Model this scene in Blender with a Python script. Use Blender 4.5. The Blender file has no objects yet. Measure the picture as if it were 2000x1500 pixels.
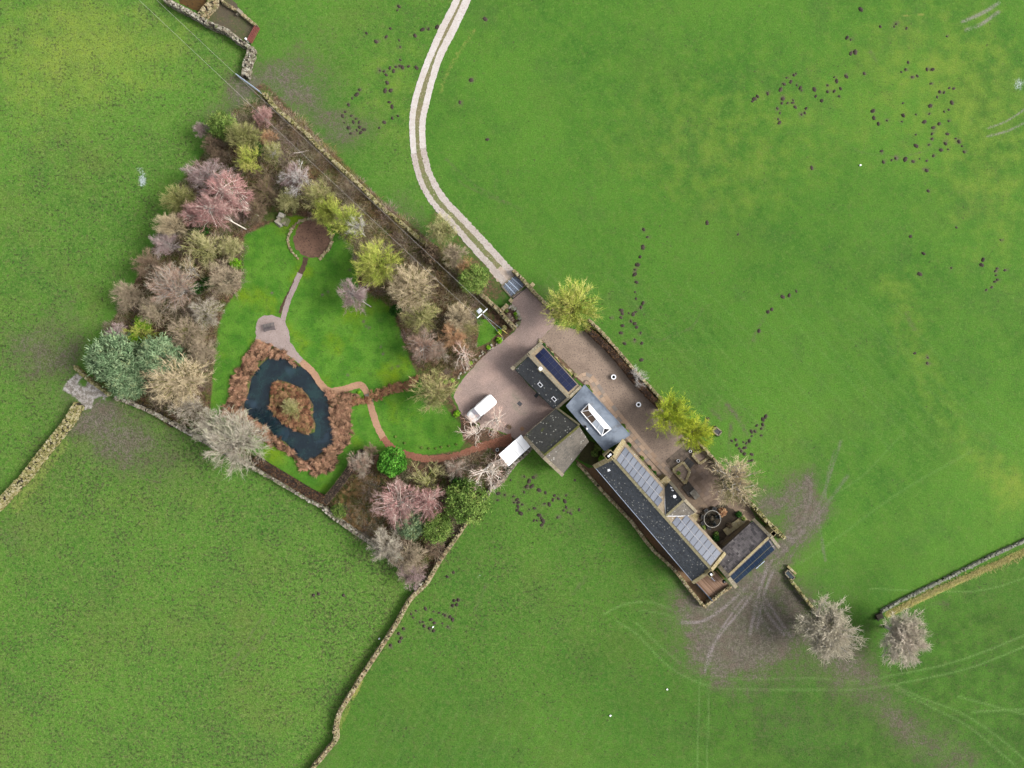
import bpy, math, random
import numpy as np
R = math.radians
RNG = np.random.default_rng(7)
random.seed(7)
sc = bpy.context.scene
C = sc.collection

# ------------------------------------------------------------------ camera, sky, sun, exposure
H = 118.0                       # drone height above the ground (m)
S = 0.085                       # metres per photograph pixel on the ground
cam_d = bpy.data.cameras.new('camera')
cam = bpy.data.objects.new('camera', cam_d)
C.objects.link(cam)
cam.location = (0, 0, H)
cam.rotation_euler = (0, 0, 0)
cam_d.sensor_fit = 'HORIZONTAL'
cam_d.angle = 2 * math.atan(1000 * S / H)
cam_d.clip_start = 0.5
cam_d.clip_end = 6000
sc.camera = cam

SUN_EL, SUN_AZ = 40, 90         # azimuth clockwise from +Y
w = bpy.data.worlds.new('World')
sc.world = w
w.use_nodes = True
nt = w.node_tree
nt.nodes.clear()
sky = nt.nodes.new('ShaderNodeTexSky')
sky.sky_type = 'NISHITA'
sky.sun_disc = False
sky.sun_elevation = R(SUN_EL)
sky.sun_rotation = R(SUN_AZ)
sky.air_density = 1.0
sky.dust_density = 4.0
hs = nt.nodes.new('ShaderNodeHueSaturation')
hs.inputs['Saturation'].default_value = 0.22      # overcast: a nearly colourless sky
bg = nt.nodes.new('ShaderNodeBackground')
bg.inputs['Strength'].default_value = 0.115
ow = nt.nodes.new('ShaderNodeOutputWorld')
nt.links.new(sky.outputs[0], hs.inputs['Color'])
nt.links.new(hs.outputs[0], bg.inputs[0])
nt.links.new(bg.outputs[0], ow.inputs[0])
sl = bpy.data.lights.new('sun', 'SUN')
sl.energy = 1.6
sl.angle = R(22)
sl.color = (1.0, 0.96, 0.90)
sun = bpy.data.objects.new('sun', sl)
C.objects.link(sun)
sun.rotation_euler = (R(90 - SUN_EL), 0, R(-SUN_AZ + 180))
sun.location = (60, 10, 80)
vs = sc.view_settings
vs.view_transform = 'Standard'
vs.look = 'None'
vs.gamma = 1
vs.use_curve_mapping = False
vs.exposure = 1.55
sc.cycles.max_bounces = 5
sc.cycles.diffuse_bounces = 3
sc.cycles.glossy_bounces = 2
sc.cycles.transmission_bounces = 4
sc.cycles.transparent_max_bounces = 8

# ------------------------------------------------------------------ helpers
def P(px, py, z=0.0):
    """ground-plan position of a photograph pixel whose point lies at height z"""
    k = (H - z) / H
    return np.array(((px - 1000) * S * k, (750 - py) * S * k, z))

ALB = 0.40
def lin(r, g, b, k=1.0):
    o = []
    for c in (r, g, b):
        c /= 255.0
        c = c / 12.92 if c <= 0.04045 else ((c + 0.055) / 1.055) ** 2.4
        o.append(min(0.85, c * ALB * k))
    return (*o, 1.0)

class NT:
    """small node-graph helper"""
    def __init__(s, name, rough=0.9, spec=0.2):
        s.m = bpy.data.materials.new(name)
        s.m.use_nodes = True
        s.t = s.m.node_tree
        s.b = s.t.nodes['Principled BSDF']
        s.b.inputs['Roughness'].default_value = rough
        s.b.inputs['Specular IOR Level'].default_value = spec
        g = s.t.nodes.new('ShaderNodeNewGeometry')
        s.pos = g.outputs['Position']
    def lk(s, a, i):
        if isinstance(a, (int, float)):
            i.default_value = a
        elif isinstance(a, tuple):
            i.default_value = a
        else:
            s.t.links.new(a, i)
    def scaled(s, v=(1, 1, 1), rot=0, src=None):
        m = s.t.nodes.new('ShaderNodeMapping')
        m.inputs['Scale'].default_value = v
        m.inputs['Rotation'].default_value = (0, 0, rot)
        s.lk(src or s.pos, m.inputs['Vector'])
        return m.outputs[0]
    def noise(s, scale, detail=3, rough=0.55, vec=None, w=None):
        n = s.t.nodes.new('ShaderNodeTexNoise')
        n.inputs['Scale'].default_value = scale
        n.inputs['Detail'].default_value = detail
        n.inputs['Roughness'].default_value = rough
        s.lk(vec or s.pos, n.inputs['Vector'])
        return n.outputs['Fac']
    def vor(s, scale, vec=None, feature='F1', out='Distance'):
        n = s.t.nodes.new('ShaderNodeTexVoronoi')
        n.feature = feature
        n.inputs['Scale'].default_value = scale
        s.lk(vec or s.pos, n.inputs['Vector'])
        return n.outputs[out]
    def math(s, op, a, b=0.0, c=0.0, clamp=False):
        n = s.t.nodes.new('ShaderNodeMath')
        n.operation = op
        n.use_clamp = clamp
        s.lk(a, n.inputs[0]); s.lk(b, n.inputs[1]); s.lk(c, n.inputs[2])
        return n.outputs[0]
    def step(s, x, lo, hi):
        n = s.t.nodes.new('ShaderNodeMapRange')
        n.interpolation_type = 'SMOOTHSTEP'
        s.lk(x, n.inputs[0]); s.lk(lo, n.inputs[1]); s.lk(hi, n.inputs[2])
        return n.outputs[0]
    def mix(s, f, a, b, mode='MIX'):
        n = s.t.nodes.new('ShaderNodeMix')
        n.data_type = 'RGBA'
        n.blend_type = mode
        s.lk(f, n.inputs[0]); s.lk(a, n.inputs[6]); s.lk(b, n.inputs[7])
        return n.outputs[2]
    def val(s, col, f):
        """multiply a colour by a scalar"""
        n = s.t.nodes.new('ShaderNodeMix')
        n.data_type = 'RGBA'
        n.blend_type = 'MULTIPLY'
        n.inputs[0].default_value = 1.0
        s.lk(col, n.inputs[6])
        c = s.t.nodes.new('ShaderNodeCombineColor')
        for i in range(3):
            s.lk(f, c.inputs[i])
        s.t.links.new(c.outputs[0], n.inputs[7])
        return n.outputs[2]
    def attr(s, name):
        n = s.t.nodes.new('ShaderNodeAttribute')
        n.attribute_name = name
        return n
    def sep(s, colout):
        n = s.t.nodes.new('ShaderNodeSeparateColor')
        s.t.links.new(colout, n.inputs[0])
        return n.outputs
    def bump(s, h, strength=0.5, dist=0.05):
        n = s.t.nodes.new('ShaderNodeBump')
        n.inputs['Strength'].default_value = strength
        n.inputs['Distance'].default_value = dist
        s.lk(h, n.inputs['Height'])
        s.t.links.new(n.outputs[0], s.b.inputs['Normal'])
    def out(s, col):
        s.lk(col, s.b.inputs['Base Color'])
        return s.m

def speckle(name, c1, c2, c3=None, s1=1.5, s2=7.0, amt=0.5, rough=0.9, bump=0.3, big=0.12, k=1.0):
    """granular matter: gravel, soil, stone; c1/c2 mix in patches, c3 as grains"""
    n = NT(name, rough)
    a = n.noise(big, 4)
    b = n.noise(s1, 4, 0.6)
    g = n.noise(s2, 2, 0.7)
    col = n.mix(n.step(n.math('ADD', n.math('MULTIPLY', a, 0.6), n.math('MULTIPLY', b, 0.4)), 0.38, 0.62), lin(*c1, k), lin(*c2, k))
    if c3:
        col = n.mix(n.step(n.noise(s2 * 0.8, 2, 0.8), 0.56, 0.68), col, lin(*c3, k))
    col = n.val(col, n.math('MULTIPLY_ADD', g, amt * 2, 1 - amt))
    n.bump(n.math('ADD', b, g), bump, 0.06)
    return n.out(col)

def tinted(name, cols, rough=0.85, spec=0.15, sub=0.0, k=1.0, jitter=0.25):
    """colour chosen per face by the 'tint' attribute along a ramp, plus a small per-object shift"""
    n = NT(name, rough, spec)
    r = n.t.nodes.new('ShaderNodeValToRGB')
    els = r.color_ramp.elements
    for i, c in enumerate(cols):
        p = i / max(1, len(cols) - 1)
        if i < 2:
            e = els[i]; e.position = p
        else:
            e = els.new(p)
        e.color = lin(*c, k)
    at = n.attr('tint')
    oi = n.t.nodes.new('ShaderNodeObjectInfo')
    f = n.math('ADD', at.outputs['Fac'], n.math('MULTIPLY_ADD', oi.outputs['Random'], jitter, -jitter / 2), clamp=True)
    n.lk(f, r.inputs[0])
    return n.out(r.outputs[0])

def solid(name, c, rough=0.6, spec=0.3, metal=0.0, k=1.0, wear=0.12, scale=4):
    n = NT(name, rough, spec)
    n.b.inputs['Metallic'].default_value = metal
    g = n.noise(scale, 4, 0.6)
    return n.out(n.val(lin(*c, k), n.math('MULTIPLY_ADD', g, wear * 2, 1 - wear)))

class MB:
    """numpy mesh builder: batches of vertices, quads and triangles with a tint per face"""
    def __init__(s):
        s.v = []; s.q = []; s.t = []; s.qt = []; s.tt = []; s.qm = []; s.tm = []; s.n = 0
    def add(s, v, q=None, t=None, qt=0.5, tt=0.5, mi=0):
        v = np.asarray(v, float).reshape(-1, 3)
        s.v.append(v)
        if q is not None and len(q):
            q = np.asarray(q, int).reshape(-1, 4)
            s.q.append(q + s.n); s.qt.append(np.broadcast_to(np.asarray(qt, float), (len(q),)))
            s.qm.append(np.full(len(q), mi))
        if t is not None and len(t):
            t = np.asarray(t, int).reshape(-1, 3)
            s.t.append(t + s.n); s.tt.append(np.broadcast_to(np.asarray(tt, float), (len(t),)))
            s.tm.append(np.full(len(t), mi))
        s.n += len(v)
        return s
    def boxes(s, c, size, ang=None, jit=0.0, tint=None, bottom=False, up=None, mi=0):
        """many irregular blocks: centre, full size, turn about z"""
        c = np.asarray(c, float).reshape(-1, 3); n = len(c)
        size = np.broadcast_to(np.asarray(size, float), (n, 3))
        ang = np.zeros(n) if ang is None else np.broadcast_to(np.asarray(ang, float), (n,))
        k = np.array([(-1, -1, -1), (1, -1, -1), (1, 1, -1), (-1, 1, -1), (-1, -1, 1), (1, -1, 1), (1, 1, 1), (-1, 1, 1)], float) / 2
        p = k[None] * size[:, None]
        if jit:
            p = p + RNG.uniform(-jit, jit, p.shape) * size[:, None]
        ca, sa = np.cos(ang)[:, None], np.sin(ang)[:, None]
        x = p[..., 0] * ca - p[..., 1] * sa
        y = p[..., 0] * sa + p[..., 1] * ca
        p = np.stack([x, y, p[..., 2]], -1) + c[:, None]
        f = [(4, 5, 6, 7), (0, 1, 5, 4), (1, 2, 6, 5), (2, 3, 7, 6), (3, 0, 4, 7)]
        if bottom: f.append((3, 2, 1, 0))
        f = np.array(f)
        q = (np.arange(n) * 8)[:, None, None] + f[None]
        tint = RNG.random(n) if tint is None else np.broadcast_to(np.asarray(tint, float), (n,))
        return s.add(p, q, qt=np.repeat(tint, len(f)), mi=mi)
    def box(s, c, size, ang=0.0, tint=0.5, mi=0):
        return s.boxes([c], size, ang, tint=tint, bottom=True, mi=mi)
    def tube(s, pts, rad, sides=6, tint=0.5, cap=True, mi=0):
        pts = np.asarray(pts, float); n = len(pts)
        rad = np.broadcast_to(np.asarray(rad, float), (n,))
        d = np.gradient(pts, axis=0); d /= np.linalg.norm(d, axis=1)[:, None] + 1e-9
        ref = np.array((0, 0, 1.0)) if abs(d[0, 2]) < 0.9 else np.array((1.0, 0, 0))
        a = np.cross(d, ref); a /= np.linalg.norm(a, axis=1)[:, None] + 1e-9
        b = np.cross(d, a)
        th = np.arange(sides) * 2 * math.pi / sides
        ring = pts[:, None] + rad[:, None, None] * (a[:, None] * np.cos(th)[None, :, None] + b[:, None] * np.sin(th)[None, :, None])
        i = np.arange(n - 1)[:, None] * sides; j = np.arange(sides)[None]; j2 = (j + 1) % sides
        q = np.stack([i + j, i + j2, i + sides + j2, i + sides + j], -1)
        v = ring.reshape(-1, 3); t = []
        if cap:
            v = np.vstack([v, pts[:1], pts[-1:]])
            a0, a1 = n * sides, n * sides + 1
            for jj in range(sides):
                t.append((a0, (jj + 1) % sides, jj)); t.append((a1, (n - 1) * sides + jj, (n - 1) * sides + (jj + 1) % sides))
        return s.add(v, q, t, tint, tint, mi=mi)
    def spikes(s, a, b, r, tint):
        """many straight twigs: three-sided, tapering from a to b"""
        a = np.asarray(a, float); b = np.asarray(b, float); n = len(a)
        if n == 0: return s
        d = b - a; d /= np.linalg.norm(d, axis=1)[:, None] + 1e-9
        ref = np.where(np.abs(d[:, 2:3]) < 0.85, np.array([[0, 0, 1.0]]), np.array([[1.0, 0, 0]]))
        u = np.cross(d, ref); u /= np.linalg.norm(u, axis=1)[:, None] + 1e-9
        w_ = np.cross(d, u)
        r = np.broadcast_to(np.asarray(r, float), (n,))[:, None]
        v = np.stack([a + u * r, a - u * r * .5 + w_ * r * .87, a - u * r * .5 - w_ * r * .87, b], 1)
        k = np.arange(n)[:, None, None] * 4 + np.array([(0, 1, 3), (1, 2, 3), (2, 0, 3)])[None]
        return s.add(v, None, k, tt=np.repeat(np.broadcast_to(np.asarray(tint, float), (n,)), 3))
    def leaves(s, p, size, tint, up=0.4):
        """many small leaf triangles-pairs (bent quads) at points p"""
        p = np.asarray(p, float); n = len(p)
        a = RNG.normal(size=(n, 3)); a[:, 2] *= up; a /= np.linalg.norm(a, axis=1)[:, None] + 1e-9
        b = RNG.normal(size=(n, 3)); b[:, 2] *= up + 0.2
        b -= (a * b).sum(1)[:, None] * a; b /= np.linalg.norm(b, axis=1)[:, None] + 1e-9
        sz = np.broadcast_to(np.asarray(size, float), (n,))[:, None]
        v = np.stack([p - a * sz, p - b * sz * .45, p + a * sz, p + b * sz * .45], 1)
        q = np.arange(n)[:, None] * 4 + np.arange(4)[None]
        return s.add(v, q, qt=tint)
    def blades(s, p, d, ln, wd, lift, droop, tint):
        """many bent blades: root p, horizontal heading d (angle), length, width"""
        n = len(p); h = np.stack([np.cos(d), np.sin(d), np.zeros(n)], 1); sd = np.stack([-np.sin(d), np.cos(d), np.zeros(n)], 1)
        ln = np.broadcast_to(ln, (n,))[:, None]; wd = np.broadcast_to(wd, (n,))[:, None]
        lift = np.broadcast_to(lift, (n,))[:, None]; droop = np.broadcast_to(droop, (n,))[:, None]
        up = np.array([[0, 0, 1.0]])
        mid = p + ln * 0.55 * (h * np.cos(lift) + up * np.sin(lift))
        tip = mid + ln * 0.45 * (h * np.cos(lift - droop) + up * np.sin(lift - droop))
        v = np.stack([p - sd * wd, p + sd * wd, mid + sd * wd * .8, mid - sd * wd * .8, tip], 1)
        k = np.arange(n)[:, None] * 5
        return s.add(v, k + np.array([[0, 1, 2, 3]]), k + np.array([[3, 2, 4]]), tint, tint)
    def mesh(s, name, mats, origin=(0, 0, 0), smooth=False):
        v = np.vstack(s.v) - np.asarray(origin, float)
        q = np.vstack(s.q) if s.q else np.zeros((0, 4), int)
        t = np.vstack(s.t) if s.t else np.zeros((0, 3), int)
        me = bpy.data.meshes.new(name)
        me.vertices.add(len(v)); me.vertices.foreach_set('co', v.astype(np.float32).ravel())
        loops = np.concatenate([q.ravel(), t.ravel()]).astype(np.int32)
        me.loops.add(len(loops)); me.loops.foreach_set('vertex_index', loops)
        nf = len(q) + len(t)
        st = np.concatenate([np.arange(len(q)) * 4, len(q) * 4 + np.arange(len(t)) * 3]).astype(np.int32)
        me.polygons.add(nf); me.polygons.foreach_set('loop_start', st)
        me.polygons.foreach_set('material_index', np.concatenate(s.qm + s.tm).astype(np.int32))
        me.polygons.foreach_set('use_smooth', np.full(nf, smooth))
        at = me.attributes.new('tint', 'FLOAT', 'FACE')
        at.data.foreach_set('value', np.concatenate(s.qt + s.tt).astype(np.float32))
        for m in (mats if isinstance(mats, (list, tuple)) else [mats]):
            me.materials.append(m)
        me.update(calc_edges=True); me.validate()
        return me
    def obj(s, name, mats, parent=None, origin=None, smooth=False, kind=None):
        if origin is None:
            origin = parent['_o'] if parent is not None else (0, 0, 0)
        o = bpy.data.objects.new(name, s.mesh(name, mats, origin, smooth))
        C.objects.link(o)
        if parent is not None:
            o.parent = parent
        else:
            o.location = origin
        o['_o'] = list(map(float, origin))
        if kind: o['kind'] = kind
        return o

def tag(o, label, cat, group=None):
    o['label'] = label; o['category'] = cat; o['kind'] = 'thing'
    if group: o['group'] = group
    return o
def thing(name, label, cat, loc, group=None):
    o = bpy.data.objects.new(name, None)
    o.empty_display_size = 0.3
    C.objects.link(o)
    o.location = tuple(map(float, loc)); o['_o'] = list(map(float, loc))
    return tag(o, label, cat, group)
def copy_tree(root):
    r = root.copy(); C.objects.link(r)
    for ch in root.children:
        c = ch.copy(); C.objects.link(c); c.parent = r
        for g in ch.children:
            d = g.copy(); C.objects.link(d); d.parent = c
    return r
def smooth_line(pts, step=4.0):
    """Catmull-Rom through pixel points, resampled"""
    p = np.asarray(pts, float)
    p = np.vstack([2 * p[0] - p[1], p, 2 * p[-1] - p[-2]])
    out = []
    for i in range(1, len(p) - 2):
        n = max(2, int(np.linalg.norm(p[i + 1] - p[i]) / step))
        for t in np.linspace(0, 1, n, endpoint=False):
            out.append(0.5 * ((2 * p[i]) + (-p[i - 1] + p[i + 1]) * t + (2 * p[i - 1] - 5 * p[i] + 4 * p[i + 1] - p[i + 2]) * t * t + (-p[i - 1] + 3 * p[i] - 3 * p[i + 1] + p[i + 2]) * t ** 3))
    out.append(p[-2])
    return np.array(out)
def inside(pts, poly):
    x, y = pts[..., 0], pts[..., 1]
    r = np.zeros(x.shape, bool)
    poly = np.asarray(poly, float)
    for (x0, y0), (x1, y1) in zip(poly, np.roll(poly, -1, 0)):
        c = ((y0 > y) != (y1 > y)) & (x < (x1 - x0) * (y - y0) / (y1 - y0 + 1e-12) + x0)
        r ^= c
    return r
def seg_dist(x, y, pts, closed=False):
    pts = np.asarray(pts, float)
    nx = np.roll(pts, -1, 0) if closed else pts[1:]
    d = np.full(x.shape, 1e9)
    for a, b in zip(pts if closed else pts[:-1], nx):
        ab = b - a
        t = np.clip(((x - a[0]) * ab[0] + (y - a[1]) * ab[1]) / (ab @ ab + 1e-9), 0, 1)
        d = np.minimum(d, (x - a[0] - t * ab[0]) ** 2 + (y - a[1] - t * ab[1]) ** 2)
    return np.sqrt(d)
def rand_in(poly, n):
    poly = np.asarray(poly, float)
    lo, hi = poly.min(0), poly.max(0)
    out = np.zeros((0, 2))
    while len(out) < n:
        q = RNG.uniform(lo, hi, (n * 2, 2))
        out = np.vstack([out, q[inside(q, poly)]])
    return out[:n]
def to_world(pp, z=0.0):
    pp = np.asarray(pp, float); z = np.broadcast_to(np.asarray(z, float), (len(pp),))
    k = (H - z) / H
    return np.stack([(pp[:, 0] - 1000) * S * k, (750 - pp[:, 1]) * S * k, z], 1)
def ragged(poly, step=5.0, amp=1.2):
    p = np.asarray(poly, float); out = []
    for a, b in zip(p, np.roll(p, -1, 0)):
        n = max(1, int(np.linalg.norm(b - a) / step))
        for t in np.arange(n) / n:
            out.append(a + (b - a) * t + RNG.normal(0, amp, 2))
    return np.array(out)
def sheet(name, poly, z, mat, step=5.0, amp=1.0, label=None):
    """a flat piece of the setting drawn as an outline on the ground"""
    import mathutils
    p = to_world(ragged(poly, step, amp), 0.0)
    me = bpy.data.meshes.new(name)
    tri = mathutils.geometry.tessellate_polygon([[mathutils.Vector((a[0], a[1], 0)) for a in p]])
    vv = [(a[0], a[1], z) for a in p]
    tri = [t if (np.cross(p[t[1]][:2] - p[t[0]][:2], p[t[2]][:2] - p[t[0]][:2]) > 0) else t[::-1] for t in tri]
    me.from_pydata(vv, [], tri)
    me.materials.append(mat)
    o = bpy.data.objects.new(name, me)
    C.objects.link(o); o['kind'] = 'structure'
    if label: o['label'] = label
    o['_o'] = [0, 0, 0]
    return o
def ribbon(name, line, width, z, mat, amp=0.6):
    l = smooth_line(line, 3.0); n = len(l)
    d = np.gradient(l, axis=0); d /= np.linalg.norm(d, axis=1)[:, None]
    nn = np.stack([-d[:, 1], d[:, 0]], 1)
    wd = np.interp(np.linspace(0, 1, n), np.linspace(0, 1, len(width)), width) / 2 if np.ndim(width) else np.full(n, width / 2)
    a = to_world(l + nn * (wd + RNG.normal(0, amp, n))[:, None]); b = to_world(l - nn * (wd + RNG.normal(0, amp, n))[:, None])
    a[:, 2] = b[:, 2] = z
    v = np.vstack([a, b]); i = np.arange(n - 1)
    q = np.stack([i, i + 1, n + i + 1, n + i], 1)
    m = MB().add(v, q)
    o = m.obj(name, mat, None, (0, 0, 0), kind='structure')
    return o

# ------------------------------------------------------------------ ground
xs = np.concatenate([[-3000, -900, -300, -150, -110], np.arange(-88, 88.01, 0.26), [110, 150, 300, 900, 3000]])
ys = np.concatenate([[-3000, -900, -300, -150, -90], np.arange(-67, 67.01, 0.26), [90, 150, 300, 900, 3000]])
GX, GY = np.meshgrid(xs, ys)
PX = 1000 + GX / S; PY = 750 - GY / S
def sstep(x, lo, hi):
    t = np.clip((x - lo) / (hi - lo), 0, 1)
    return t * t * (3 - 2 * t)
def _w(a, b, p):
    return 9 * np.sin(PX / 31 + 1.7 * np.sin(PY / 23 + p) + a) + 7 * np.sin(PY / 17 + 1.3 * np.sin(PX / 13 + p) + b) + 5 * np.sin((PX + PY) / 8 + 2 * np.sin((PX - PY) / 11 + a))
_near = (np.abs(GX) < 90) & (np.abs(GY) < 70)
WX, WY = np.where(_near, _w(.3, 1.1, 2.0), 0), np.where(_near, _w(2.2, .4, .7), 0)
def blob(x, y, rx, ry=None, ang=0.0):
    ry = ry or rx
    f_ = min(1.0, min(rx, ry or rx) / 45)
    dx, dy = PX + WX * f_ - x, PY + WY * f_ - y
    c, s_ = math.cos(R(ang)), math.sin(R(ang))
    return np.exp(-((dx * c + dy * s_) / rx) ** 2 - ((-dx * s_ + dy * c) / ry) ** 2)
def polym(poly, feather=8):
    poly = np.asarray(poly, float)
    m = np.zeros(PX.shape)
    lo, hi = poly.min(0) - feather * 2, poly.max(0) + feather * 2
    sel = (PX > lo[0]) & (PX < hi[0]) & (PY > lo[1]) & (PY < hi[1])
    pp = np.stack([PX[sel], PY[sel]], -1)
    d = seg_dist(pp[:, 0], pp[:, 1], poly, True)
    d = np.where(inside(pp, poly), d, -d)
    m[sel] = sstep(d, -feather, feather)
    return m
def linem(pts, wdt, soft=1.0, smooth=True, fade=0):
    l = smooth_line(pts, 12) if smooth else np.asarray(pts, float)
    m = np.zeros(PX.shape); r = wdt * (1 + soft)
    lo, hi = l.min(0) - r * 2, l.max(0) + r * 2
    sel = (PX > lo[0]) & (PX < hi[0]) & (PY > lo[1]) & (PY < hi[1])
    d = seg_dist(PX[sel], PY[sel], l)
    m[sel] = 1 - sstep(d, wdt * 0.5 * (1 - min(.9, soft * .5)), wdt * 0.5 * (1 + soft))
    return m
mx = np.maximum
F1 = [(-300, -300), (300, -300), (330, 0), (440, 60), (488, 95), (474, 150), (455, 200), (400, 260), (330, 380), (230, 580), (150, 720), (150, 790), (0, 985), (-300, 1400)]
F2 = [(-300, 1300), (0, 1000), (150, 800), (250, 785), (400, 860), (630, 990), (720, 1060), (800, 1140), (700, 1330), (645, 1440), (600, 1510), (400, 1900), (-300, 1900)]
F3 = [(600, 1900), (615, 1500), (660, 1400), (810, 1145), (940, 985), (1040, 880), (1100, 930), (1160, 910), (1375, 1190), (1440, 1150), (1540, 1060), (1545, 1130), (1600, 1200), (1700, 1215), (2000, 1060), (2600, 800), (2600, 1900)]
NORTHMID = [(330, -200), (900, -300), (880, 100), (810, 220), (840, 380), (1000, 540), (940, 575), (830, 470), (510, 175), (478, 150), (505, 60), (430, 0)]
f1, f2, f3, nm = polym(F1, 10), polym(F2, 10), polym(F3, 10), polym(NORTHMID, 12)
GARDEN = [(520, 190), (830, 475), (940, 575), (1005, 645), (985, 665), (905, 735), (880, 770), (900, 815), (940, 830), (1010, 860), (1000, 900), (950, 970), (890, 1050), (820, 1140), (720, 1055), (630, 990), (500, 905), (400, 850), (250, 782), (180, 740), (190, 690), (212, 640), (262, 552), (318, 450), (345, 395), (352, 355), (420, 270), (455, 215)]
LAWN1 = [(478, 458), (520, 440), (548, 425), (580, 420), (640, 436), (690, 480), (700, 560), (765, 600), (800, 700), (818, 742), (880, 806), (905, 835), (908, 864), (895, 880), (845, 888), (790, 888), (740, 882), (706, 890), (690, 905), (655, 958), (625, 974), (580, 942), (505, 895), (440, 850), (408, 832), (415, 740), (425, 640), (440, 600), (470, 560), (470, 500)]
LAWN2 = [(735, 785), (800, 760), (820, 800), (890, 820), (905, 860), (900, 875), (850, 886), (795, 880), (765, 860), (745, 825)]
LAWN3 = [(685, 800), (715, 800), (740, 845), (765, 880), (740, 885), (705, 895), (660, 950), (625, 970), (580, 940), (510, 890), (530, 870), (570, 900), (640, 920), (680, 880)]
LAWN4 = [(930, 615), (950, 625), (975, 648), (955, 668), (930, 680), (935, 650)]
lawn = mx.reduce([polym(LAWN1, 11), polym(LAWN2, 5), polym(LAWN3, 5), polym(LAWN4, 4)])
garden = polym(GARDEN, 14)
litter = np.clip(garden - lawn, 0, 1)
litter = mx(litter, 0.75 * linem([(512, 178), (600, 265), (740, 405), (830, 480), (930, 575)], 26, 1))
litter = mx(litter, 0.55 * linem([(860, 440), (905, 505), (960, 560)], 60, 1))

poach = 0.62 * f1 + 0.8 * f2 + 0.34 * f3 + 0.34 * nm
poach = np.clip(poach + 0.35 * f3 * blob(1000, 1150, 220, 200) + 0.3 * blob(700, 1180, 130, 120) + 0.12 * f1 * blob(200, 300, 300) + .3 * blob(1230, 690, 220, 220) + .3 * blob(1480, 930, 160, 160) + .2 * blob(1400, 250, 400, 200) + .3 * blob(230, 870, 190, 110) + .3 * blob(70, 690, 110, 80), 0.14, 1)
mud =   .18 * blob(330, 905, 190, 60, 32) + .06 * blob(150, 930, 120, 90) + .18 * blob(60, 680, 90, 60) + .3 * blob(120, 640, 70, 60) + .1 * blob(1730, 1420, 60, 170, -45) + 0.55 * blob(172, 812, 50, 34) + .16 * blob(235, 862, 130, 80) + 0.36 * blob(120, 725, 70, 56) + 0.22 * blob(60, 690, 70, 45) + 0.3 * blob(215, 850, 80, 60) + .2 * blob(300, 860, 120, 60) + 0.6 * blob(470, 170, 34, 36) + 0.55 * blob(430, 235, 50, 40) \
    + 0.46 * blob(590, 205, 130, 65, 40) + .25 * blob(620, 120, 60, 110) + 0.36 * blob(690, 245, 60, 40) + 0.34 * blob(540, 160, 70, 50) + 0.5 * blob(960, 560, 40, 30) + .45 * blob(800, 420, 70, 30, 45) \
    + 0.85 * blob(1500, 985, 52, 42, 40) + 0.55 * blob(1560, 960, 40, 60) + 0.8 * blob(1430, 1200, 75, 50) + 0.62 * blob(1470, 1260, 90, 80) + 0.8 * blob(1545, 1165, 32, 46, -40) + .5 * blob(1395, 1265, 80, 60) \
    + 0.4 * blob(1660, 1310, 60, 50) + 0.36 * blob(1760, 1420, 90, 30, 45) + 0.3 * blob(1880, 1480, 90, 40, 45) + 0.3 * blob(1330, 1200, 60, 40) + 0.35 * blob(1350, 1150, 40, 110, -40) + 0.3 * blob(1600, 1250, 100, 50) + .28 * blob(1550, 1420, 120, 60) \
    + 0.35 * blob(640, 1480, 30, 40) + 0.4 * blob(1180, 960, 40, 30) + .3 * blob(20, 1040, 60, 50) + 0.35 * blob(1680, 30, 60) * 0
mud += 0.6 * linem([(1592, 1000), (1560, 1050), (1500, 1108), (1440, 1170), (1405, 1205)], 44, 1.2)
mud = mx(mud, 0.8 * linem([(1580, 1010), (1545, 1055), (1500, 1105), (1455, 1150)], 22, 1.2))
mud += .22 * blob(1600, 960, 50, 70, 20) + .3 * blob(1480, 1250, 150, 100) + .2 * blob(1620, 1150, 60, 60) + .2 * linem([(1640, 1270), (1760, 1390), (1880, 1500)], 60, 1.5)
FAN = []
for i in range(34):      # hoof and wheel lines fanning out below the workshop corner
    a_ = R(np.interp(i, (0, 33), (48, 172)) + RNG.normal(0, 4)); x0, y0 = 1490 + RNG.normal(0, 14), 1120 + RNG.normal(0, 16); L_ = RNG.uniform(70, 175); b_ = a_ + RNG.normal(0, .22)
    l = [(x0, y0), (x0 + math.cos(a_) * L_ * .5, y0 + math.sin(a_) * L_ * .5), (x0 + math.cos(b_) * L_, y0 + math.sin(b_) * L_)]
    mud += RNG.uniform(-.22, .34) * linem(l, RNG.uniform(3, 9), 1.6)
for i in range(16):
    t_ = RNG.normal(0, 12); x1 = RNG.uniform(1560, 1670); y1 = RNG.uniform(850, 960)
    mud += RNG.uniform(-.1, .22) * linem([(1520 + t_, 1085 + t_ * .5), (1575 + t_ * .7, 1020), (x1, y1)], RNG.uniform(2.5, 6), 1.6)
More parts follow.
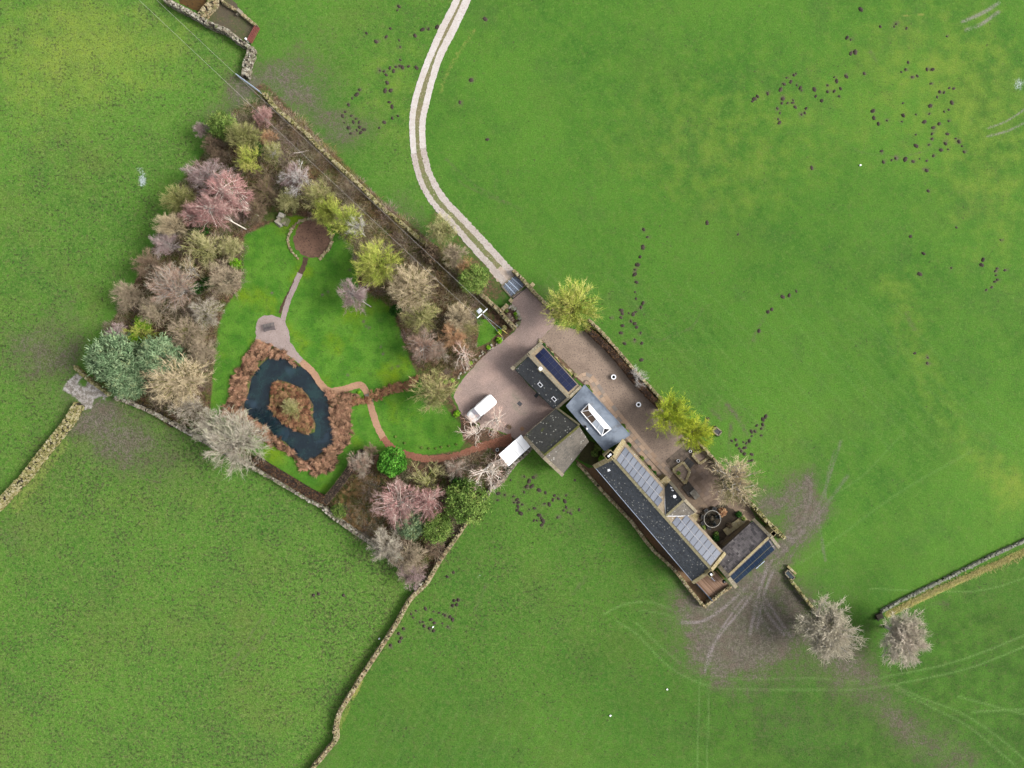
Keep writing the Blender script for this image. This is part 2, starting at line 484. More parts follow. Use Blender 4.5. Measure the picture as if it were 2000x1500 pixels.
for l, wd in [([(1642, 862), (1630, 900), (1600, 985), (1560, 1045), (1500, 1102), (1455, 1150)], 4), ([(1655, 930), (1622, 975), (1578, 1030), (1520, 1085), (1462, 1146)], 5), ([(1600, 1010), (1606, 1060), (1612, 1095)], 4), ([(1585, 960), (1575, 1000), (1560, 1030)], 4),
              ([(1500, 1105), (1484, 1150), (1474, 1195), (1465, 1238)], 5), ([(1515, 1105), (1496, 1150), (1484, 1200), (1478, 1230)], 4), ([(1484, 1170), (1500, 1200), (1532, 1240)], 4), ([(1492, 1165), (1512, 1196), (1545, 1245)], 4), ([(1478, 1185), (1490, 1215), (1505, 1232)], 3),
              ([(1470, 1160), (1440, 1200), (1410, 1235), (1385, 1275), (1378, 1310)], 4), ([(1455, 1165), (1425, 1205), (1398, 1250), (1384, 1300)], 3), ([(1455, 1150), (1410, 1190), (1370, 1214), (1330, 1216)], 4), ([(1475, 1020), (1520, 1045), (1550, 1052)], 3), ([(1630, 880), (1616, 930), (1612, 975)], 3)]:
    FAN.append((l, wd)); mud = mx(mud, 0.36 * linem(l, wd * 1.3, 2.0))
mud = mx(mud, 0.55 * linem([(1230, 905), (1300, 995), (1370, 1090)], 10, 1) * 0)
mud += 0.6 * linem([(128, 826), (95, 875), (40, 950)], 14, 1.6) * blob(110, 880, 60, 60)
darkm = 0.42 * f3 + .22 * (1 - f1) * (1 - f2) * (1 - f3) * blob(1350, 550, 420, 420) + .7 * blob(230, 870, 190, 110) + .6 * blob(70, 690, 110, 80) + .95 * blob(1870, 1360, 260, 170) + .4 * blob(1650, 1400, 200, 120) + .3 * blob(1290, 1130, 120, 80, 48) + .15 * f2 + .3 * blob(1480, 1400, 260, 90)
darkm += 0.35 * blob(1285, 1090, 90, 50, 48) + 0.35 * blob(1150, 1290, 90, 40, -30) + .3 * blob(1550, 1450, 200, 90, 20) + 0.35 * blob(1690, 1130, 70, 40, -40) + 0.4 * blob(430, 330, 40, 60) + 0.3 * blob(1780, 640, 26, 50, -40) + .35 * blob(1900, 1350, 160, 120)
ylw = 0.46 * blob(1830, 120, 260, 200) + 0.42 * blob(1950, 420, 160, 240) + .4 * linem([(1740, 560), (1800, 720), (1880, 860), (1990, 960)], 60, 1.5) + 0.3 * blob(1960, 1000, 100, 120, 20) + 0.6 * blob(230, 90, 260, 130) + .25 * blob(200, 1250, 300, 260) + .22 * blob(1250, 200, 300, 260) + .35 * blob(60, 250, 160, 300) + 0.4 * blob(770, 170, 120, 200) * nm + .35 * blob(1450, 330, 240, 180) + 0.3 * blob(50, 850, 120, 80) + 0.5 * blob(640, 600, 60, 70) * lawn + .35 * blob(800, 810, 40) * lawn
straw = linem([(2080, 1040), (2000, 1078), (1890, 1128), (1800, 1170), (1735, 1200)], 9, 0.9) + 0.3 * linem([(2060, 1040), (1870, 1105), (1730, 1190)], 30, 1) + 0.35 * linem([(700, 1345), (740, 1280), (790, 1205)], 24, 1.4) + 0.5 * linem([(664, 1420), (700, 1330)], 12, 1) + .4 * linem([(300, 45), (300, 46)], 1)
straw += .24 * linem([(1670, 1335), (1760, 1400), (1830, 1460), (1900, 1530)], 60, 1.4) 
straw += 0.45 * linem([(925, 60), (880, 130), (860, 180)], 12, 1.4) + .4 * linem([(1160, 640), (1230, 715), (1300, 785)], 7, 1) + .5 * linem([(30, 990), (120, 870)], 30, 1.2) * f2
for yx in [(1770, 30), (1800, 28)]: straw += 0.6 * blob(*yx, 14, 5)
lite = np.zeros(PX.shape)
for l, wd in [([(1244, 1217), (1292, 1265), (1334, 1298), (1370, 1316), (1415, 1325), (1500, 1326), (1595, 1325), (1670, 1331), (1749, 1318), (1843, 1299), (1930, 1270), (2030, 1228)], 4),
              ([(1205, 1214), (1245, 1240), (1280, 1277), (1322, 1313), (1385, 1340), (1439, 1346), (1550, 1347), (1670, 1347), (1745, 1337), (1871, 1311), (1940, 1288), (2030, 1250)], 4),
              ([(1361, 1520), (1364, 1420), (1367, 1331), (1376, 1250)], 3), ([(1380, 1520), (1383, 1420), (1386, 1346), (1398, 1290), (1412, 1238)], 3),
              ([(1740, 1335), (1810, 1367), (1860, 1385), (1903, 1407), (1950, 1440), (1994, 1477), (2040, 1520)], 4), ([(1750, 1345), (1833, 1388), (1880, 1412), (1915, 1437), (1983, 1495)], 4),
              ([(1390, 1224), (1355, 1218), (1310, 1190), (1268, 1176), (1220, 1180), (1180, 1200)], 4), ([(1330, 1210), (1300, 1200), (1250, 1192)], 3),
              ([(1900, 1390), (2030, 1385)], 5), ([(1870, 1360), (2010, 1398)], 4), ([(1700, 1150), (1900, 1155), (2030, 1120)], 3),
              ([(1500, 1100), (1560, 1100), (1650, 1040), (1760, 960), (1900, 880)], 5), ([(1640, 960), (1690, 925), (1760, 850)], 4)]:
    lite = mx(lite, linem(l, wd * .68, 1.5) * (.5 if l[0][0] in (1500, 1640) else 1))
for x0 in range(0, 14):      # mowing and harrowing lines across the big pasture
    a = 1180 + x0 * 52 + (x0 % 3) * 9
    lite = mx(lite, 0.30 * linem([(a - 120, 520 + x0 * 6), (a + 40, 690 + x0 * 6), (a + 190, 880)], 3, 1.5))
    lite = mx(lite, 0.25 * linem([(700 + x0 * 34, 1500), (760 + x0 * 34, 1385)], 3, 1.5))
lite *= 0.72
rut = np.zeros(PX.shape)
for l, wd in [([(1880, 42), (1900, 34), (1925, 22), (1950, 6)], 5), ([(1888, 58), (1915, 48), (1950, 24)], 5), ([(1930, 250), (1965, 237), (2010, 208)], 2.5), ([(1930, 266), (1970, 255), (2010, 235)], 3)]:
    rut = mx(rut, 0.8 * linem(l, wd, 1))
for l, wd in FAN: rut = mx(rut, (0.26 if np.array(l)[0][1] < 1015 else .9) * linem(l, wd * .9, 1.3))
for l, wd in [([(300, 1330), (290, 1340)], 2), ([(535, 1212), (500, 1262), (445, 1312)], 5), ([(515, 1200), (470, 1270), (430, 1320)], 4), ([(1650, 275), (1675, 295), (1720, 302), (1760, 305), (1830, 290)], 3),
              ([(870, 310), (920, 355), (960, 380), (1020, 410)], 4), ([(880, 330), (905, 360), (990, 400)], 3), ([(1420, 790), (1440, 815), (1460, 850)], 5), ([(1428, 830), (1424, 870), (1428, 900)], 5), ([(1388, 800), (1410, 820)], 5), ([(1500, 610), (1480, 640), (1470, 665)], 6), ([(1260, 655), (1290, 665), (1310, 655), (1350, 640), (1372, 605)], 4),
              ([(1770, 612), (1785, 642)], 7), ([(1700, 100), (1712, 120)], 6), ([(1820, 1180), (1850, 1178)], 10), ([(1120, 1160), (1145, 1128)], 6), ([(930, 1190), (950, 1140)], 5)]:
    mud = mx(mud, 0.36 * linem(l, wd, 2.0))
pale = 1.0 * blob(281, 352, 8, 14) + 0.5 * blob(275, 330, 10, 8) + 0.7 * blob(1992, 160, 14, 14) + 0.35 * blob(940, 1125, 10, 16) + 0.2 * blob(1380, 1347, 24, 8)
MOLE = [(779.0,12.0,0),(776.0,19.4,0),(762.4,55.0,0),(715.6,64.0,0),(754.4,71.0,0),(734.0,80.6,0),(779.4,78.0,0),(781.6,91.0,0),(810.4,69.0,0),(825.0,57.0,0),(837.0,56.0,0),(853.6,52.0,0),(781.6,116.4,0),(742.0,137.0,0),(749.6,139.0,0),(754.0,145.6,0),(761.4,132.0,0),(773.0,130.0,0),(781.0,128.0,0),(786.0,131.0,0),(768.6,138.0,0),(798.0,129.0,0),(813.0,131.4,0),(756.0,161.0,0),(752.0,176.4,0),(763.0,176.0,0),(701.6,175.0,0),(696.4,184.0,0),(687.6,191.4,0),(680.6,204.4,0),(674.0,218.0,0),(669.0,226.0,0),(686.0,225.6,0),(695.4,231.6,0),(672.4,239.0,0),(690.0,238.0,0),(701.0,238.0,0),(680.6,249.0,0),(702.4,248.0,0),(710.4,252.4,0),(697.0,254.0,0),(704.4,258.6,0),(685.0,260.0,0),(750.4,238.4,0),(740.6,249.4,0),(766.0,230.4,0),(777.0,226.0,0),(760.0,199.0,0),(765.6,208.0,0),(947.6,36.6,0),(920.0,155.6,0),(898.0,199.0,0),(951.6,272.0,0),(1257.4,448.0,1),(1264.4,462.6,1),(1256.0,482.6,1),(1250.4,501.4,1),(1245.4,517.0,1),(1240.4,526.4,1),(1240.0,536.0,1),(1243.6,551.0,1),(1240.6,570.0,1),(1242.4,583.0,1),(1256.0,592.0,1),(1252.0,599.4,1),(1213.6,605.6,1),(1215.6,611.6,1),(1228.4,611.4,1),(1237.0,613.6,1),(1242.0,609.0,1),(1213.0,620.0,1),(1192.0,620.6,1),(1233.0,627.4,1),(1240.0,632.0,1),(1243.6,639.0,1),(1251.6,650.0,1),(1213.0,650.0,1),(1216.0,636.0,1),(1253.0,703.0,1),(1240.0,663.0,1),(1254.0,670.0,1),(1220.0,671.0,1),(1529.0,579.4,2),(1542.0,576.6,2),(1556.0,568.4,2),(1500.6,609.0,2),(1508.0,604.0,2),(1483.0,646.0,2),(1381.6,435.0,2),(1441.6,457.6,2),(1682.0,17.5,3),(1537.0,151.2,3),(1551.2,146.2,3),(1555.5,143.0,3),(1545.0,159.2,3),(1532.0,163.8,3),(1525.0,174.2,3),(1529.5,192.5,3),(1557.0,166.2,3),(1563.8,171.2,3),(1566.2,176.2,3),(1591.2,174.2,3),(1593.8,187.5,3),(1617.0,165.8,3),(1630.0,150.0,3),(1635.0,157.5,3),(1653.8,148.8,3),(1642.5,172.5,3),(1639.5,187.5,3),(1605.5,196.2,3),(1616.8,178.8,3),(1630.0,177.5,3),(1550.0,195.0,3),(1538.8,200.8,3),(1548.8,200.0,3),(1527.5,201.2,3),(1518.8,211.2,3),(1523.8,220.5,3),(1553.8,208.8,3),(1575.0,211.2,3),(1572.5,220.0,3),(1566.2,223.2,3),(1520.8,232.5,3),(1523.0,239.2,3),(1586.2,327.5,3),(1500.0,182.5,3),(1480.0,187.5,3),(1473.8,192.5,3),(1470.0,197.5,3),(1655.0,73.0,4),(1662.0,76.8,4),(1662.5,103.8,4),(1671.2,101.2,4),(1720.0,51.2,4),(1751.2,46.2,4),(1747.5,51.2,4),(1771.2,54.5,4),(1850.0,70.5,4),(1774.5,121.2,4),(1761.2,140.0,4),(1769.5,135.0,4),(1688.8,143.0,4),(1764.5,200.8,4),(1765.0,225.0,4),(1762.5,237.0,4),(1733.0,235.0,4),(1716.2,241.2,4),(1705.5,216.2,4),(1707.5,230.0,4),(1722.5,294.5,4),(1831.2,188.8,4),(1817.5,206.2,4),(1853.8,213.8,4),(1845.0,217.5,4),(1816.2,221.8,4),(1790.0,223.2,4),(1806.2,237.5,4),(1835.0,241.2,4),(1853.8,235.8,4),(1823.8,248.8,4),(1821.2,261.2,4),(1851.2,261.2,4),(1821.2,270.5,4),(1815.0,282.5,4),(1790.0,284.2,4),(1789.5,262.5,4),(1847.5,280.0,4),(1838.8,292.5,4),(1852.5,291.2,4),(1867.5,270.0,4),(1873.8,276.2,4),(1880.0,285.0,4),(1883.8,296.2,4),(1823.8,303.8,4),(1810.8,313.8,4),(1796.8,310.0,4),(1784.2,315.0,4),(1768.8,310.8,4),(1750.0,309.2,4),(1742.0,312.5,4),(1726.2,316.2,4),(1810.8,332.5,4),(1813.8,372.5,4),(1860.0,200.0,4),(1845.0,180.0,4),(1855.0,171.2,4),(1863.8,172.5,4),(1836.2,178.8,4),(1782.5,150.0,4),(1792.5,147.5,4),(1818.8,162.5,4),(1822.5,135.0,4),(1811.2,135.0,4),(1859.0,523.0,5),(1921.0,507.0,5),(1918.0,517.0,5),(1948.0,524.0,5),(1945.0,529.0,5),(1963.4,527.4,5),(1946.0,537.4,5),(1949.0,546.0,5),(1944.0,550.0,5),(1938.0,561.0,5),(1927.4,566.0,5),(1804.6,495.0,5),(1779.0,461.6,5),(1869.0,444.0,5),(1955.0,468.0,5),(1797.0,535.0,5),(1787.4,690.0,5),(1813.0,698.6,5),(1812.0,709.0,5),(973.0,964.0,6),(972.0,977.4,6),(986.0,966.6,6),(997.4,938.0,6),(1024.4,931.0,6),(1041.6,932.6,6),(1033.6,940.0,6),(1039.0,950.0,6),(1029.0,950.4,6),(1024.0,961.6,6),(1053.0,957.4,6),(1065.4,962.4,6),(1083.0,968.0,6),(1091.0,974.6,6),(1080.0,977.0,6),(1064.0,983.6,6),(1073.0,985.4,6),(1003.0,970.0,6),(1004.0,982.0,6),(1010.0,976.0,6),(1012.4,982.0,6),(1020.0,985.6,6),(1011.6,989.6,6),(1010.0,997.0,6),(1017.0,1003.0,6),(1034.0,995.4,6),(1043.6,993.0,6),(1053.0,1006.4,6),(1057.0,1012.0,6),(1060.6,1017.4,6),(1049.0,1017.0,6),(1043.0,1017.0,6),(1058.0,1025.4,6),(1103.4,979.4,6),(1106.0,991.0,6),(1101.0,997.4,6),(1109.0,1001.0,6),(1115.0,1003.4,6),(1131.4,996.0,6),(1089.0,1011.0,6),(1106.0,968.0,6),(1123.0,938.0,6),(886.0,1118.0,6),(873.0,1127.0,6),(1495.7,814.0,7),(1490.5,819.2,7),(1478.5,831.2,7),(1490.2,829.0,7),(1487.5,837.2,7),(1468.0,842.5,7),(1474.7,842.5,7),(1468.7,851.8,7),(1487.2,850.7,7),(1464.2,861.2,7),(1458.2,865.7,7),(1452.2,863.5,7),(1455.2,874.7,7),(1444.7,876.2,7),(1448.5,881.5,7),(1454.5,886.7,7),(1468.7,887.5,7),(1462.7,901.0,7),(1468.7,899.5,7),(1381.7,819.2,7),(1381.0,829.0,7),(1437.2,859.0,7),(1429.7,861.2,7),(1439.5,869.5,7),(873.3,1126.7,8),(885.3,1118.7,8),(802.7,1200.0,8),(806.7,1206.7,8),(812.0,1193.3,8),(830.7,1189.3,8),(846.7,1194.7,8),(857.3,1197.3,8),(865.3,1200.0,8),(869.3,1202.7,8),(878.7,1205.3,8),(884.0,1210.7,8),(841.3,1210.7,8),(820.0,1216.0,8),(826.1,1215.2,8),(848.0,1217.3,8),(864.0,1218.1,8),(874.1,1224.5,8),(828.0,1222.7,8),(838.7,1227.5,8),(846.7,1232.0,8),(778.7,1237.3,8),(783.5,1246.7,8),(788.0,1228.0,8),(780.0,1253.3,8),(762.7,1260.0,8),(884.0,1182.7,8),(892.0,1181.3,8),(886.7,1173.3,8),(894.7,1172.0,8),(612.0,1162.7,8),(621.9,1160.0,8),(670.7,1162.7,8)]
for x, y, k in MOLE:
    r_ = RNG.uniform(3.5, 7.5); sl_ = (slice(*np.searchsorted(ys, ((750 - y - 22) * S, (750 - y + 22) * S))), slice(*np.searchsorted(xs, ((x - 1000 - 22) * S, (x - 1000 + 22) * S))))
    mud[sl_] = np.maximum(mud[sl_], RNG.uniform(.35, .75) * np.exp(-((PX[sl_] - x - RNG.normal(0, 1.5)) / r_) ** 2 - ((PY[sl_] - y - RNG.normal(0, 1.5)) / (r_ * RNG.uniform(.6, 1.1))) ** 2))
# gateway of pale trodden stone between the two western fields
stone_gate = polym([(130, 745), (150, 728), (178, 742), (212, 770), (205, 790), (185, 782), (178, 800), (165, 800), (155, 785), (140, 772), (122, 762)], 7) 
stone_gate *= 1 - 0.8 * blob(162, 748, 12) - 0.8 * blob(196, 790, 14)

mud += .4 * blob(1062, 578, 45, 40, 45) + .3 * blob(900, 540, 60, 40, 45) + .28 * blob(1420, 800, 60, 30, 45)
REEDG = polym(np.array([(510, 120), (660, 160), (860, 330), (1045, 430), (1190, 620), (1500, 645), (1440, 720), (1425, 800), (1425, 1100), (1300, 1250), (1255, 1390), (1050, 1420), (820, 1230), (600, 1120), (450, 1000), (240, 920), (190, 850), (200, 740), (280, 650), (260, 560), (400, 270)]) / 5 + (400, 640), 3)
lawn = lawn * (1 - REEDG); litter = mx(litter, REEDG)
mud = np.clip(mud * .9 * (1 - lawn), 0, 1); straw = np.clip(straw, 0, 1)
for x, y in ((683, 527), (629, 576), (710, 628), (716, 637), (722, 640), (678, 733), (766, 719), (777, 715), (743, 677), (748, 690), (532, 573), (640, 570), (700, 600)): mud = mx(mud, .8 * blob(x, y, 3.6))
straw = straw; ylw = np.clip(ylw, 0, 1); darkm = np.clip(darkm, 0, 1)
# pond
POND = np.array([(640, 290), (700, 295), (760, 310), (860, 370), (950, 400), (1050, 440), (1100, 540), (1180, 620), (1195, 720), (1200, 830), (1220, 930), (1265, 1010), (1270, 1130), (1170, 1180), (1070, 1260), (980, 1290), (900, 1260), (850, 1180), (790, 1110), (690, 1060), (600, 960), (480, 880), (390, 830), (390, 740), (430, 650), (460, 500), (520, 400), (580, 340)]) / 5 + (400, 640)
ISLE = np.array([(640, 540), (730, 500), (830, 530), (940, 580), (1010, 650), (1070, 760), (1060, 860), (1090, 950), (1080, 1030), (980, 1060), (880, 1020), (780, 960), (680, 880), (620, 780), (615, 660)]) / 5 + (400, 640)
POOL1 = np.array([(640, 440), (700, 480), (710, 540), (680, 600), (620, 600), (590, 550), (610, 500)]) / 5 + (600, 840)
POOL2 = np.array([(690, 690), (740, 670), (800, 720), (830, 800), (760, 830), (700, 780)]) / 5 + (600, 840)
pit = polym(POND, 4) - polym(ISLE, 4)
pit = mx(pit, mx(polym(POOL1, 3), polym(POOL2, 3)))
PITB = [(330, -40), (352, 6), (388, 24), (402, 10), (408, -40)]
fine = 0.5 * np.sin(GX * 2.1 + 3 * np.sin(GY * 0.9)) * np.sin(GY * 1.9 + 2 * np.sin(GX * 1.1))
rough_n = RNG.random(PX.shape)
GZ = -0.004 - (0.02 + 0.05 * poach) * rough_n * (1 - garden) - 0.02 * (fine + 0.5)
GZ = GZ - 0.9 * np.clip(pit, 0, 1)
far = (np.abs(GX) > 88.5) | (np.abs(GY) > 67.5)
GZ[far] = -0.03
A1 = np.stack([mud, poach, ylw, darkm], -1); A2 = np.stack([lite, litter, lawn, straw], -1); A3 = np.stack([rut, np.clip(pale, 0, 1), stone_gate, np.clip(pit, 0, 1)], -1)

n = NT('field_grass', 0.95, 0.1)
a1 = n.attr('zone_a'); a2 = n.attr('zone_b'); a3 = n.attr('zone_c')
s1 = n.sep(a1.outputs['Color']); s2 = n.sep(a2.outputs['Color']); s3 = n.sep(a3.outputs['Color'])
big = n.noise(0.035, 4, 0.55); mid = n.noise(0.35, 4, 0.6); sm = n.noise(1.7, 3, 0.65); fin = n.noise(6.0, 2, 0.7)
streak = n.noise(1.0, 4, 0.6, vec=n.scaled((0.8, 0.13, 1), 0, n.scaled((1, 1, 1), R(-42))))
tuft = n.noise(4.2, 3, 0.65)
g = n.mix(n.step(big, 0.35, 0.66), lin(72, 123, 42), lin(94, 145, 50))
g = n.mix(n.math('MULTIPLY', n.step(n.noise(0.06, 6, .68), .48, .66), n.math('MULTIPLY_ADD', s1[1], .55, .12)), g, lin(116, 128, 62))
g = n.mix(n.math('MULTIPLY', n.step(n.noise(0.5, 5, .72), .53, .68), n.math('MULTIPLY_ADD', s1[1], .5, .22)), g, lin(56, 92, 34))
g = n.mix(n.math('MULTIPLY', n.step(n.math('ADD', n.math('MULTIPLY', mid, 0.6), n.math('MULTIPLY', streak, 0.4)), 0.38, 0.64), .7), g, lin(98, 146, 50))
g = n.mix(n.math('MULTIPLY', n.step(n.noise(0.11, 5, .65), .5, .68), .55), g, lin(82, 122, 52))
g = n.mix(n.math('MULTIPLY', n.step(sm, .52, .70), .45), g, lin(114, 156, 64))
yv = n.step(n.math('ADD', s1[2], n.math('MULTIPLY_ADD', mid, 0.9, -0.45)), 0.25, 1.05)
g = n.mix(yv, g, lin(146, 168, 66))
g = n.mix(n.math('MULTIPLY', a1.outputs['Alpha'], n.math('MULTIPLY_ADD', n.step(n.math('ADD', n.math('MULTIPLY', mid, .6), n.math('MULTIPLY', sm, .4)), .36, .64), 0.7, 0.24), clamp=True), g, lin(52, 94, 30))
lawnc = n.mix(n.step(mid, 0.35, 0.65), lin(76, 134, 38), lin(104, 156, 50))
lawnc = n.mix(n.step(n.noise(0.12, 4), 0.5, 0.7), lawnc, lin(124, 158, 30))
lwm = n.step(n.math('ADD', s2[2], n.math('ADD', n.math('MULTIPLY_ADD', mid, 0.5, -0.25), n.math('MULTIPLY_ADD', tuft, 0.5, -0.25))), 0.3, 0.7)
lawnc = n.mix(n.math('MULTIPLY', n.step(n.noise(0.8, 4, .65), .52, .66), .5), lawnc, lin(62, 108, 36))
g = n.mix(lwm, g, lawnc)
strc = n.mix(n.step(sm, 0.4, 0.6), lin(188, 176, 104), lin(150, 160, 78))
g = n.mix(n.step(n.math('ADD', a2.outputs['Alpha'], n.math('MULTIPLY_ADD', sm, 0.8, -0.4)), 0.35, 0.75), g, strc)
# brown thatch showing between the sward, then dark hoof-poached specks
g = n.mix(n.math('MULTIPLY', n.step(n.noise(0.9, 5, 0.7), 0.50, 0.72), n.math('MULTIPLY_ADD', s1[1], 0.55, 0.12)), g, lin(128, 128, 82))
g = n.mix(n.math('MULTIPLY', s1[1], n.math('MULTIPLY_ADD', n.step(sm, .35, .7), 0.55, 0.05), clamp=True), g, lin(132, 158, 82))
sp1 = n.noise(2.3, 2, 0.6); sp2 = n.noise(0.22, 3, 0.6)
speck = n.step(n.math('ADD', sp1, n.math('MULTIPLY_ADD', sp2, 0.34, -0.17)), n.math('MULTIPLY_ADD', s1[1], -0.165, 0.69), n.math('MULTIPLY_ADD', s1[1], -0.165, 0.76))
g = n.mix(n.math('MULTIPLY', speck, 0.66), g, n.mix(n.step(sm, .3, .7), lin(58, 72, 36), lin(92, 86, 66)))
g = n.mix(n.math('MULTIPLY', s2[0], n.math('MULTIPLY_ADD', tuft, 1.6, -0.35), clamp=True), g, lin(136, 172, 98))
# bare ground, litter
mudc = n.mix(n.step(sm, 0.35, 0.65), lin(98, 90, 82, 1.15), lin(128, 118, 112, 1.15))
mudc = n.mix(n.step(mid, 0.45, 0.7), mudc, lin(112, 100, 90, 1.15))
mudc = n.mix(n.step(n.noise(4.5, 3, 0.7), 0.56, 0.7), mudc, lin(72, 66, 58))
mv = n.step(n.math('ADD', s1[0], n.math('ADD', n.math('MULTIPLY_ADD', mid, 1.1, -0.55), n.math('ADD', n.math('MULTIPLY_ADD', sm, 1.0, -0.5), n.math('MULTIPLY_ADD', tuft, 1.1, -0.55)))), 0.34, 0.95)
g = n.mix(n.math('MULTIPLY', n.step(n.math('ADD', s1[0], n.math('ADD', n.math('MULTIPLY_ADD', mid, 0.6, -0.3), n.math('ADD', n.math('MULTIPLY_ADD', sm, 0.5, -0.25), n.math('MULTIPLY_ADD', tuft, 0.7, -0.35)))), 0.05, 0.8), 0.74), g, lin(112, 110, 84))
mudc = n.mix(n.step(s1[0], 0.2, 0.7), lin(92, 88, 66), mudc)
thin = n.step(n.math('ADD', n.math('MULTIPLY', n.noise(0.7, 5, .72), .6), n.math('MULTIPLY', tuft, .4)), .36, .58)
g = n.mix(n.math('MULTIPLY', mv, n.math('MULTIPLY_ADD', thin, 0.5, 0.42)), g, mudc)
litc = n.mix(n.step(sm, 0.35, 0.65), lin(82, 66, 52), lin(136, 108, 84))
litc = n.mix(n.step(n.noise(0.3, 4, 0.65), 0.47, 0.60), litc, n.mix(sm, lin(70, 104, 40), lin(112, 118, 62)))
litc = n.mix(n.step(tuft, 0.55, 0.7), litc, lin(52, 42, 34))
g = n.mix(n.step(n.math('ADD', s2[1], n.math('MULTIPLY_ADD', sm, 0.6, -0.3)), 0.3, 0.7), g, litc)
g = n.mix(n.math('MULTIPLY', s3[0], n.math('MULTIPLY_ADD', n.step(n.math('ADD', n.math('MULTIPLY', mid, .5), n.math('MULTIPLY', tuft, .5)), .38, .6), 0.9, 0.05), clamp=True), g, lin(162, 152, 150))
g = n.mix(n.step(n.math('ADD', s3[1], n.math('MULTIPLY_ADD', tuft, 1.4, -0.7)), 0.35, 0.95), g, lin(186, 200, 196))
stc = n.mix(n.step(sm, 0.4, 0.62), lin(150, 142, 132), lin(200, 194, 188))
g = n.mix(n.step(n.math('ADD', s3[2], n.math('MULTIPLY_ADD', sm, 0.7, -0.35)), 0.35, 0.75), g, stc)
g = n.mix(n.step(a3.outputs['Alpha'], 0.0, 0.35), g, lin(70, 62, 48))
g = n.val(g, n.math('ADD', n.math('MULTIPLY_ADD', fin, 1.0, 0.27), n.math('ADD', n.math('MULTIPLY_ADD', tuft, 0.6, -0.07), n.math('MULTIPLY', n.math('MULTIPLY_ADD', tuft, 1.2, -0.6), s1[1]))))
n.bump(n.math('ADD', n.math('MULTIPLY', tuft, n.math('MULTIPLY_ADD', s1[1], 1.2, 0.35)), n.math('MULTIPLY', fin, 0.3)), 0.5, 0.12)
M_FIELD = n.out(g)

ny, nx = PX.shape
me = bpy.data.meshes.new('ground')
V = np.stack([GX, GY, GZ], -1).reshape(-1, 3).astype(np.float32)
me.vertices.add(len(V)); me.vertices.foreach_set('co', V.ravel())
I = (np.arange(ny - 1)[:, None] * nx + np.arange(nx - 1)[None]).reshape(-1)
Q = np.stack([I, I + 1, I + nx + 1, I + nx], 1).astype(np.int32)
me.loops.add(Q.size); me.loops.foreach_set('vertex_index', Q.ravel())
me.polygons.add(len(Q)); me.polygons.foreach_set('loop_start', (np.arange(len(Q)) * 4).astype(np.int32))
for nm_, A in (('zone_a', A1), ('zone_b', A2), ('zone_c', A3)):
    at = me.attributes.new(nm_, 'FLOAT_COLOR', 'POINT')
    at.data.foreach_set('color', A.reshape(-1).astype(np.float32))
me.update(calc_edges=True)
me.polygons.foreach_set('use_smooth', np.ones(len(Q), bool))
me.materials.append(M_FIELD)
ground = bpy.data.objects.new('ground', me); C.objects.link(ground)
ground['kind'] = 'structure'; ground['label'] = 'wide green pasture around the farmstead'

# ------------------------------------------------------------------ surfaces of the yard and garden
M_TRACK = speckle('white_gravel', (232, 222, 214), (248, 242, 238), (206, 192, 182), 1.2, 5.0, 0.2, k=0.92)
M_TRACKR = speckle('worn_white_gravel', (214, 200, 190), (232, 222, 214), (176, 160, 148), 1.0, 4.0, 0.25, k=0.86)
M_SETT = None
n = NT('setts', 0.85)
br = n.t.nodes.new('ShaderNodeTexBrick')
br.inputs['Scale'].default_value = 4.2; br.inputs['Mortar Size'].default_value = 0.035
br.inputs['Color1'].default_value = lin(190, 166, 158, 1.25); br.inputs['Color2'].default_value = lin(168, 146, 138, 1.25); br.inputs['Mortar'].default_value = lin(130, 118, 108)
n.lk(n.scaled((1, 1, 1), R(42)), br.inputs['Vector'])
c = n.mix(n.math('MULTIPLY', n.step(n.noise(0.25, 4, 0.6), 0.42, 0.66), .6), br.outputs[0], lin(194, 166, 154, 1.25))
c = n.mix(n.step(n.noise(0.13, 4, 0.6), 0.56, 0.70), c, lin(152, 142, 128, 1.1))
c = n.val(c, n.math('MULTIPLY_ADD', n.noise(4, 3, 0.75), 0.9, 0.55))
n.bump(br.outputs['Fac'], -0.3, 0.03)
M_SETT = n.out(c)
M_GRAVEL = speckle('brown_gravel', (146, 128, 114), (168, 148, 132), (104, 92, 84), 0.6, 5.0, 0.45, big=0.1, k=1.15)
M_PINKG = speckle('pinkish_gravel', (176, 158, 152), (192, 174, 168), (140, 122, 116), 0.8, 6.0, 0.22)
M_ORANGE = speckle('orange_gravel', (186, 148, 120), (172, 134, 108), (140, 104, 84), 0.8, 6.0, 0.26, k=1.25)
M_LEAFY = speckle('leaf_strewn_path', (158, 106, 86), (140, 94, 74), (112, 74, 60), 0.9, 5.0, 0.34, k=1.2)
M_SOIL = speckle('dark_soil', (78, 60, 48), (104, 82, 66), (54, 42, 36), 1.2, 6.0, 0.35)
M_FLAG = tinted('sandstone_flags', [(150, 130, 112), (186, 158, 134), (168, 150, 134), (194, 168, 144), (150, 140, 132)], k=1.25)
M_PATIO = speckle('worn_patio', (134, 116, 98), (110, 96, 84), (150, 126, 102), 0.7, 4.0, 0.3, k=1.25)
M_WATER = None
n = NT('pond_water', 0.06, 0.5)
c = n.mix(n.step(n.noise(0.35, 5, 0.6), 0.42, 0.7), lin(26, 42, 52), lin(38, 66, 68))
c = n.mix(n.math('MULTIPLY', n.step(n.noise(2.6, 4, 0.75), 0.60, 0.70), 0.55), c, lin(78, 104, 84))
c = n.mix(n.math('MULTIPLY', n.step(n.noise(0.25, 2), 0.55, 0.72), 0.5), c, lin(66, 90, 110))
n.bump(n.noise(5, 2), 0.06, 0.02)
M_WATER = n.out(c)

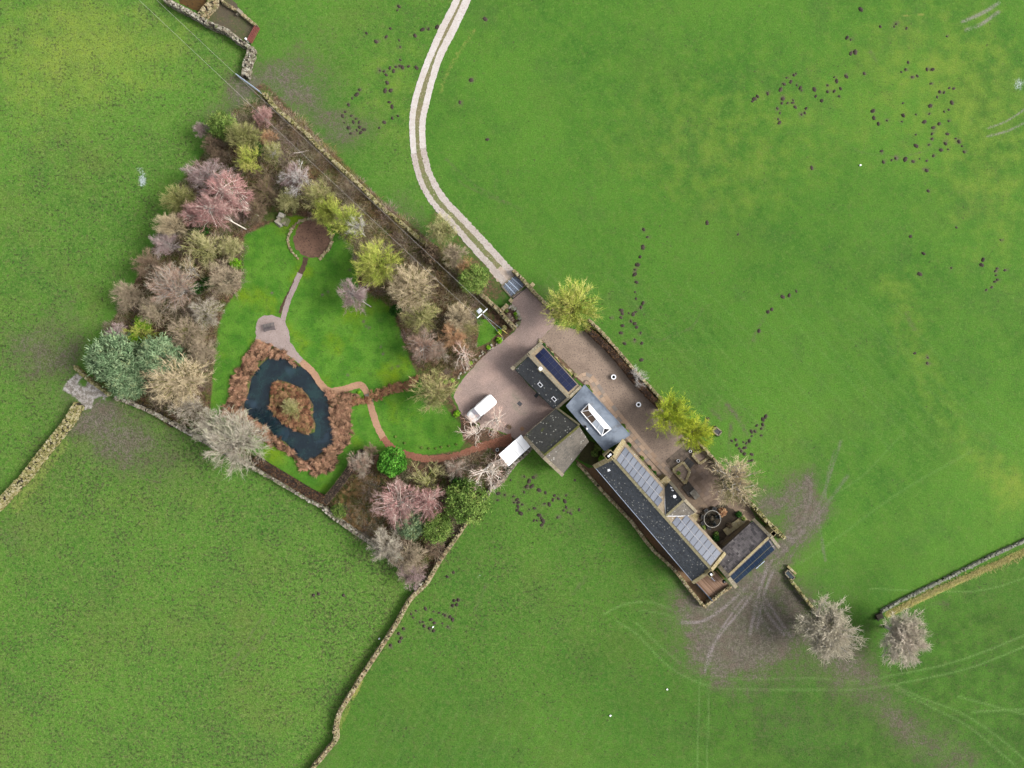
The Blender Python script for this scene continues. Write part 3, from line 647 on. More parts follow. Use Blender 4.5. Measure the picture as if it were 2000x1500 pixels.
YARD = [(1002, 579), (1030, 560), (1040, 574), (1070, 602), (1085, 625), (1080, 640), (1073, 645), (1050, 670), (1034, 690), (1003, 718), (1040, 760), (1084, 800), (1070, 815), (1024, 852), (1014, 862), (985, 845), (955, 835), (925, 832), (908, 818), (896, 800), (886, 776), (890, 760), (906, 738), (935, 705), (960, 682), (985, 664), (1004, 648), (1012, 636), (1013, 620), (1010, 606), (1000, 594)]
sheet('courtyard', YARD, 0.006, M_SETT, 5, 0.5, 'pinkish sett paved courtyard around the white van')
GYARD = [(1073, 645), (1085, 634), (1110, 640), (1160, 652), (1196, 686), (1240, 740), (1290, 795), (1330, 845), (1362, 870), (1344, 888), (1318, 910), (1302, 918), (1260, 872), (1220, 825), (1180, 768), (1163, 738), (1150, 730), (1132, 735), (1118, 722), (1085, 690), (1060, 664), (1050, 668)]
sheet('gravel_yard', GYARD, 0.010, M_GRAVEL, 5, 0.5, 'brown gravel strip beside the clipped hedge')
WALK = [(1130, 738), (1138, 731), (1150, 729), (1160, 736), (1180, 768), (1220, 825), (1262, 875), (1302, 918), (1312, 914), (1345, 888), (1362, 872), (1380, 884), (1400, 908), (1415, 925), (1455, 975), (1475, 1010), (1440, 1045), (1405, 1080), (1360, 1030), (1300, 985), (1290, 935), (1240, 885), (1205, 850), (1180, 810), (1150, 760)]
sheet('paved_walk', WALK, 0.014, M_PATIO, 5, 0.5, 'worn stone paved walk and terrace along the long house')
sheet('planted_ground', [(1048, 668), (1060, 664), (1085, 690), (1118, 722), (1150, 735), (1240, 885), (1290, 935), (1300, 985), (1220, 862), (1140, 752)], 0.004, speckle('border_earth', (128, 104, 84), (104, 86, 70), (146, 116, 92), 0.9, 5, 0.35), 5, .6)
sheet('moss_ground', [(1146, 858), (1176, 872), (1200, 893), (1165, 915), (1128, 896)], 0.003, speckle('mossy_earth', (70, 78, 34), (92, 84, 52), (54, 50, 34), 0.8, 4, .35), 5, .6)
TERR = [(1120, 895), (1150, 915), (1165, 912), (1355, 1136), (1389, 1171), (1376, 1184), (1320, 1118), (1250, 1036), (1182, 962), (1132, 908)]
sheet('sunken_passage', TERR, 0.012, speckle('passage_ground', (132, 102, 72), (104, 90, 74), (150, 118, 88), 0.5, 3.5, 0.3, k=1.4), 5, 0.5, 'brown passage between the long house and its field wall')
PAN = [(499, 640), (503, 624), (512, 617), (530, 616), (546, 620), (557, 628), (564, 645), (567, 668), (578, 684), (593, 703), (600, 712), (590, 716), (572, 700), (552, 688), (528, 672), (500, 664)]
sheet('gravel_circle', PAN, 0.008, M_PINKG, 4, 0.5, 'pinkish gravel pan with a bench by the pond')
ribbon('garden_path', [(598, 503), (594, 518), (586, 535)], 9, 0.010, M_SOIL, 0.8)
ribbon('garden_path', [(586, 534), (574, 562), (562, 590), (555, 615), (550, 632)], 10.5, 0.012, M_PINKG, 0.4)
ribbon('garden_path', [(588, 706), (612, 728), (628, 752), (645, 764), (672, 760), (704, 752), (719, 774), (728, 806), (738, 835), (750, 858)], 13, 0.011, M_ORANGE, 0.4)
ribbon('garden_path', [(748, 855), (764, 873), (795, 888), (840, 896), (890, 890), (940, 872), (1000, 858)], [13, 13, 13, 12, 13, 15, 24], 0.013, M_LEAFY, 1.0)
sheet('planted_ground', [(896, 802), (910, 820), (930, 832), (1012, 860), (985, 905), (945, 862), (905, 858), (900, 840)], 0.009, speckle('bed_earth', (118, 98, 78), (92, 76, 60), (132, 96, 72), 0.9, 5, 0.35), 5, 1.2)
sheet('round_bed', [(610 + 37 * math.cos(a) * (1 + .06 * math.sin(3 * a)), 466 + 38 * math.sin(a)) for a in np.linspace(0, 6.28, 26)[:-1]], 0.008, speckle('mulch', (104, 80, 66), (140, 108, 90), (76, 60, 50), 0.5, 3.5, 0.5, k=1.15), 4, 1.0, 'round bare bed of brown mulch on the lawn')
for nm_, poly, z in (('pond_water', POND, -0.22), ('pool_water', POOL1, -0.2), ('pool_water', POOL2, -0.2)):
    ctr = poly.mean(0)
    sheet(nm_, ctr + (poly - ctr) * 1.05, z, M_WATER, 4, 0.2)
LRUT = [(900, -30), (892, 0), (862, 60), (836, 120), (818, 170), (808, 210), (805, 250), (808, 300), (817, 340), (832, 375), (850, 402), (874, 426), (902, 458), (932, 492), (962, 524), (985, 552)]
RRUT = [(924, -30), (912, 0), (884, 60), (859, 110), (843, 160), (832, 205), (825, 240), (826, 290), (836, 330), (850, 362), (868, 390), (892, 416), (922, 447), (954, 482), (985, 516), (1004, 538)]
ribbon('gravel_track', LRUT[:8], [13, 13, 13, 12.5, 12, 12, 11.5, 11], 0.006, M_TRACK, 0.35)
ribbon('gravel_track', RRUT[:8], [15, 15, 14.5, 14, 12.5, 12, 12, 12], 0.006, M_TRACK, 0.35)
ribbon('gravel_track', LRUT[7:], [11, 10.5, 11, 12, 12, 12, 12], 0.006, M_TRACKR, 0.6)
ribbon('gravel_track', RRUT[7:], [12, 12, 13, 13, 13, 13], 0.006, M_TRACKR, 0.6)
ribbon('path_border', [(592, 522), (578, 545), (566, 570), (553, 594), (547, 612)], 5.5, 0.007, M_SOIL, 0.9)
ribbon('track_verge', [((a[0] + b[0]) / 2, (a[1] + b[1]) / 2) for a, b in zip(LRUT, RRUT)], [9, 10, 11, 12, 13, 14, 15, 15, 15, 16], 0.002,
       speckle('trodden_verge', (144, 136, 100), (122, 134, 80), (190, 176, 156), 0.8, 4, 0.3), 1.0)
sheet('track_mouth', [(955, 528), (985, 520), (1004, 536), (982, 558), (970, 548)], 0.004, speckle('worn_gravel', (196, 180, 168), (168, 150, 128), (214, 202, 194), 0.9, 4, 0.2, k=1.3), 4, 1.0)
STREAM = [(686, 786), (705, 782), (730, 775), (750, 768), (775, 757), (800, 750), (818, 744)]
ribbon('stream_bed', STREAM, [10, 9, 8, 7, 7, 6], 0.005, M_SOIL, 1.2)
sheet('fold_ground', [(396, 24), (420, 0), (436, -20), (450, -8), (474, 26), (504, 56), (490, 84), (462, 72), (440, 54), (408, 40)], 0.004, speckle('fold_earth', (104, 92, 80), (92, 104, 56), (128, 104, 86), 0.5, 3, 0.3), 4, 1)
sheet('fold_ground', PITB, 0.004, speckle('rusty_mud', (74, 66, 34), (104, 76, 38), (50, 44, 28), 0.6, 3, 0.3), 4, 1)

# ------------------------------------------------------------------ materials of walls and buildings
M_STONE = tinted('field_stone', [(86, 80, 70), (146, 136, 118), (176, 166, 146), (206, 200, 186), (128, 132, 92)], jitter=0.1)
M_STONE_MOSS = tinted('mossy_stone', [(98, 100, 54), (150, 144, 88), (176, 164, 116), (206, 196, 160), (150, 152, 74)], jitter=0.1)
M_STONE_TAN = tinted('tan_stone', [(132, 112, 82), (186, 166, 128), (206, 192, 160), (160, 156, 108), (120, 110, 84)], jitter=0.1)
M_CORE = speckle('wall_hearting', (74, 66, 56), (60, 56, 46), None, 2, 6, 0.3)
M_WALL = None
n = NT('coursed_sandstone', 0.9)
br = n.t.nodes.new('ShaderNodeTexBrick')
br.inputs['Scale'].default_value = 2.2
br.inputs['Color1'].default_value = lin(168, 146, 116); br.inputs['Color2'].default_value = lin(136, 118, 94); br.inputs['Mortar'].default_value = lin(92, 82, 70)
br.inputs['Mortar Size'].default_value = 0.02
mp = n.t.nodes.new('ShaderNodeMapping'); mp.inputs['Rotation'].default_value = (R(90), 0, 0)
n.lk(n.scaled((1, 1, 1), R(48)), mp.inputs['Vector']); n.lk(mp.outputs[0], br.inputs['Vector'])
c = n.val(br.outputs[0], n.math('MULTIPLY_ADD', n.noise(1.2, 4, 0.7), 0.8, 0.6))
n.bump(br.outputs['Fac'], -0.4, 0.03)
M_WALL = n.out(c)
def slate_mat(name, cols, lichen=0.5, moss=0.0, lk=1.0):
    n = NT(name, 0.6, 0.3)
    r = n.t.nodes.new('ShaderNodeValToRGB')
    for i, c in enumerate(cols):
        p = i / (len(cols) - 1)
        e = r.color_ramp.elements[i] if i < 2 else r.color_ramp.elements.new(p)
        e.position = p; e.color = lin(*c)
    n.lk(n.attr('tint').outputs['Fac'], r.inputs[0])
    col = n.val(r.outputs[0], n.math('MULTIPLY_ADD', n.noise(0.5, 4, 0.6), 0.7, 0.65))
    patch = n.noise(0.22, 3, 0.6)
    sp = n.vor(2.7)
    rnd = n.vor(2.7, out='Color')
    on = n.step(n.math('ADD', n.sep(rnd)[0], n.math('MULTIPLY_ADD', patch, 1.2, -0.6)), 1.0 - lichen * 0.62, 1.02 - lichen * 0.62)
    col = n.mix(n.math('MULTIPLY', n.math('MULTIPLY', on, n.step(sp, 0.36, 0.20)), 0.9), col, lin(206, 204, 196, lk))
    col = n.mix(n.math('MULTIPLY', n.step(n.noise(5, 3, 0.7), 0.60, 0.68), 0.4 * lichen), col, lin(170, 168, 156))
    if moss:
        col = n.mix(n.step(n.noise(0.6, 5, 0.7), 0.62 - moss * .1, 0.72), col, lin(104, 112, 40))
    n.bump(n.noise(4, 3), 0.2, 0.02)
    return n.out(col)
M_SLATE = slate_mat('dark_slate', [(78, 83, 92), (104, 108, 116), (90, 92, 96)], 0.55)
M_SLATE_A = slate_mat('charcoal_slate', [(66, 70, 76), (84, 88, 92), (78, 76, 76)], 0.34)
M_SLATE_L = slate_mat('sunlit_slate', [(112, 104, 94), (128, 120, 108), (100, 94, 86)], 0.30)  # lighter copy for sun-facing slopes, the sunlight put into its colour
M_SLATE_B = slate_mat('shaded_mossy_slate', [(62, 63, 60), (80, 80, 76), (72, 71, 64)], 0.45, 0.45)  # shade of the barn's dark slope put into the slate colour, plus moss
M_SLATE_T = slate_mat('sunlit_tan_slate', [(150, 132, 106), (168, 150, 122), (140, 124, 100)], 0.25)  # tan is the slate's sunlit tone, painted in for the north-east slopes
M_STONESLATE = slate_mat('stone_slate', [(104, 98, 98), (142, 134, 134), (84, 80, 82), (160, 152, 150)], 0.12)
M_UNDER = solid('roof_board', (52, 48, 44), 0.9)
M_COPING = speckle('gritstone_coping', (176, 164, 138), (138, 128, 108), (196, 192, 176), 1.1, 6, 0.3)
M_COPINGY = speckle('lichen_coping', (198, 182, 138), (166, 150, 110), (220, 214, 190), 1.1, 6, 0.25)
M_RIDGE = speckle('ridge_stone', (158, 148, 116), (128, 124, 92), (188, 182, 152), 1.5, 6, 0.3)
M_LEAD = None
n = NT('lead_flat', 0.55, 0.3)
c = n.mix(n.step(n.noise(0.5, 5, 0.65), 0.38, 0.64), lin(112, 124, 140), lin(150, 162, 178))
c = n.mix(n.math('MULTIPLY', n.step(n.noise(0.35, 4, 0.7), 0.55, 0.7), 0.6), c, lin(112, 108, 106))
n.bump(n.noise(1.5, 3), 0.1, 0.03)
M_LEAD = n.out(c)
def panel_mat(name, ca, cb, spec=0.45):
    n = NT(name, 0.22, spec)
    c = n.mix(n.attr('tint').outputs['Fac'], lin(*ca), lin(*cb))
    return n.out(c)
M_PANEL = panel_mat('sky_pale_solar_glass', (116, 123, 138), (134, 140, 154))  # pale because the reflected sky is put into the base colour
M_PANELD = panel_mat('dark_solar_glass', (26, 34, 66), (34, 42, 76), .15)
M_PANELN = panel_mat('navy_solar_glass', (32, 46, 68), (40, 56, 80), .2)
M_FRAME = solid('panel_frame', (62, 66, 86), 0.4, 0.5)
M_FRAMED = solid('black_frame', (26, 28, 36), 0.4, 0.5)
M_RAIL = solid('aluminium_rail', (214, 216, 222), 0.35, 0.5)
M_WHITE = solid('white_paint', (246, 246, 246), 0.35, 0.4, k=1.9, wear=0.03)
M_WHITE2 = solid('white_plastic', (240, 242, 246), 0.5, 0.3, k=1.8, wear=0.04)
M_GLASS = solid('roof_glass', (150, 128, 112), 0.08, 0.5, wear=0.1)
M_GLASSW = solid('painted_sky_glass', (222, 230, 240), 0.1, 0.5, k=1.6, wear=0.04)  # brightness of the reflected sky painted as the glass colour
M_DARK = solid('dark_metal', (40, 40, 44), 0.5, 0.4)
M_BLACK = solid('black_rubber', (22, 22, 24), 0.7, 0.2)
M_WOOD = solid('weathered_wood', (124, 108, 90), 0.8, 0.1, wear=0.25)
M_BEAM = solid('oak_beam', (176, 140, 96), 0.8, 0.1, wear=0.2)
M_REDMETAL = solid('red_oxide', (146, 78, 72), 0.6, 0.3, wear=0.2)
M_GALV = solid('galvanised', (186, 200, 222), 0.35, 0.5, wear=0.1, k=1.4)
M_TERRA = solid('terracotta', (176, 104, 74), 0.8, 0.1, wear=0.2)
M_YELLOW = solid('yellow_guard', (226, 206, 120), 0.5, 0.3, k=1.3)
M_BRONZE = solid('copper_rim', (186, 140, 100), 0.5, 0.4)
M_BLUEGL = solid('blue_glass', (64, 92, 118), 0.08, 0.5)

# ------------------------------------------------------------------ drystone walls
def stone_wall(px_top, h, wid, mat, label, cat='wall', step=0.42, cap=True, name='drystone_wall', tumble=0.0, stone=0.30):
    l = smooth_line(px_top, 6.0)
    p = to_world(l, h)[:, :2]
    seg = np.linalg.norm(np.diff(p, axis=0), axis=1); L = np.concatenate([[0], np.cumsum(seg)])
    m = int(L[-1] / 0.30) + 2
    q = np.stack([np.interp(np.linspace(0, L[-1], m), L, p[:, i]) for i in (0, 1)], 1)
    d = np.gradient(q, axis=0); d /= np.linalg.norm(d, axis=1)[:, None]; nn = np.stack([-d[:, 1], d[:, 0]], 1)
    ang = np.arctan2(d[:, 1], d[:, 0])
    hv = h * (1 + tumble * (np.interp(np.arange(m), np.arange(0, m + 8, 8), RNG.uniform(-1, .3, len(np.arange(0, m + 8, 8))))))
    core = MB()
    wt = wid * 0.36; wb = wid * 0.5
    prof = [(-wb, -0.1), (-wt, .86), (wt, .86), (wb, -0.1)]
    V = np.stack([np.column_stack([q + nn * o, np.where(f > 0, hv * f, -0.1)]) for o, f in prof], 1)
    i = np.arange(m - 1)[:, None] * 4; j = np.arange(3)[None]
    core.add(V.reshape(-1, 3), np.stack([i + j, i + j + 1, i + j + 5, i + j + 4], -1))
    core.add(V[0], [[0, 1, 2, 3]]); core.add(V[-1], [[3, 2, 1, 0]])
    org = (q[m // 2][0], q[m // 2][1], 0)
    root = core.obj(name, M_CORE, None, org)
    tag(root, label, cat)
    st = MB()
    ncourse = max(2, int(h / 0.26))
    for c in range(ncourse):
        f = (c + 0.5) / ncourse
        for sgn in (-1, 1):
            k = m + m // 6
            t = np.sort(RNG.uniform(0, m - 1, k)); i0 = t.astype(int)
            off = (wb + (wt - wb) * f) * sgn * RNG.uniform(.86, 1.06, k)
            cc = np.column_stack([q[i0] + d[i0] * ((t - i0) * .3)[:, None] + nn[i0] * off[:, None], hv[i0] * f * .93])
            st.boxes(cc, np.column_stack([RNG.uniform(.22, .46, k) * stone / .3, RNG.uniform(.16, .28, k), np.full(k, h / ncourse * 1.0)]), ang[i0] + RNG.normal(0, .12, k), 0.14)
    if cap:
        rows = max(2, int(wid / 0.30))
        for rr in range(rows):
            k = int(m * 1.15)
            t = np.sort(RNG.uniform(0, m - 1, k)); i0 = t.astype(int)
            off = ((rr + .5) / rows - .5) * wt * 2.1 + RNG.normal(0, .03, k)
            cc = np.column_stack([q[i0] + d[i0] * ((t - i0) * .3)[:, None] + nn[i0] * off[:, None], hv[i0] * .94 + RNG.uniform(-.05, .09, k)])
            st.boxes(cc, np.column_stack([RNG.uniform(.14, .34, k), RNG.uniform(.22, .40, k), RNG.uniform(.14, .28, k)]), ang[i0] + RNG.normal(0, .3, k), 0.2)
    st.obj('stones', mat, root, kind='stuff')
    return root
stone_wall([(318, -8), (326, 0), (356, 16), (382, 30), (408, 45), (440, 58), (460, 74), (484, 90)], 1.5, 0.75, M_STONE, 'pale drystone field wall running in from the top edge, left of the sheepfold')
stone_wall([(489, 92), (487, 104), (482, 116), (479, 130), (477, 147)], 1.4, 1.15, M_STONE, 'short broad drystone wall between red gate and metal gate, upper left')
stone_wall([(420, -12), (414, 0), (402, 14), (391, 27)], 1.4, 1.15, M_STONE_TAN, 'short broad stone cross wall inside the sheepfold at the top edge')
stone_wall([(425, -12), (436, 4), (454, 15), (472, 27), (488, 40), (503, 53)], 0.6, 0.3, M_STONE_TAN, 'low thin stone kerb wall along the right side of the sheepfold', stone=.4)
stone_wall([(513, 180), (536, 208), (566, 234), (600, 262), (612, 277), (660, 322), (712, 371), (744, 404), (784, 436), (829, 474)], 1.4, 0.55, M_STONE_MOSS, 'long mossy drystone wall along the north-east side of the wooded garden')
stone_wall([(832, 478), (860, 504), (896, 537), (934, 570)], 0.9, 0.5, M_STONE_MOSS, 'low tumbled stretch of wall overgrown beside the track hedge', tumble=.5)
stone_wall([(938, 573), (956, 589), (972, 604), (990, 624), (1005, 640)], 1.5, 0.55, M_STONE_TAN, 'pale lichened wall between the utility pole and the gateway flower bed')
stone_wall([(978, 607), (990, 596)], 1.3, 0.5, M_STONE_TAN, 'stub of wall at the top of the gateway flower bed')
stone_wall([(1002, 528), (1018, 542), (1030, 556), (1050, 577), (1072, 599), (1092, 616)], 1.2, 0.45, M_STONE_TAN, 'thin pale wall from the cattle grid to the big lime green tree')
stone_wall([(1150, 624), (1170, 644), (1194, 669), (1221, 701), (1246, 731), (1272, 758), (1296, 784)], 1.3, 0.36, M_STONE_TAN, 'thin tan wall behind the clipped brown hedge')
stone_wall([(1363, 862), (1376, 875), (1395, 898), (1417, 922), (1445, 956), (1466, 982)], 1.3, 0.34, M_STONE_TAN, 'thin pale wall curving past the raised beds')
stone_wall([(1468, 984), (1484, 1002), (1500, 1020), (1517, 1036), (1533, 1052)], 1.4, 0.6, M_STONE_MOSS, 'mossy green wall beside the stone slated workshop')
stone_wall([(-30, 1010), (0, 979), (16, 961), (44, 932), (70, 898), (100, 860), (127, 826), (149, 790)], 1.5, 1.3, M_STONE_MOSS, 'very broad mossy wall coming in from the left edge to the stony gateway')
stone_wall([(144, 717), (160, 731), (176, 745), (196, 759), (212, 771)], 1.0, 0.4, M_STONE_MOSS, 'low wall at the top of the stony gateway under the pine')
stone_wall([(222, 777), (250, 786), (300, 808), (350, 836), (386, 856), (430, 880), (470, 902)], 1.3, 0.5, M_STONE, 'grey drystone wall along the lower left edge of the garden')
stone_wall([(474, 904), (500, 918), (560, 952), (600, 976), (628, 992)], 1.3, 0.4, M_STONE, 'grey wall in front of the brown hedge below the pond')
stone_wall([(631, 994), (660, 1017), (688, 1037), (722, 1059), (760, 1090), (800, 1126), (826, 1142)], 1.4, 0.62, M_STONE, 'pale speckled drystone wall along the wet corner of the garden')
stone_wall([(1040, 872), (1024, 889), (1006, 905), (988, 930), (977, 943), (960, 956), (950, 968), (943, 979)], 1.2, 0.55, M_STONE, 'pale drystone wall curving down from the white roofed shed')
stone_wall([(941, 982), (925, 1002), (911, 1021), (890, 1052), (860, 1094), (838, 1132)], 1.3, 0.55, M_STONE_TAN, 'tan drystone wall below the evergreen tree on the garden side')
stone_wall([(836, 1135), (829, 1144), (800, 1173), (773, 1220), (747, 1260), (707, 1321), (675, 1372), (660, 1399), (653, 1430), (655, 1446), (636, 1471), (612, 1500), (595, 1525)], 1.4, 0.62, M_STONE_TAN, 'long pale drystone wall winding down to the bottom edge')
stone_wall([(1129, 906), (1155, 934), (1182, 965), (1210, 994), (1236, 1022), (1274, 1072), (1317, 1113), (1350, 1155), (1376, 1186)], 1.2, 0.32, M_STONE_TAN, 'thin tan retaining wall along the passage below the long house')
stone_wall([(1377, 1186), (1400, 1166), (1427, 1146)], 1.2, 0.4, M_STONE_TAN, 'tan wall closing the end of the decked terrace')
stone_wall([(2060, 1030), (2000, 1058), (1940, 1085), (1880, 1115), (1820, 1144), (1760, 1174), (1722, 1195)], 0.4, 0.32, tinted('pale_grey_stone', [(128, 132, 112), (146, 148, 134), (160, 160, 148), (132, 142, 108)], k=1.15), 'grey field wall with straw coloured grass from the right edge')
stone_wall([(1545, 1133), (1560, 1152), (1582, 1180), (1606, 1206)], 1.0, 0.26, M_STONE_MOSS, 'short thin wall between the water trough and the pale trees')
for x, y, lb in ((998, 587, 'squat stone gatepost at the lower left corner of the cattle grid'), (1040, 556, 'pale boulder by the top right of the cattle grid')):
    m = MB(); c = P(x, y, .9); m.box((c[0], c[1], .45), (.55, .55, 1.0), R(45)); m.box((c[0], c[1], 1.0), (.62, .62, .14), R(45), .9)
    tag(m.obj('gatepost' if x < 1000 else 'boulder', M_COPINGY, None, (c[0], c[1], 0)), lb, 'post' if x < 1000 else 'boulder')

# ------------------------------------------------------------------ buildings
class Slope:
    """one roof plane: eave a-b, ridge a-b (pixel, pixel, height)"""
    def __init__(s, ea, eb, ra, rb):
        s.ea, s.eb, s.ra, s.rb = [P(*p) for p in (ea, eb, ra, rb)]
        nrm = np.cross(s.eb - s.ea, s.ra - s.ea) + np.cross(s.rb - s.ra, s.eb - s.rb) * 0
        nrm /= np.linalg.norm(nrm)
        s.n = nrm if nrm[2] > 0 else -nrm
    def at(s, u, v, lift=0.0):
        """u along the eave 0-1, v from ridge (0) to eave (1)"""
        u = np.asarray(u, float)[..., None]; v = np.asarray(v, float)[..., None]
        r = s.ra + (s.rb - s.ra) * u; e = s.ea + (s.eb - s.ea) * u
        return r + (e - r) * v + s.n * np.asarray(lift, float)[..., None]
    def slab(s, mb, th=0.12, k=8):
        g = np.linspace(0, 1, k + 1); U, V_ = np.meshgrid(g, g)
        t = s.at(U.ravel(), V_.ravel()); b = t - s.n * th
        i = (np.arange(k)[:, None] * (k + 1) + np.arange(k)[None]).ravel()
        q = np.stack([i, i + 1, i + k + 2, i + k + 1], 1); n_ = len(t)
        mb.add(np.vstack([t, b]), np.vstack([q, q[:, ::-1] + n_]))
        e = s.at(np.array([0, 1, 1, 0]), np.array([0, 0, 1, 1])); e2 = e - s.n * th
        mb.add(np.vstack([e, e2]), [(0, 4, 5, 1), (1, 5, 6, 2), (2, 6, 7, 3), (3, 7, 4, 0)])
    def slates(s, mb, row=0.24, col=0.32, th=0.03, var=0.35, u0=0, u1=1, v0=0, v1=1.01):
        ln = np.linalg.norm((s.ra + s.ea) / 2 - (s.rb + s.eb) / 2) * (u1 - u0); hh = np.linalg.norm((s.ra + s.rb) / 2 - (s.ea + s.eb) / 2) * (v1 - v0)
        nr, nc = max(2, int(hh / row)), max(2, int(ln / col))
        for r in range(nr):
            va = v0 + (v1 - v0) * r / nr; vb = v0 + (v1 - v0) * (r + 1.12) / nr
            off = (r % 2) * .5 + RNG.uniform(-.1, .1)
            w_ = RNG.uniform(1 - var, 1 + var, nc); e = np.concatenate([[0], np.cumsum(w_)]); e /= e[-1]
            e = np.clip(e + (off - .25) / nc, 0, 1); e[0], e[-1] = 0, 1
            ul = u0 + (u1 - u0) * e[:-1] + 0.012 * col / ln; ur = u0 + (u1 - u0) * e[1:] - 0.03 * col / ln
            k = len(ul); vbj = np.minimum(vb + RNG.normal(0, .03 / nr, k), v1)
            lo = th * RNG.uniform(.9, 1.4, k)
            pts = np.stack([s.at(ul, np.full(k, va), np.full(k, .004)), s.at(ur, np.full(k, va), np.full(k, .004)), s.at(ur, vbj, lo), s.at(ul, vbj, lo), s.at(ur, vbj, lo * 0), s.at(ul, vbj, lo * 0)], 1)
            b = np.arange(k)[:, None] * 6
            t = RNG.random(k)
            mb.add(pts.reshape(-1, 3), np.concatenate([b + np.array([[0, 1, 2, 3]]), b + np.array([[3, 2, 4, 5]])]), qt=np.concatenate([t, t]))
    def build(s, root, mat, row=0.24, col=0.32, th=0.03, moss=None):
        m = MB(); s.slab(m); o = m.obj('roof_slope', M_UNDER, root)
        m = MB(); s.slates(m, row, col, th); m.obj('slates', mat, o, kind='stuff')
        return o
    def panels(s, root, u0, u1, v0, v1, nc, nr, mat, fmat, gap=0.012, lift=0.09, name='solar_panel', fr=0.02):
        for r in range(nr):
            for c in range(nc):
                a, b = u0 + (u1 - u0) * (c + gap) / nc, u0 + (u1 - u0) * (c + 1 - gap) / nc
                p, q = v0 + (v1 - v0) * (r + gap * .6) / nr, v0 + (v1 - v0) * (r + 1 - gap * .6) / nr
                t = s.at(np.array([a, b, b, a]), np.array([p, p, q, q]), lift); bt = t - s.n * 0.04
                m = MB().add(np.vstack([t, bt]), [(0, 1, 2, 3), (0, 4, 5, 1), (1, 5, 6, 2), (2, 6, 7, 3), (3, 7, 4, 0)], mi=0)
                cc = t.mean(0); g = cc + (t - cc) * (1 - fr * 2) + s.n * .004
                m.add(g, [(0, 1, 2, 3)], qt=RNG.random(), mi=1)
                m.obj(name, [fmat, mat], root)
def strip(mb, a, b, wd, th, pieces=1, side=None, tint=None, gap=0.012, lap=0.0):
    """a run of flat stones from a to b (world points at their underside)"""
    a, b = np.asarray(a, float), np.asarray(b, float)
    d = (b - a); L = np.linalg.norm(d); d /= L
    sd = np.cross(d, (0, 0, 1.0)); sd /= np.linalg.norm(sd); up = np.cross(sd, d)
    for i in range(pieces):
        p = a + d * (L * i / pieces + gap); q = a + d * (L * (i + 1) / pieces - gap)
        j = RNG.normal(0, .012) if pieces > 1 else 0
        v = [p - sd * wd / 2, q - sd * wd / 2, q + sd * wd / 2, p + sd * wd / 2]
        v = np.array(v + [x + up * (th + j) for x in v])
        mb.add(v, [(4, 5, 6, 7), (3, 2, 1, 0), (0, 1, 5, 4), (1, 2, 6, 5), (2, 3, 7, 6), (3, 0, 4, 7)], qt=RNG.random() if tint is None else tint)
def coping(root, pts, wd=0.42, th=0.14, mat=None, pieces=6, name='coping', lift=0.06):
    m = MB()
    w_ = [P(*p) + (0, 0, lift) for p in pts]
    for a, b in zip(w_[:-1], w_[1:]):
        strip(m, a, b, wd, th, pieces)
    return m.obj(name, mat or M_COPING, root)
def walls(root, pts, inset=0.28, mat=None, z0=-0.1, name='wall'):
    p = np.array([P(*q) for q in pts]); c = p[:, :2].mean(0)
    d = c - p[:, :2]; L = np.linalg.norm(d, axis=1)[:, None]
    p[:, :2] += d / L * inset; p[:, 2] -= 0.24
    n_ = len(p); b = p.copy(); b[:, 2] = z0
    i = np.arange(n_)
    return MB().add(np.vstack([b, p]), np.stack([i, (i + 1) % n_, n_ + (i + 1) % n_, n_ + i], 1)).obj(name, mat or M_WALL, root)
def ridge(root, a, b, mat=None, wd=0.36):
    m = MB(); strip(m, P(*a) + (0, 0, .02), P(*b) + (0, 0, .02), wd, 0.12, int(np.linalg.norm(P(*b) - P(*a)) / .5)); return m.obj('ridge_tiles', mat or M_RIDGE, root)
def gutter(root, a, b, mat=None, out=(0, 0)):
    m = MB(); m.tube([P(*a) + (0, 0, -.1), P(*b) + (0, 0, -.1)], .055, 6); return m.obj('gutter', mat or M_DARK, root)
def chimney(root, px, py, z, size, ang, zb, pots=1, mat=None):
    c = P(px, py, z); m = MB()
    m.box((c[0], c[1], (z + zb) / 2), (size[0], size[1], z - zb), R(ang)); m.box((c[0], c[1], z - .08), (size[0] + .16, size[1] + .16, .16), R(ang))
    o = m.obj('chimney', mat or M_COPINGY, root)
    for k in range(pots):
        t = (k - (pots - 1) / 2) * .38
        p = MB(); cx, cy = c[0] + math.cos(R(ang)) * t, c[1] + math.sin(R(ang)) * t
        p.tube([(cx, cy, z - .05), (cx, cy, z + .35), (cx, cy, z + .38)], [.15, .13, .16], 10); p.obj('chimney_pot', M_WHITE2, o)
    return o
def opening(root, a, b, t0, t1, z0, z1, name, mat, sub, submat, out=0.03):
    """a framed opening set in the wall between plan pixels a and b"""
    A, B = P(*a)[:2], P(*b)[:2]; d = (B - A) / np.linalg.norm(B - A); nn = np.array((d[1], -d[0]))
    c = A + (B - A) * (t0 + t1) / 2; L = np.linalg.norm(B - A) * (t1 - t0)
    an = math.atan2(d[1], d[0]); m = MB(); c = c + nn * out
    for sx in (-1, 1): m.box((c[0] + d[0] * sx * L / 2, c[1] + d[1] * sx * L / 2, (z0 + z1) / 2), (.14, .16, z1 - z0), an)
    m.box((c[0], c[1], z1 + .1), (L + .3, .18, .2), an); m.box((c[0], c[1], z0 - .06), (L + .3, .22, .12), an)
    o = m.obj(name, mat, root)
    m = MB(); m.box((c[0] - nn[0] * .03, c[1] - nn[1] * .03, (z0 + z1) / 2), (L - .1, .06, z1 - z0 - .02), an); m.obj(sub, submat, o)

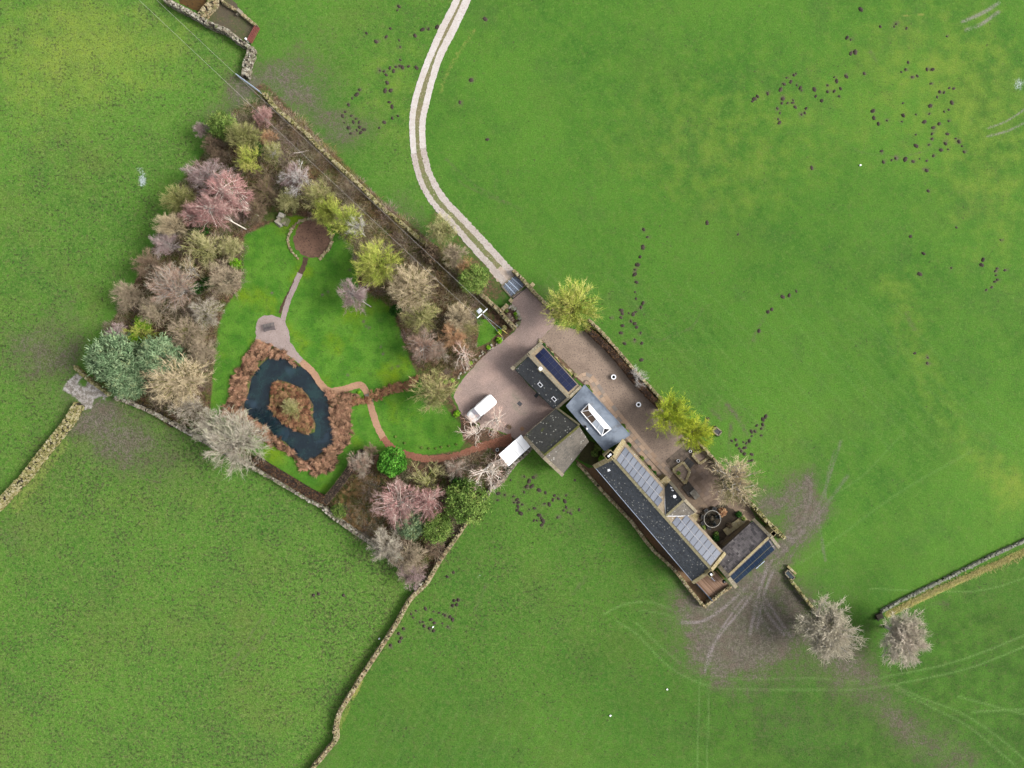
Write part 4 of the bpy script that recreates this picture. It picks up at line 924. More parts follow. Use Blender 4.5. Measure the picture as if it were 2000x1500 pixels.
# north block with dark in-roof panels
c0 = P(1060, 735)
A_ = thing('courtyard_house', 'dark slated house beside the setts with navy roof panels, two skylights and a white cowl', 'house', c0)
sw = Slope((1007, 721, 3.0), (1084, 800, 3.0), (1034, 694, 5.3), (1111, 776, 5.3)); ne = Slope((1057, 672, 3.0), (1133, 756, 3.0), (1034, 694, 5.3), (1111, 776, 5.3))
walls(A_, [(1007, 721, 3.0), (1084, 800, 3.0), (1111, 776, 5.2), (1133, 756, 3.0), (1057, 672, 3.0), (1034, 694, 5.2)])
sw.build(A_, M_SLATE_A); ne.build(A_, M_SLATE_T, .26, .36)
ne.panels(A_, 0.075, 0.93, 0.20, 0.95, 9, 2, M_PANELD, M_FRAMED, .006)
m = MB(); strip(m, ne.at(.075, .575, .13), ne.at(.93, .575, .13), .04, .02); m.obj('panel_joint', M_FRAME, A_)
ridge(A_, (1034, 694, 5.3), (1111, 776, 5.3), M_COPING, .5)
coping(A_, [(1005, 716, 3.05), (1032, 692, 5.35), (1057, 670, 3.05)], .5, .2, M_COPING, 5)
coping(A_, [(1085, 799, 3.05), (1112, 776, 5.35), (1134, 755, 3.05)], .42, .14, M_COPING, 5)
for a, b in (((1002, 719, 3.0), (1007, 713, 3.4)), ((1053, 674, 3.0), (1058, 667, 3.4))):
    m = MB(); q = P(*a); m.box(q + (0, 0, .3), (.6, .6, .5), R(42)); m.obj('kneeler', M_COPING, A_)
for u in (.498, .85):
    sw.panels(A_, u - .045, u + .045, .53, .70, 1, 1, M_BLACK, M_WHITE2, 0, .14, 'skylight', .16)
gutter(A_, (1006, 722, 3.0), (1083, 801, 3.0)); gutter(A_, (1058, 671, 3.0), (1134, 755, 3.0), M_DARK)
q = sw.at(.30, .06); m = MB(); m.box(q + (0, 0, .1), (.85, .85, .3), R(45)); o = m.obj('vent_base', M_RIDGE, A_)
m = MB(); m.tube([q + (0, 0, .2), q + (0, 0, .6), q + (0, 0, .62)], [.24, .24, .3], 12); m.obj('cowl', M_WHITE2, o)
for t0, t1, z0, z1, nm_, sm_ in ((.12, .2, 1.0, 2.2, 'window', M_DARK), (.42, .52, 0.0, 2.2, 'door', M_WOOD), (.75, .84, 1.0, 2.2, 'window', M_DARK)):
    opening(A_, (1012, 720), (1083, 793), t0, t1, z0, z1, nm_, M_COPING, 'pane' if nm_ == 'window' else 'leaf', sm_, -.05)

# barn
B_ = thing('barn', 'broad barn with mossy slates painted shade dark on one side and sunlit pale on the other', 'barn', P(1085, 862))
nw = Slope((1027, 850, 3.3), (1086, 799, 3.3), (1062, 890, 5.9), (1131, 832, 5.9)); se = Slope((1099, 925, 3.3), (1150, 862, 3.3), (1062, 890, 5.9), (1131, 832, 5.9))
walls(B_, [(1027, 850, 3.3), (1086, 799, 3.3), (1131, 832, 5.8), (1148, 862, 3.3), (1099, 925, 3.3), (1062, 890, 5.8)])
nw.build(B_, M_SLATE_B); se.build(B_, M_SLATE_L)
ridge(B_, (1062, 890, 5.9), (1131, 832, 5.9), speckle('mossy_ridge', (118, 116, 62), (96, 98, 48), (150, 146, 100), 1.2, 5, .3), .34)
coping(B_, [(1024, 853, 3.35), (1061, 892, 5.95), (1099, 928, 3.35)], .55, .18, M_COPING, 7)
coping(B_, [(1088, 797, 3.35), (1132, 830, 5.95)], .3, .1, M_RIDGE, 5)
gutter(B_, (1026, 849, 3.3), (1085, 798, 3.3), M_COPING); gutter(B_, (1100, 926, 3.3), (1150, 862, 3.3))
opening(B_, (1027, 857), (1092, 806), .3, .55, 0, 2.6, 'barn_door', M_COPING, 'door_leaf', M_WOOD, -.1)

# flat roofed link with the roof lantern
L_ = thing('link_building', 'flat grey lead roofed link with a white framed hipped roof lantern', 'building', P(1165, 815))
FR = [(1142, 752, 3.1), (1230, 849, 3.1), (1217, 858, 3.1), (1181, 880, 3.1), (1106, 793, 3.1)]
walls(L_, FR, .2)
pts = np.array([P(*q) for q in FR]); k = len(pts); b = pts.copy(); b[:, 2] -= .2
m = MB(); m.add(np.vstack([pts, b]), [(i, (i + 1) % k, k + (i + 1) % k, k + i) for i in range(k)]); m.add(pts, [(0, 1, 2, 3)], [(0, 3, 4)]); fr = m.obj('flat_roof', M_LEAD, L_)
m = MB()
for i in range(k): strip(m, pts[i], pts[(i + 1) % k], .16, .06, 1, gap=0)
m.obj('roof_edge', M_LEAD, fr)
m = MB()
for t in (.2, .4, .6, .8): strip(m, pts[0] * (1 - t) + pts[1] * t, pts[4] * (1 - t) + pts[3] * t, .04, .025, 1)
m.obj('lead_rolls', M_LEAD, fr, kind='stuff')
lb = [P(1135, 804, 3.5), P(1150, 789, 3.5), P(1193, 838, 3.5), P(1176, 851, 3.5)]
rd = [P(1150.5, 801, 4.35), P(1180, 836, 4.35)]
m = MB()
for i in range(4):
    a, b = lb[i], lb[(i + 1) % 4]
    strip(m, a - (0, 0, .4), b - (0, 0, .4), .14, .45, 1, gap=-.05)
for a, b in ((lb[0], rd[0]), (lb[1], rd[0]), (lb[2], rd[1]), (lb[3], rd[1]), (rd[0], rd[1])): strip(m, a, b, .11, .07, 1, gap=-.03)
for t in (.25, .5, .75):
    strip(m, lb[1] * (1 - t) + lb[2] * t, rd[0] * (1 - t) + rd[1] * t, .05, .05, 1); strip(m, lb[0] * (1 - t) + lb[3] * t, rd[0] * (1 - t) + rd[1] * t, .05, .05, 1)
lan = m.obj('roof_lantern', M_WHITE, L_)
def pane(v, mat): MB().add(np.array(v), [(0, 1, 2, 3)] if len(v) == 4 else None, [(0, 1, 2)] if len(v) == 3 else None).obj('glass_pane', mat, lan)
for i in range(4):
    s_, t = i / 4, (i + 1) / 4
    f = lambda a, b, x: a * (1 - x) + b * x
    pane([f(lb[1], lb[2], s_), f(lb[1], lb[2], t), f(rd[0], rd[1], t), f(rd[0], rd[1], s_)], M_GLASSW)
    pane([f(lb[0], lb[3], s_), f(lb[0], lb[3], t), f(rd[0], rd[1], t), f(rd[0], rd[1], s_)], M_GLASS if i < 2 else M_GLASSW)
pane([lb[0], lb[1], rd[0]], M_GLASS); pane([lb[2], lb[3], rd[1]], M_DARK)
q = P(1146, 837, 3.1); m = MB(); m.tube([q, q + (0, 0, .5)], .14, 8); m.obj('flue', M_WHITE2, L_)
m = MB(); q = P(1143, 833, 3.1); m.box(q + (0, 0, .2), (.3, .3, .4), R(40)); m.obj('vent_box', M_BLACK, L_)

# long house
D_ = thing('long_house', 'long slated main house with two arrays of pale solar panels and a cross gable', 'house', P(1290, 1000))
sw = Slope((1163, 911, 4.5), (1354, 1135, 4.5), (1197.5, 896, 7.2), (1388, 1111, 7.2)); ne = Slope((1219, 864, 4.5), (1414, 1080, 4.5), (1197.5, 896, 7.2), (1388, 1111, 7.2))
walls(D_, [(1163, 911, 4.5), (1354, 1135, 4.5), (1388, 1111, 7.1), (1414, 1080, 4.5), (1219, 864, 4.5), (1197.5, 896, 7.1)])
sw.build(D_, M_SLATE); ne.build(D_, M_SLATE_T, .26, .36)
ridge(D_, (1197.5, 896, 7.2), (1388, 1111, 7.2), M_RIDGE, .42)
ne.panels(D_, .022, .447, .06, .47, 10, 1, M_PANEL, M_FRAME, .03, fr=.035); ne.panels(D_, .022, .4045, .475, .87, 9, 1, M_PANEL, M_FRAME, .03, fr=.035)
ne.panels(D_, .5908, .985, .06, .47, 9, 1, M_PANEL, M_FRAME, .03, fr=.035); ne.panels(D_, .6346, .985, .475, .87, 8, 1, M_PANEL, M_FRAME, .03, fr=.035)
for a, b in ((.022, .43), (.61, .985)):
    m = MB(); strip(m, ne.at(a, .472, .10), ne.at(b, .472, .10), .07, .02); m.obj('panel_rail', M_RAIL, D_)
coping(D_, [(1161, 911, 4.55), (1195, 893.5, 7.3), (1218, 861, 4.55)], .75, .22, M_COPINGY, 8)
coping(D_, [(1353, 1137, 4.55), (1388.5, 1113, 7.3), (1415, 1080, 4.55)], .55, .18, M_COPINGY, 7)
chimney(D_, 1190, 889, 8.3, (1.3, .8), 42, 5.6, 2); chimney(D_, 1388, 1121, 8.3, (.8, .7), 42, 5.6, 1)
gutter(D_, (1162, 913, 4.5), (1353, 1136, 4.5), M_GALV); gutter(D_, (1220, 863, 4.5), (1300, 950, 4.5), M_COPINGY)
m = MB(); q = P(1182, 914, 5.6); m.box(sw.at(.06, .55, .1), (.42, .34, .12), R(20)); m.obj('roof_vent', M_WHITE2, D_)
xn = Slope((1297, 956, 4.6), (1307, 943, 4.6), (1301, 1007, 7.18), (1335, 977, 7.18)); xs_ = Slope((1345, 1008, 4.6), (1357, 1000, 4.6), (1301, 1007, 7.18), (1335, 977, 7.18))
xn.build(D_, M_SLATE_A); xs_.build(D_, M_SLATE_L)  # darker and lighter slate paint the shaded and the sunny side
walls(D_, [(1297, 962, 4.6), (1308, 944, 4.6), (1334, 978, 7.1), (1355, 1000, 4.6), (1340, 1010, 4.6)], .15, name='gable_wall')
ridge(D_, (1301, 1007, 7.2), (1335, 977, 7.2), M_RIDGE, .34)
coping(D_, [(1308, 941, 4.65), (1336, 975, 7.3), (1359, 999, 4.65)], .46, .16, M_COPING, 6)
m = MB()
for a, b in (((1301, 1007, 7.1), (1297, 956, 4.65)), ((1301, 1007, 7.1), (1345, 1008, 4.65))): strip(m, P(*a), P(*b), .24, .05)
m.obj('valley_flashing', M_RAIL, D_)
q = xn.at(.72, .42, 0); m = MB(); m.tube([q, q + (0, 0, .5), q + (0, 0, .54)], [.2, .2, .26], 10); m.obj('cowl', M_WHITE2, D_)
for u, v in ((.9, .75), (.86, .62)):
    m = MB(); m.box(xn.at(u, v, .06), (.5, .16, .06), R(-25)); m.obj('roof_light', M_WHITE2, D_)
m = MB(); q = P(1299, 941, 3.4); m.box((q[0], q[1], 1.6), (1.5, 1.0, 3.3), R(40)); m.box((q[0], q[1], 3.3), (1.7, 1.2, .16), R(40)); m.obj('stone_bay', M_COPINGY, D_)
for t in (.1, .25, .42, .6, .76, .9):
    opening(D_, (1168, 908), (1354, 1127), t - .02, t + .02, 1.2, 2.6, 'window', M_COPING, 'pane', M_DARK, -.06)

# workshop with stone slates
F_ = thing('workshop', 'stone slated workshop with navy panels along its muddy side', 'building', P(1450, 1080))
nw = Slope((1471, 1018, 2.7), (1394, 1089, 2.7), (1502, 1048, 4.5), (1422, 1124, 4.5)); se = Slope((1516, 1070, 2.7), (1437, 1140, 2.7), (1502, 1048, 4.5), (1422, 1124, 4.5))
walls(F_, [(1471, 1018, 2.7), (1394, 1089, 2.7), (1422, 1124, 4.4), (1437, 1140, 2.7), (1516, 1070, 2.7), (1502, 1048, 4.4)])
nw.build(F_, M_STONESLATE, .36, .42, .06); se.build(F_, M_STONESLATE, .36, .42, .05)
se.panels(F_, .05, .985, .16, 1.0, 10, 2, M_PANELN, M_FRAMED, .004)
m = MB(); strip(m, se.at(.05, .58, .13), se.at(.985, .58, .13), .05, .02); m.obj('panel_joint', M_RIDGE, F_)
ridge(F_, (1502, 1048, 4.5), (1422, 1124, 4.5), M_COPINGY, .36)
coping(F_, [(1471, 1014, 2.75), (1504, 1047, 4.6), (1521, 1069, 2.75)], .5, .16, M_COPING, 6)
coping(F_, [(1404, 1105, 3.4), (1422, 1127, 4.6), (1437, 1146, 2.75)], .6, .18, M_COPING, 6)
gutter(F_, (1470, 1017, 2.7), (1408, 1074, 2.7)); chimney(F_, 1511, 1042, 3.8, (.7, .6), 45, 0, 0)
opening(F_, (1472, 1024), (1412, 1078), .3, .42, 0, 2.0, 'door', M_COPING, 'leaf', M_WOOD, .1)

# white roofed shed
G_ = thing('garden_shed', 'white roofed shed standing against the barn beside the drystone wall', 'shed', P(1004, 880))
sc4 = [(1018, 849, 2.5), (1036, 872, 2.5), (993, 911, 2.5), (974, 888, 2.5)]
walls(G_, sc4, .12, solid('shed_cladding', (62, 70, 80), .6))
a, b, c_, d_ = [P(*q) + (0, 0, .02) for q in sc4]
for i in range(4):
    s_, t = i / 4 + .004, (i + 1) / 4 - .004
    v = [a * (1 - s_) + d_ * s_, b * (1 - s_) + c_ * s_, b * (1 - t) + c_ * t, a * (1 - t) + d_ * t]
    v = np.array(v + [x - (0, 0, .08) for x in v])
    MB().add(v, [(0, 1, 2, 3), (0, 4, 5, 1), (1, 5, 6, 2), (2, 6, 7, 3), (3, 7, 4, 0)]).obj('roof_panel', M_WHITE, G_)
m = MB()
for p, q in ((a, b), (b, c_), (c_, d_), (d_, a)): strip(m, p - (0, 0, .16), q - (0, 0, .16), .14, .13)
m.obj('fascia', solid('dark_fascia', (70, 80, 94), .5), G_)

# decked terrace at the end of the long house
K_ = thing('deck', 'brown boarded terrace with a blue glass balustrade at the end of the long house', 'terrace', P(1390, 1145))
dk = [P(1358, 1137, .5), P(1389, 1171, .5), P(1424, 1144, .5), P(1396, 1115, .5)]
m = MB(); m.add(np.vstack([dk, [x - (0, 0, .55) for x in dk]]), [(0, 1, 5, 4), (1, 2, 6, 5), (2, 3, 7, 6), (3, 0, 4, 7)]); m.add(np.array(dk) - (0, 0, .05), [(0, 1, 2, 3)]); m.obj('deck_frame', M_WOOD, K_)
m = MB(); nb = 26
for i in range(nb):
    s_, t = i / nb + .003, (i + 1) / nb - .003
    f = lambda a, b, x: a * (1 - x) + b * x
    v = [f(dk[0], dk[3], s_), f(dk[0], dk[3], t), f(dk[1], dk[2], t), f(dk[1], dk[2], s_)]
    m.add(np.array(v), [(0, 1, 2, 3)], qt=RNG.random())
m.obj('boards', tinted('deck_boards', [(134, 104, 84), (164, 134, 112), (150, 122, 104), (126, 100, 80)], k=1.5), K_, kind='stuff')
m = MB(); m.add(np.array([dk[0], dk[1], dk[1] + (0, 0, 1), dk[0] + (0, 0, 1)]), [(0, 1, 2, 3)]); strip(m, dk[0] + (0, 0, 1), dk[1] + (0, 0, 1), .1, .04); m.obj('balustrade', M_BLUEGL, K_)
# timber and pole lying on the terrace, kettle barbecue
q = P(1411, 1133, .5); kb = thing('kettle_barbecue', 'round black kettle barbecue on the boarded terrace', 'barbecue', q)
m = MB(); th = np.linspace(0, math.pi, 7); m.tube([q + (0, 0, .55 + .3 * (1 - math.cos(t)) ) for t in th], np.maximum(.02, .3 * np.sin(th)), 14); m.obj('bowl', M_BLACK, kb)
m = MB(); m.tube([q + (.1, 0, 1.16), q + (-.1, 0, 1.16)], .03, 6); m.obj('handle', M_WHITE2, kb)
for k in range(3):
    m = MB(); e = (math.cos(k * 2.1) * .28, math.sin(k * 2.1) * .28); m.tube([q + (e[0] * .5, e[1] * .5, .7), q + (e[0], e[1], 0)], .02, 5); m.obj('leg', M_DARK, kb)
m = MB(); a, b = P(1399, 1113, .75), P(1414, 1130, .75); strip(m, a, b, .16, .12); tag(m.obj('timber_rail', M_BEAM, None, tuple(a)), 'long pale timber rail at the inner edge of the boarded terrace', 'rail')
m = MB(); m.tube([P(1386, 1124, 1.9), P(1396, 1135, 1.9)], .05, 6); m.tube([P(1391, 1129, .5), P(1391, 1129, 1.9)], .05, 6); tag(m.obj('washing_post', M_GALV, None, tuple(P(1391, 1129, .5))), 'thin pale post with a short arm on the boarded terrace', 'post')

# parked van
def van(px, py, head):
    c = P(px, py); root = thing('parked_van', 'white panel van parked on the pinkish setts beside the lawn', 'van', c)
    ca, sa = math.cos(head), math.sin(head)
    def tw(v):
        v = np.asarray(v, float).reshape(-1, 3)
        v = v * (1.05, 1.10, 1.05)
        return np.stack([c[0] + v[:, 0] * ca - v[:, 1] * sa, c[1] + v[:, 0] * sa + v[:, 1] * ca, v[:, 2]], 1)
    st = [(-2.56, .60, .5, 1.80, .50), (-2.44, .82, .40, 1.95, .68), (-2.05, .94, .36, 2.01, .82), (-1.4, .95, .34, 2.02, .84), (.35, .95, .34, 2.03, .83), (.78, .95, .34, 2.0, .81), (1.5, .94, .34, 1.32, .90), (2.1, .90, .34, 1.10, .78), (2.42, .74, .40, .92, .62), (2.5, .6, .46, .8, .5)]
    m = MB(); rings = []
    for x, hw, zb, zt, hr in st:
        rings.append([(x, -hw, zb), (x, -hw, zb + (zt - zb) * .5), (x, -hr, zt - .12), (x, -hr + .16, zt), (x, 0, zt + .025), (x, hr - .16, zt), (x, hr, zt - .12), (x, hw, zb + (zt - zb) * .5), (x, hw, zb), (x, 0, zb)])
    k = 10; v = tw(np.array(rings).reshape(-1, 3)); q = []
    for i in range(len(st) - 1):
        for j in range(k): q.append((i * k + j, i * k + (j + 1) % k, (i + 1) * k + (j + 1) % k, (i + 1) * k + j))
    m.add(v, q); m.add(v[:k], None, [(0, j + 1, j) for j in range(1, k - 1)]); m.add(v[-k:], None, [(0, j, j + 1) for j in range(1, k - 1)])
    body = m.obj('body', M_WHITE, root)
    m = MB(); m.add(tw([(.86, -.70, 1.97), (.86, .70, 1.97), (1.46, .80, 1.37), (1.46, -.80, 1.37)]) + (0, 0, .02), [(0, 1, 2, 3)]); m.obj('windscreen', solid('windscreen', (226, 222, 234), .1, .5, k=1.6), root)
    for sg in (-1, 1):
        m = MB(); m.add(tw([(.3, sg * .965, 1.2), (1.15, sg * .965, 1.2), (.85, sg * .88, 1.78), (.3, sg * .88, 1.78)]), [(0, 1, 2, 3)]); m.obj('side_window', M_DARK, root)
        m = MB(); m.box(tw((1.18, sg * 1.06, 1.25))[0], (.14, .24, .22), head); m.obj('mirror', M_BLACK, root)
        m = MB(); m.box(tw((2.36, sg * .62, .78))[0], (.16, .26, .14), head); m.obj('headlight', M_GLASSW, root)
        for x in (-1.55, 1.62):
            m = MB(); w0, w1 = tw((x, sg * .74, .33))[0], tw((x, sg * .93, .33))[0]; m.tube([w0, w1], .33, 14); wh = m.obj('wheel', M_BLACK, root)
            m = MB(); m.tube([w1, w1 + (w1 - w0) * .03], .2, 10); m.obj('hub', M_GALV, wh)
    m = MB(); m.box(tw((2.47, 0, .5))[0], (.14, 1.3, .22), head); m.obj('front_bumper', M_BLACK, root)
    m = MB(); m.box(tw((-2.5, 0, .45))[0], (.12, 1.6, .2), head); m.obj('rear_bumper', M_BLACK, root)
    for y in (-.4, 0, .4):
        m = MB(); m.box(tw((-.9, y, 2.05))[0], (2.6, .05, .02), head); m.obj('roof_rib', M_WHITE, root)
van(941, 797.5, R(180 + 41))

# cattle grid
gA, gB, gC, gD = P(980, 559), P(1006, 537), P(1028, 555), P(999, 581)
cg = thing('cattle_grid', 'steel cattle grid where the white track meets the setts', 'cattle grid', (gA + gC) / 2)
f = lambda a, b, x: a * (1 - x) + b * x
m = MB(); m.add(np.array([gA, gB, gC, gD]) + (0, 0, .003), [(0, 1, 2, 3)]); m.obj('pit', M_BLACK, cg)
for i in range(14):
    t = (i + .5) / 14; a, b = f(gA, gD, t) + (0, 0, .09), f(gB, gC, t) + (0, 0, .09)
    m = MB(); strip(m, a, b, .05, .06, tint=.5); m.obj('bar', M_GALV, cg)
for t in (.25, .5, .75):
    m = MB(); strip(m, f(gA, gB, t) + (0, 0, .10), f(gD, gC, t) + (0, 0, .10), .12, .06); m.obj('rail', M_GALV, cg)
m = MB()
for a, b in ((gA, gB), (gB, gC), (gC, gD), (gD, gA)): strip(m, a, b, .26, .15)
m.obj('kerb', M_COPING, cg)
m = MB()
a, b = P(1000, 586), P(1032, 560)
for z in (.3, .55, .8, 1.05): m.tube([a + (0, 0, z), b + (0, 0, z)], .03, 6)
for t in (0, .5, 1): m.tube([f(a, b, t), f(a, b, t) + (0, 0, 1.1)], .04, 6)
tag(m.obj('field_gate', M_DARK, None, tuple(a)), 'dark bar gate closing the lower edge of the cattle grid', 'gate')
def bar_gate(a, b, h, mat, label, name='field_gate', z=(.25, .5, .75, 1.0)):
    a, b = P(*a), P(*b); root = thing(name, label, 'gate', (a + b) / 2)
    for zz in z:
        m = MB(); m.tube([a + (0, 0, zz * h), b + (0, 0, zz * h)], .045, 6); m.obj('rail', mat, root)
    for t in (0, .5, 1):
        m = MB(); m.tube([f(a, b, t), f(a, b, t) + (0, 0, h)], .05, 6); m.obj('stile', mat, root)
bar_gate((466, 150), (511, 183), 1.2, M_GALV, 'pale galvanised metal gate at the top corner of the wood')
# red sheeted gate of the sheepfold
a, b = P(490, 86), P(506, 56); rg = thing('red_gate', 'red brown slatted gate hung at the corner of the sheepfold', 'gate', (a + b) / 2)
dd = np.array((a[1] - b[1], b[0] - a[0], 0)); dd /= np.linalg.norm(dd)
for k in range(5):
    m = MB(); o_ = dd * (k - 2) * .17 + (0, 0, .5 + .1 * k); strip(m, a + o_, b + o_, .14, .05); m.obj('slat', M_REDMETAL, rg)
for p in (a, b):
    m = MB(); m.tube([p, p + (0, 0, 1.2)], .08, 6); m.obj('post', M_WOOD, rg)
m = MB(); q = P(485, 82); m.tube([q, q + (0, 0, 1.2)], .16, 8); tag(m.obj('white_post', M_WHITE2, None, tuple(q)), 'small white post beside the red gate', 'post')
m = MB(); q = P(472, 27); m.box(q + (0, 0, .5), (.9, .5, 1), R(-40)); m.box(q + (-.5, -.25, .3), (.5, .1, .6), R(30)); tag(m.obj('stone_stile', M_STONE, None, tuple(q)), 'grey stone stile halfway along the sheepfold kerb wall', 'stile')

# ------------------------------------------------------------------ trees
def unit(v): return v / (np.linalg.norm(v, axis=-1, keepdims=True) + 1e-9)
def dome(n, top=1.0, bot=0.25, shell=0.55):
    """points through a crown: radius 1, heights bot..top of a tree of height 1"""
    a = RNG.uniform(0, 2 * math.pi, n); r = np.sqrt(RNG.random(n)) * .95
    zmax = bot + (top - bot) * (0.35 + 0.65 * np.sqrt(np.clip(1 - r * r, 0, 1)))
    z = zmax - (zmax - bot) * RNG.random(n) ** 1.6 * shell
    return np.stack([r * np.cos(a), r * np.sin(a), z], 1)
def bare_tree(nm, nlimb, nsub, nfine, r0, tw, lsub, lfine, hr, droop=0.0, bot=.28, shell=.55, wob=.12, lobes=0, fork=(.12, .45), base=(0, 0), limbw=1.0):
    """trunk-and-limb mesh plus a crown of fine twigs; xy in crown radii, z scaled by hr"""
    tr = MB(); cr = MB()
    zs = lambda p: p * np.array([1, 1, hr])
    lean = RNG.normal(0, .04, 2)
    top = np.array([lean[0], lean[1], .62])
    bx_, by_ = base
    ax = np.array([[bx_, by_, -.02], [bx_ * .96, by_ * .96, .1], [lean[0] * .4 + bx_ * .55, lean[1] * .4 + by_ * .55, .40], top])
    if bx_: ax = np.vstack([ax, [-bx_ * .45, -by_ * .45, .86]])
    tr.tube(zs(ax), [r0 * 1.25, r0, r0 * .75, r0 * .45] + ([r0 * .2] if bx_ else []), 7, tint=.5)
    tips = dome(nlimb, 1, bot, shell)
    tips[:, 2] = np.minimum(tips[:, 2], 1)
    if lobes:
        la = RNG.uniform(0, 6.28, lobes); f = np.ones(nlimb)
        an = np.arctan2(tips[:, 1], tips[:, 0])
        for q in la: f -= .34 * np.exp(-(np.angle(np.exp(1j * (an - q))) / .28) ** 2)
        tips[:, :2] *= f[:, None]
    A, B, RR, T = [], [], [], []
    FA, FB, FR, FT = [], [], [], []
    for k in range(nlimb):
        e = tips[k]; s0 = np.array([lean[0] * .3, lean[1] * .3, RNG.uniform(*fork)])
        if bx_: f_ = RNG.uniform(.35, .95); i_ = min(int(f_ * 4), 3); s0 = ax[i_] + (ax[i_ + 1] - ax[i_]) * (f_ * 4 - i_)
        if k % 3 and k > 4:
            j = RNG.integers(0, min(k, 8)); s0 = s0 * .5 + (s0 + (tips[j] - s0) * .45) * .5
        mid = s0 + (e - s0) * .5 + np.array([0, 0, .10 - droop * .1]) + RNG.normal(0, wob, 3) * (1, 1, .4)
        t = np.linspace(0, 1, 7)[:, None]
        path = s0 * (1 - t) ** 2 + 2 * mid * t * (1 - t) + e * t ** 2
        path[1:-1] += RNG.normal(0, wob * .18, (5, 3))
        path = zs(path)
        rr = np.linspace(r0 * RNG.uniform(.32, .55) * limbw, tw * 1.6 * limbw, 7)
        tr.tube(path, rr, 5, tint=RNG.random(), cap=False)
        bt = RNG.random()
        u = RNG.uniform(.30, 1.0, nsub); i0 = np.minimum((u * 6).astype(int), 5); fr_ = u * 6 - i0
        bp = path[i0] + (path[i0 + 1] - path[i0]) * fr_[:, None]
        bd = unit(path[i0 + 1] - path[i0])
        outw = unit(np.column_stack([e[0], e[1], .25]).repeat(nsub, 0) if True else 0)
        d = unit(bd * .75 + outw * .45 + RNG.normal(0, .55, (nsub, 3)) + np.array([0, 0, .25 - droop]))
        L = lsub * RNG.uniform(.6, 1.3, nsub) * (1.15 - .4 * u)
        be = bp + d * L[:, None]
        A.append(bp); B.append(be); RR.append(np.full(nsub, tw * 1.25)); T.append(np.clip(bt * .6 + RNG.random(nsub) * .4, 0, 1) * .55)
        ff = RNG.uniform(.25, 1, (nsub, nfine))
        fp = bp[:, None] + (be - bp)[:, None] * ff[..., None]
        fd = unit(d[:, None] * .8 + RNG.normal(0, .5, (nsub, nfine, 3)) + np.array([0, 0, .12 - droop * 1.4]))
        fe = fp + fd * (lfine * RNG.uniform(.5, 1.3, (nsub, nfine)))[..., None]
        FA.append(fp.reshape(-1, 3)); FB.append(fe.reshape(-1, 3)); FR.append(np.full(nsub * nfine, tw))
        FT.append(np.clip(.35 + bt * .45 + RNG.random(nsub * nfine) * .35 - .15, 0, 1))
    cr.spikes(np.vstack(A), np.vstack(B), np.concatenate(RR), np.concatenate(T))
    cr.spikes(np.vstack(FA), np.vstack(FB), np.concatenate(FR), np.concatenate(FT))
    return tr.mesh(nm + '_trunk', M_BARK, smooth=True), cr.mesh(nm + '_crown', M_BARK)
def leafy_tree(nm, nclump, nleaf, size, hr, clump=.2, bot=.12, shell=.8, up=.5, r0=.04, tuft=False):
    tr = MB(); cr = MB()
    zs = np.array([1, 1, hr])
    tr.tube(np.array([[0, 0, -.02], [0, 0, .4], [.02, .02, .85]]) * zs, [r0 * 1.2, r0, r0 * .4], 7)
    c = dome(nclump, 1, bot, shell)
    for k in range(0, nclump, 3):
        tr.tube(np.array([[0, 0, RNG.uniform(.1, .5)], c[k] * (.5, .5, .8), c[k]]) * zs, [r0 * .4, r0 * .25, r0 * .1], 4, cap=False)
    for k in range(nclump):
        t = RNG.random()
        p = c[k] * zs + RNG.normal(0, 1, (nleaf, 3)) * clump * (1, 1, .55) * RNG.uniform(.6, 1.2)
        if tuft:
            d = unit(RNG.normal(0, 1, (nleaf, 3)) + np.array([c[k][0], c[k][1], .8]))
            cr.spikes(p, p + d * size * 2.4, size * .3, np.clip(t * .5 + RNG.random(nleaf) * .5, 0, 1))
        else:
            cr.leaves(p, size * RNG.uniform(.6, 1.2, nleaf), np.clip(t * .6 + RNG.random(nleaf) * .4, 0, 1), up)
    return tr.mesh(nm + '_trunk', M_BARK, smooth=True), cr.mesh(nm + '_crown', M_BARK)

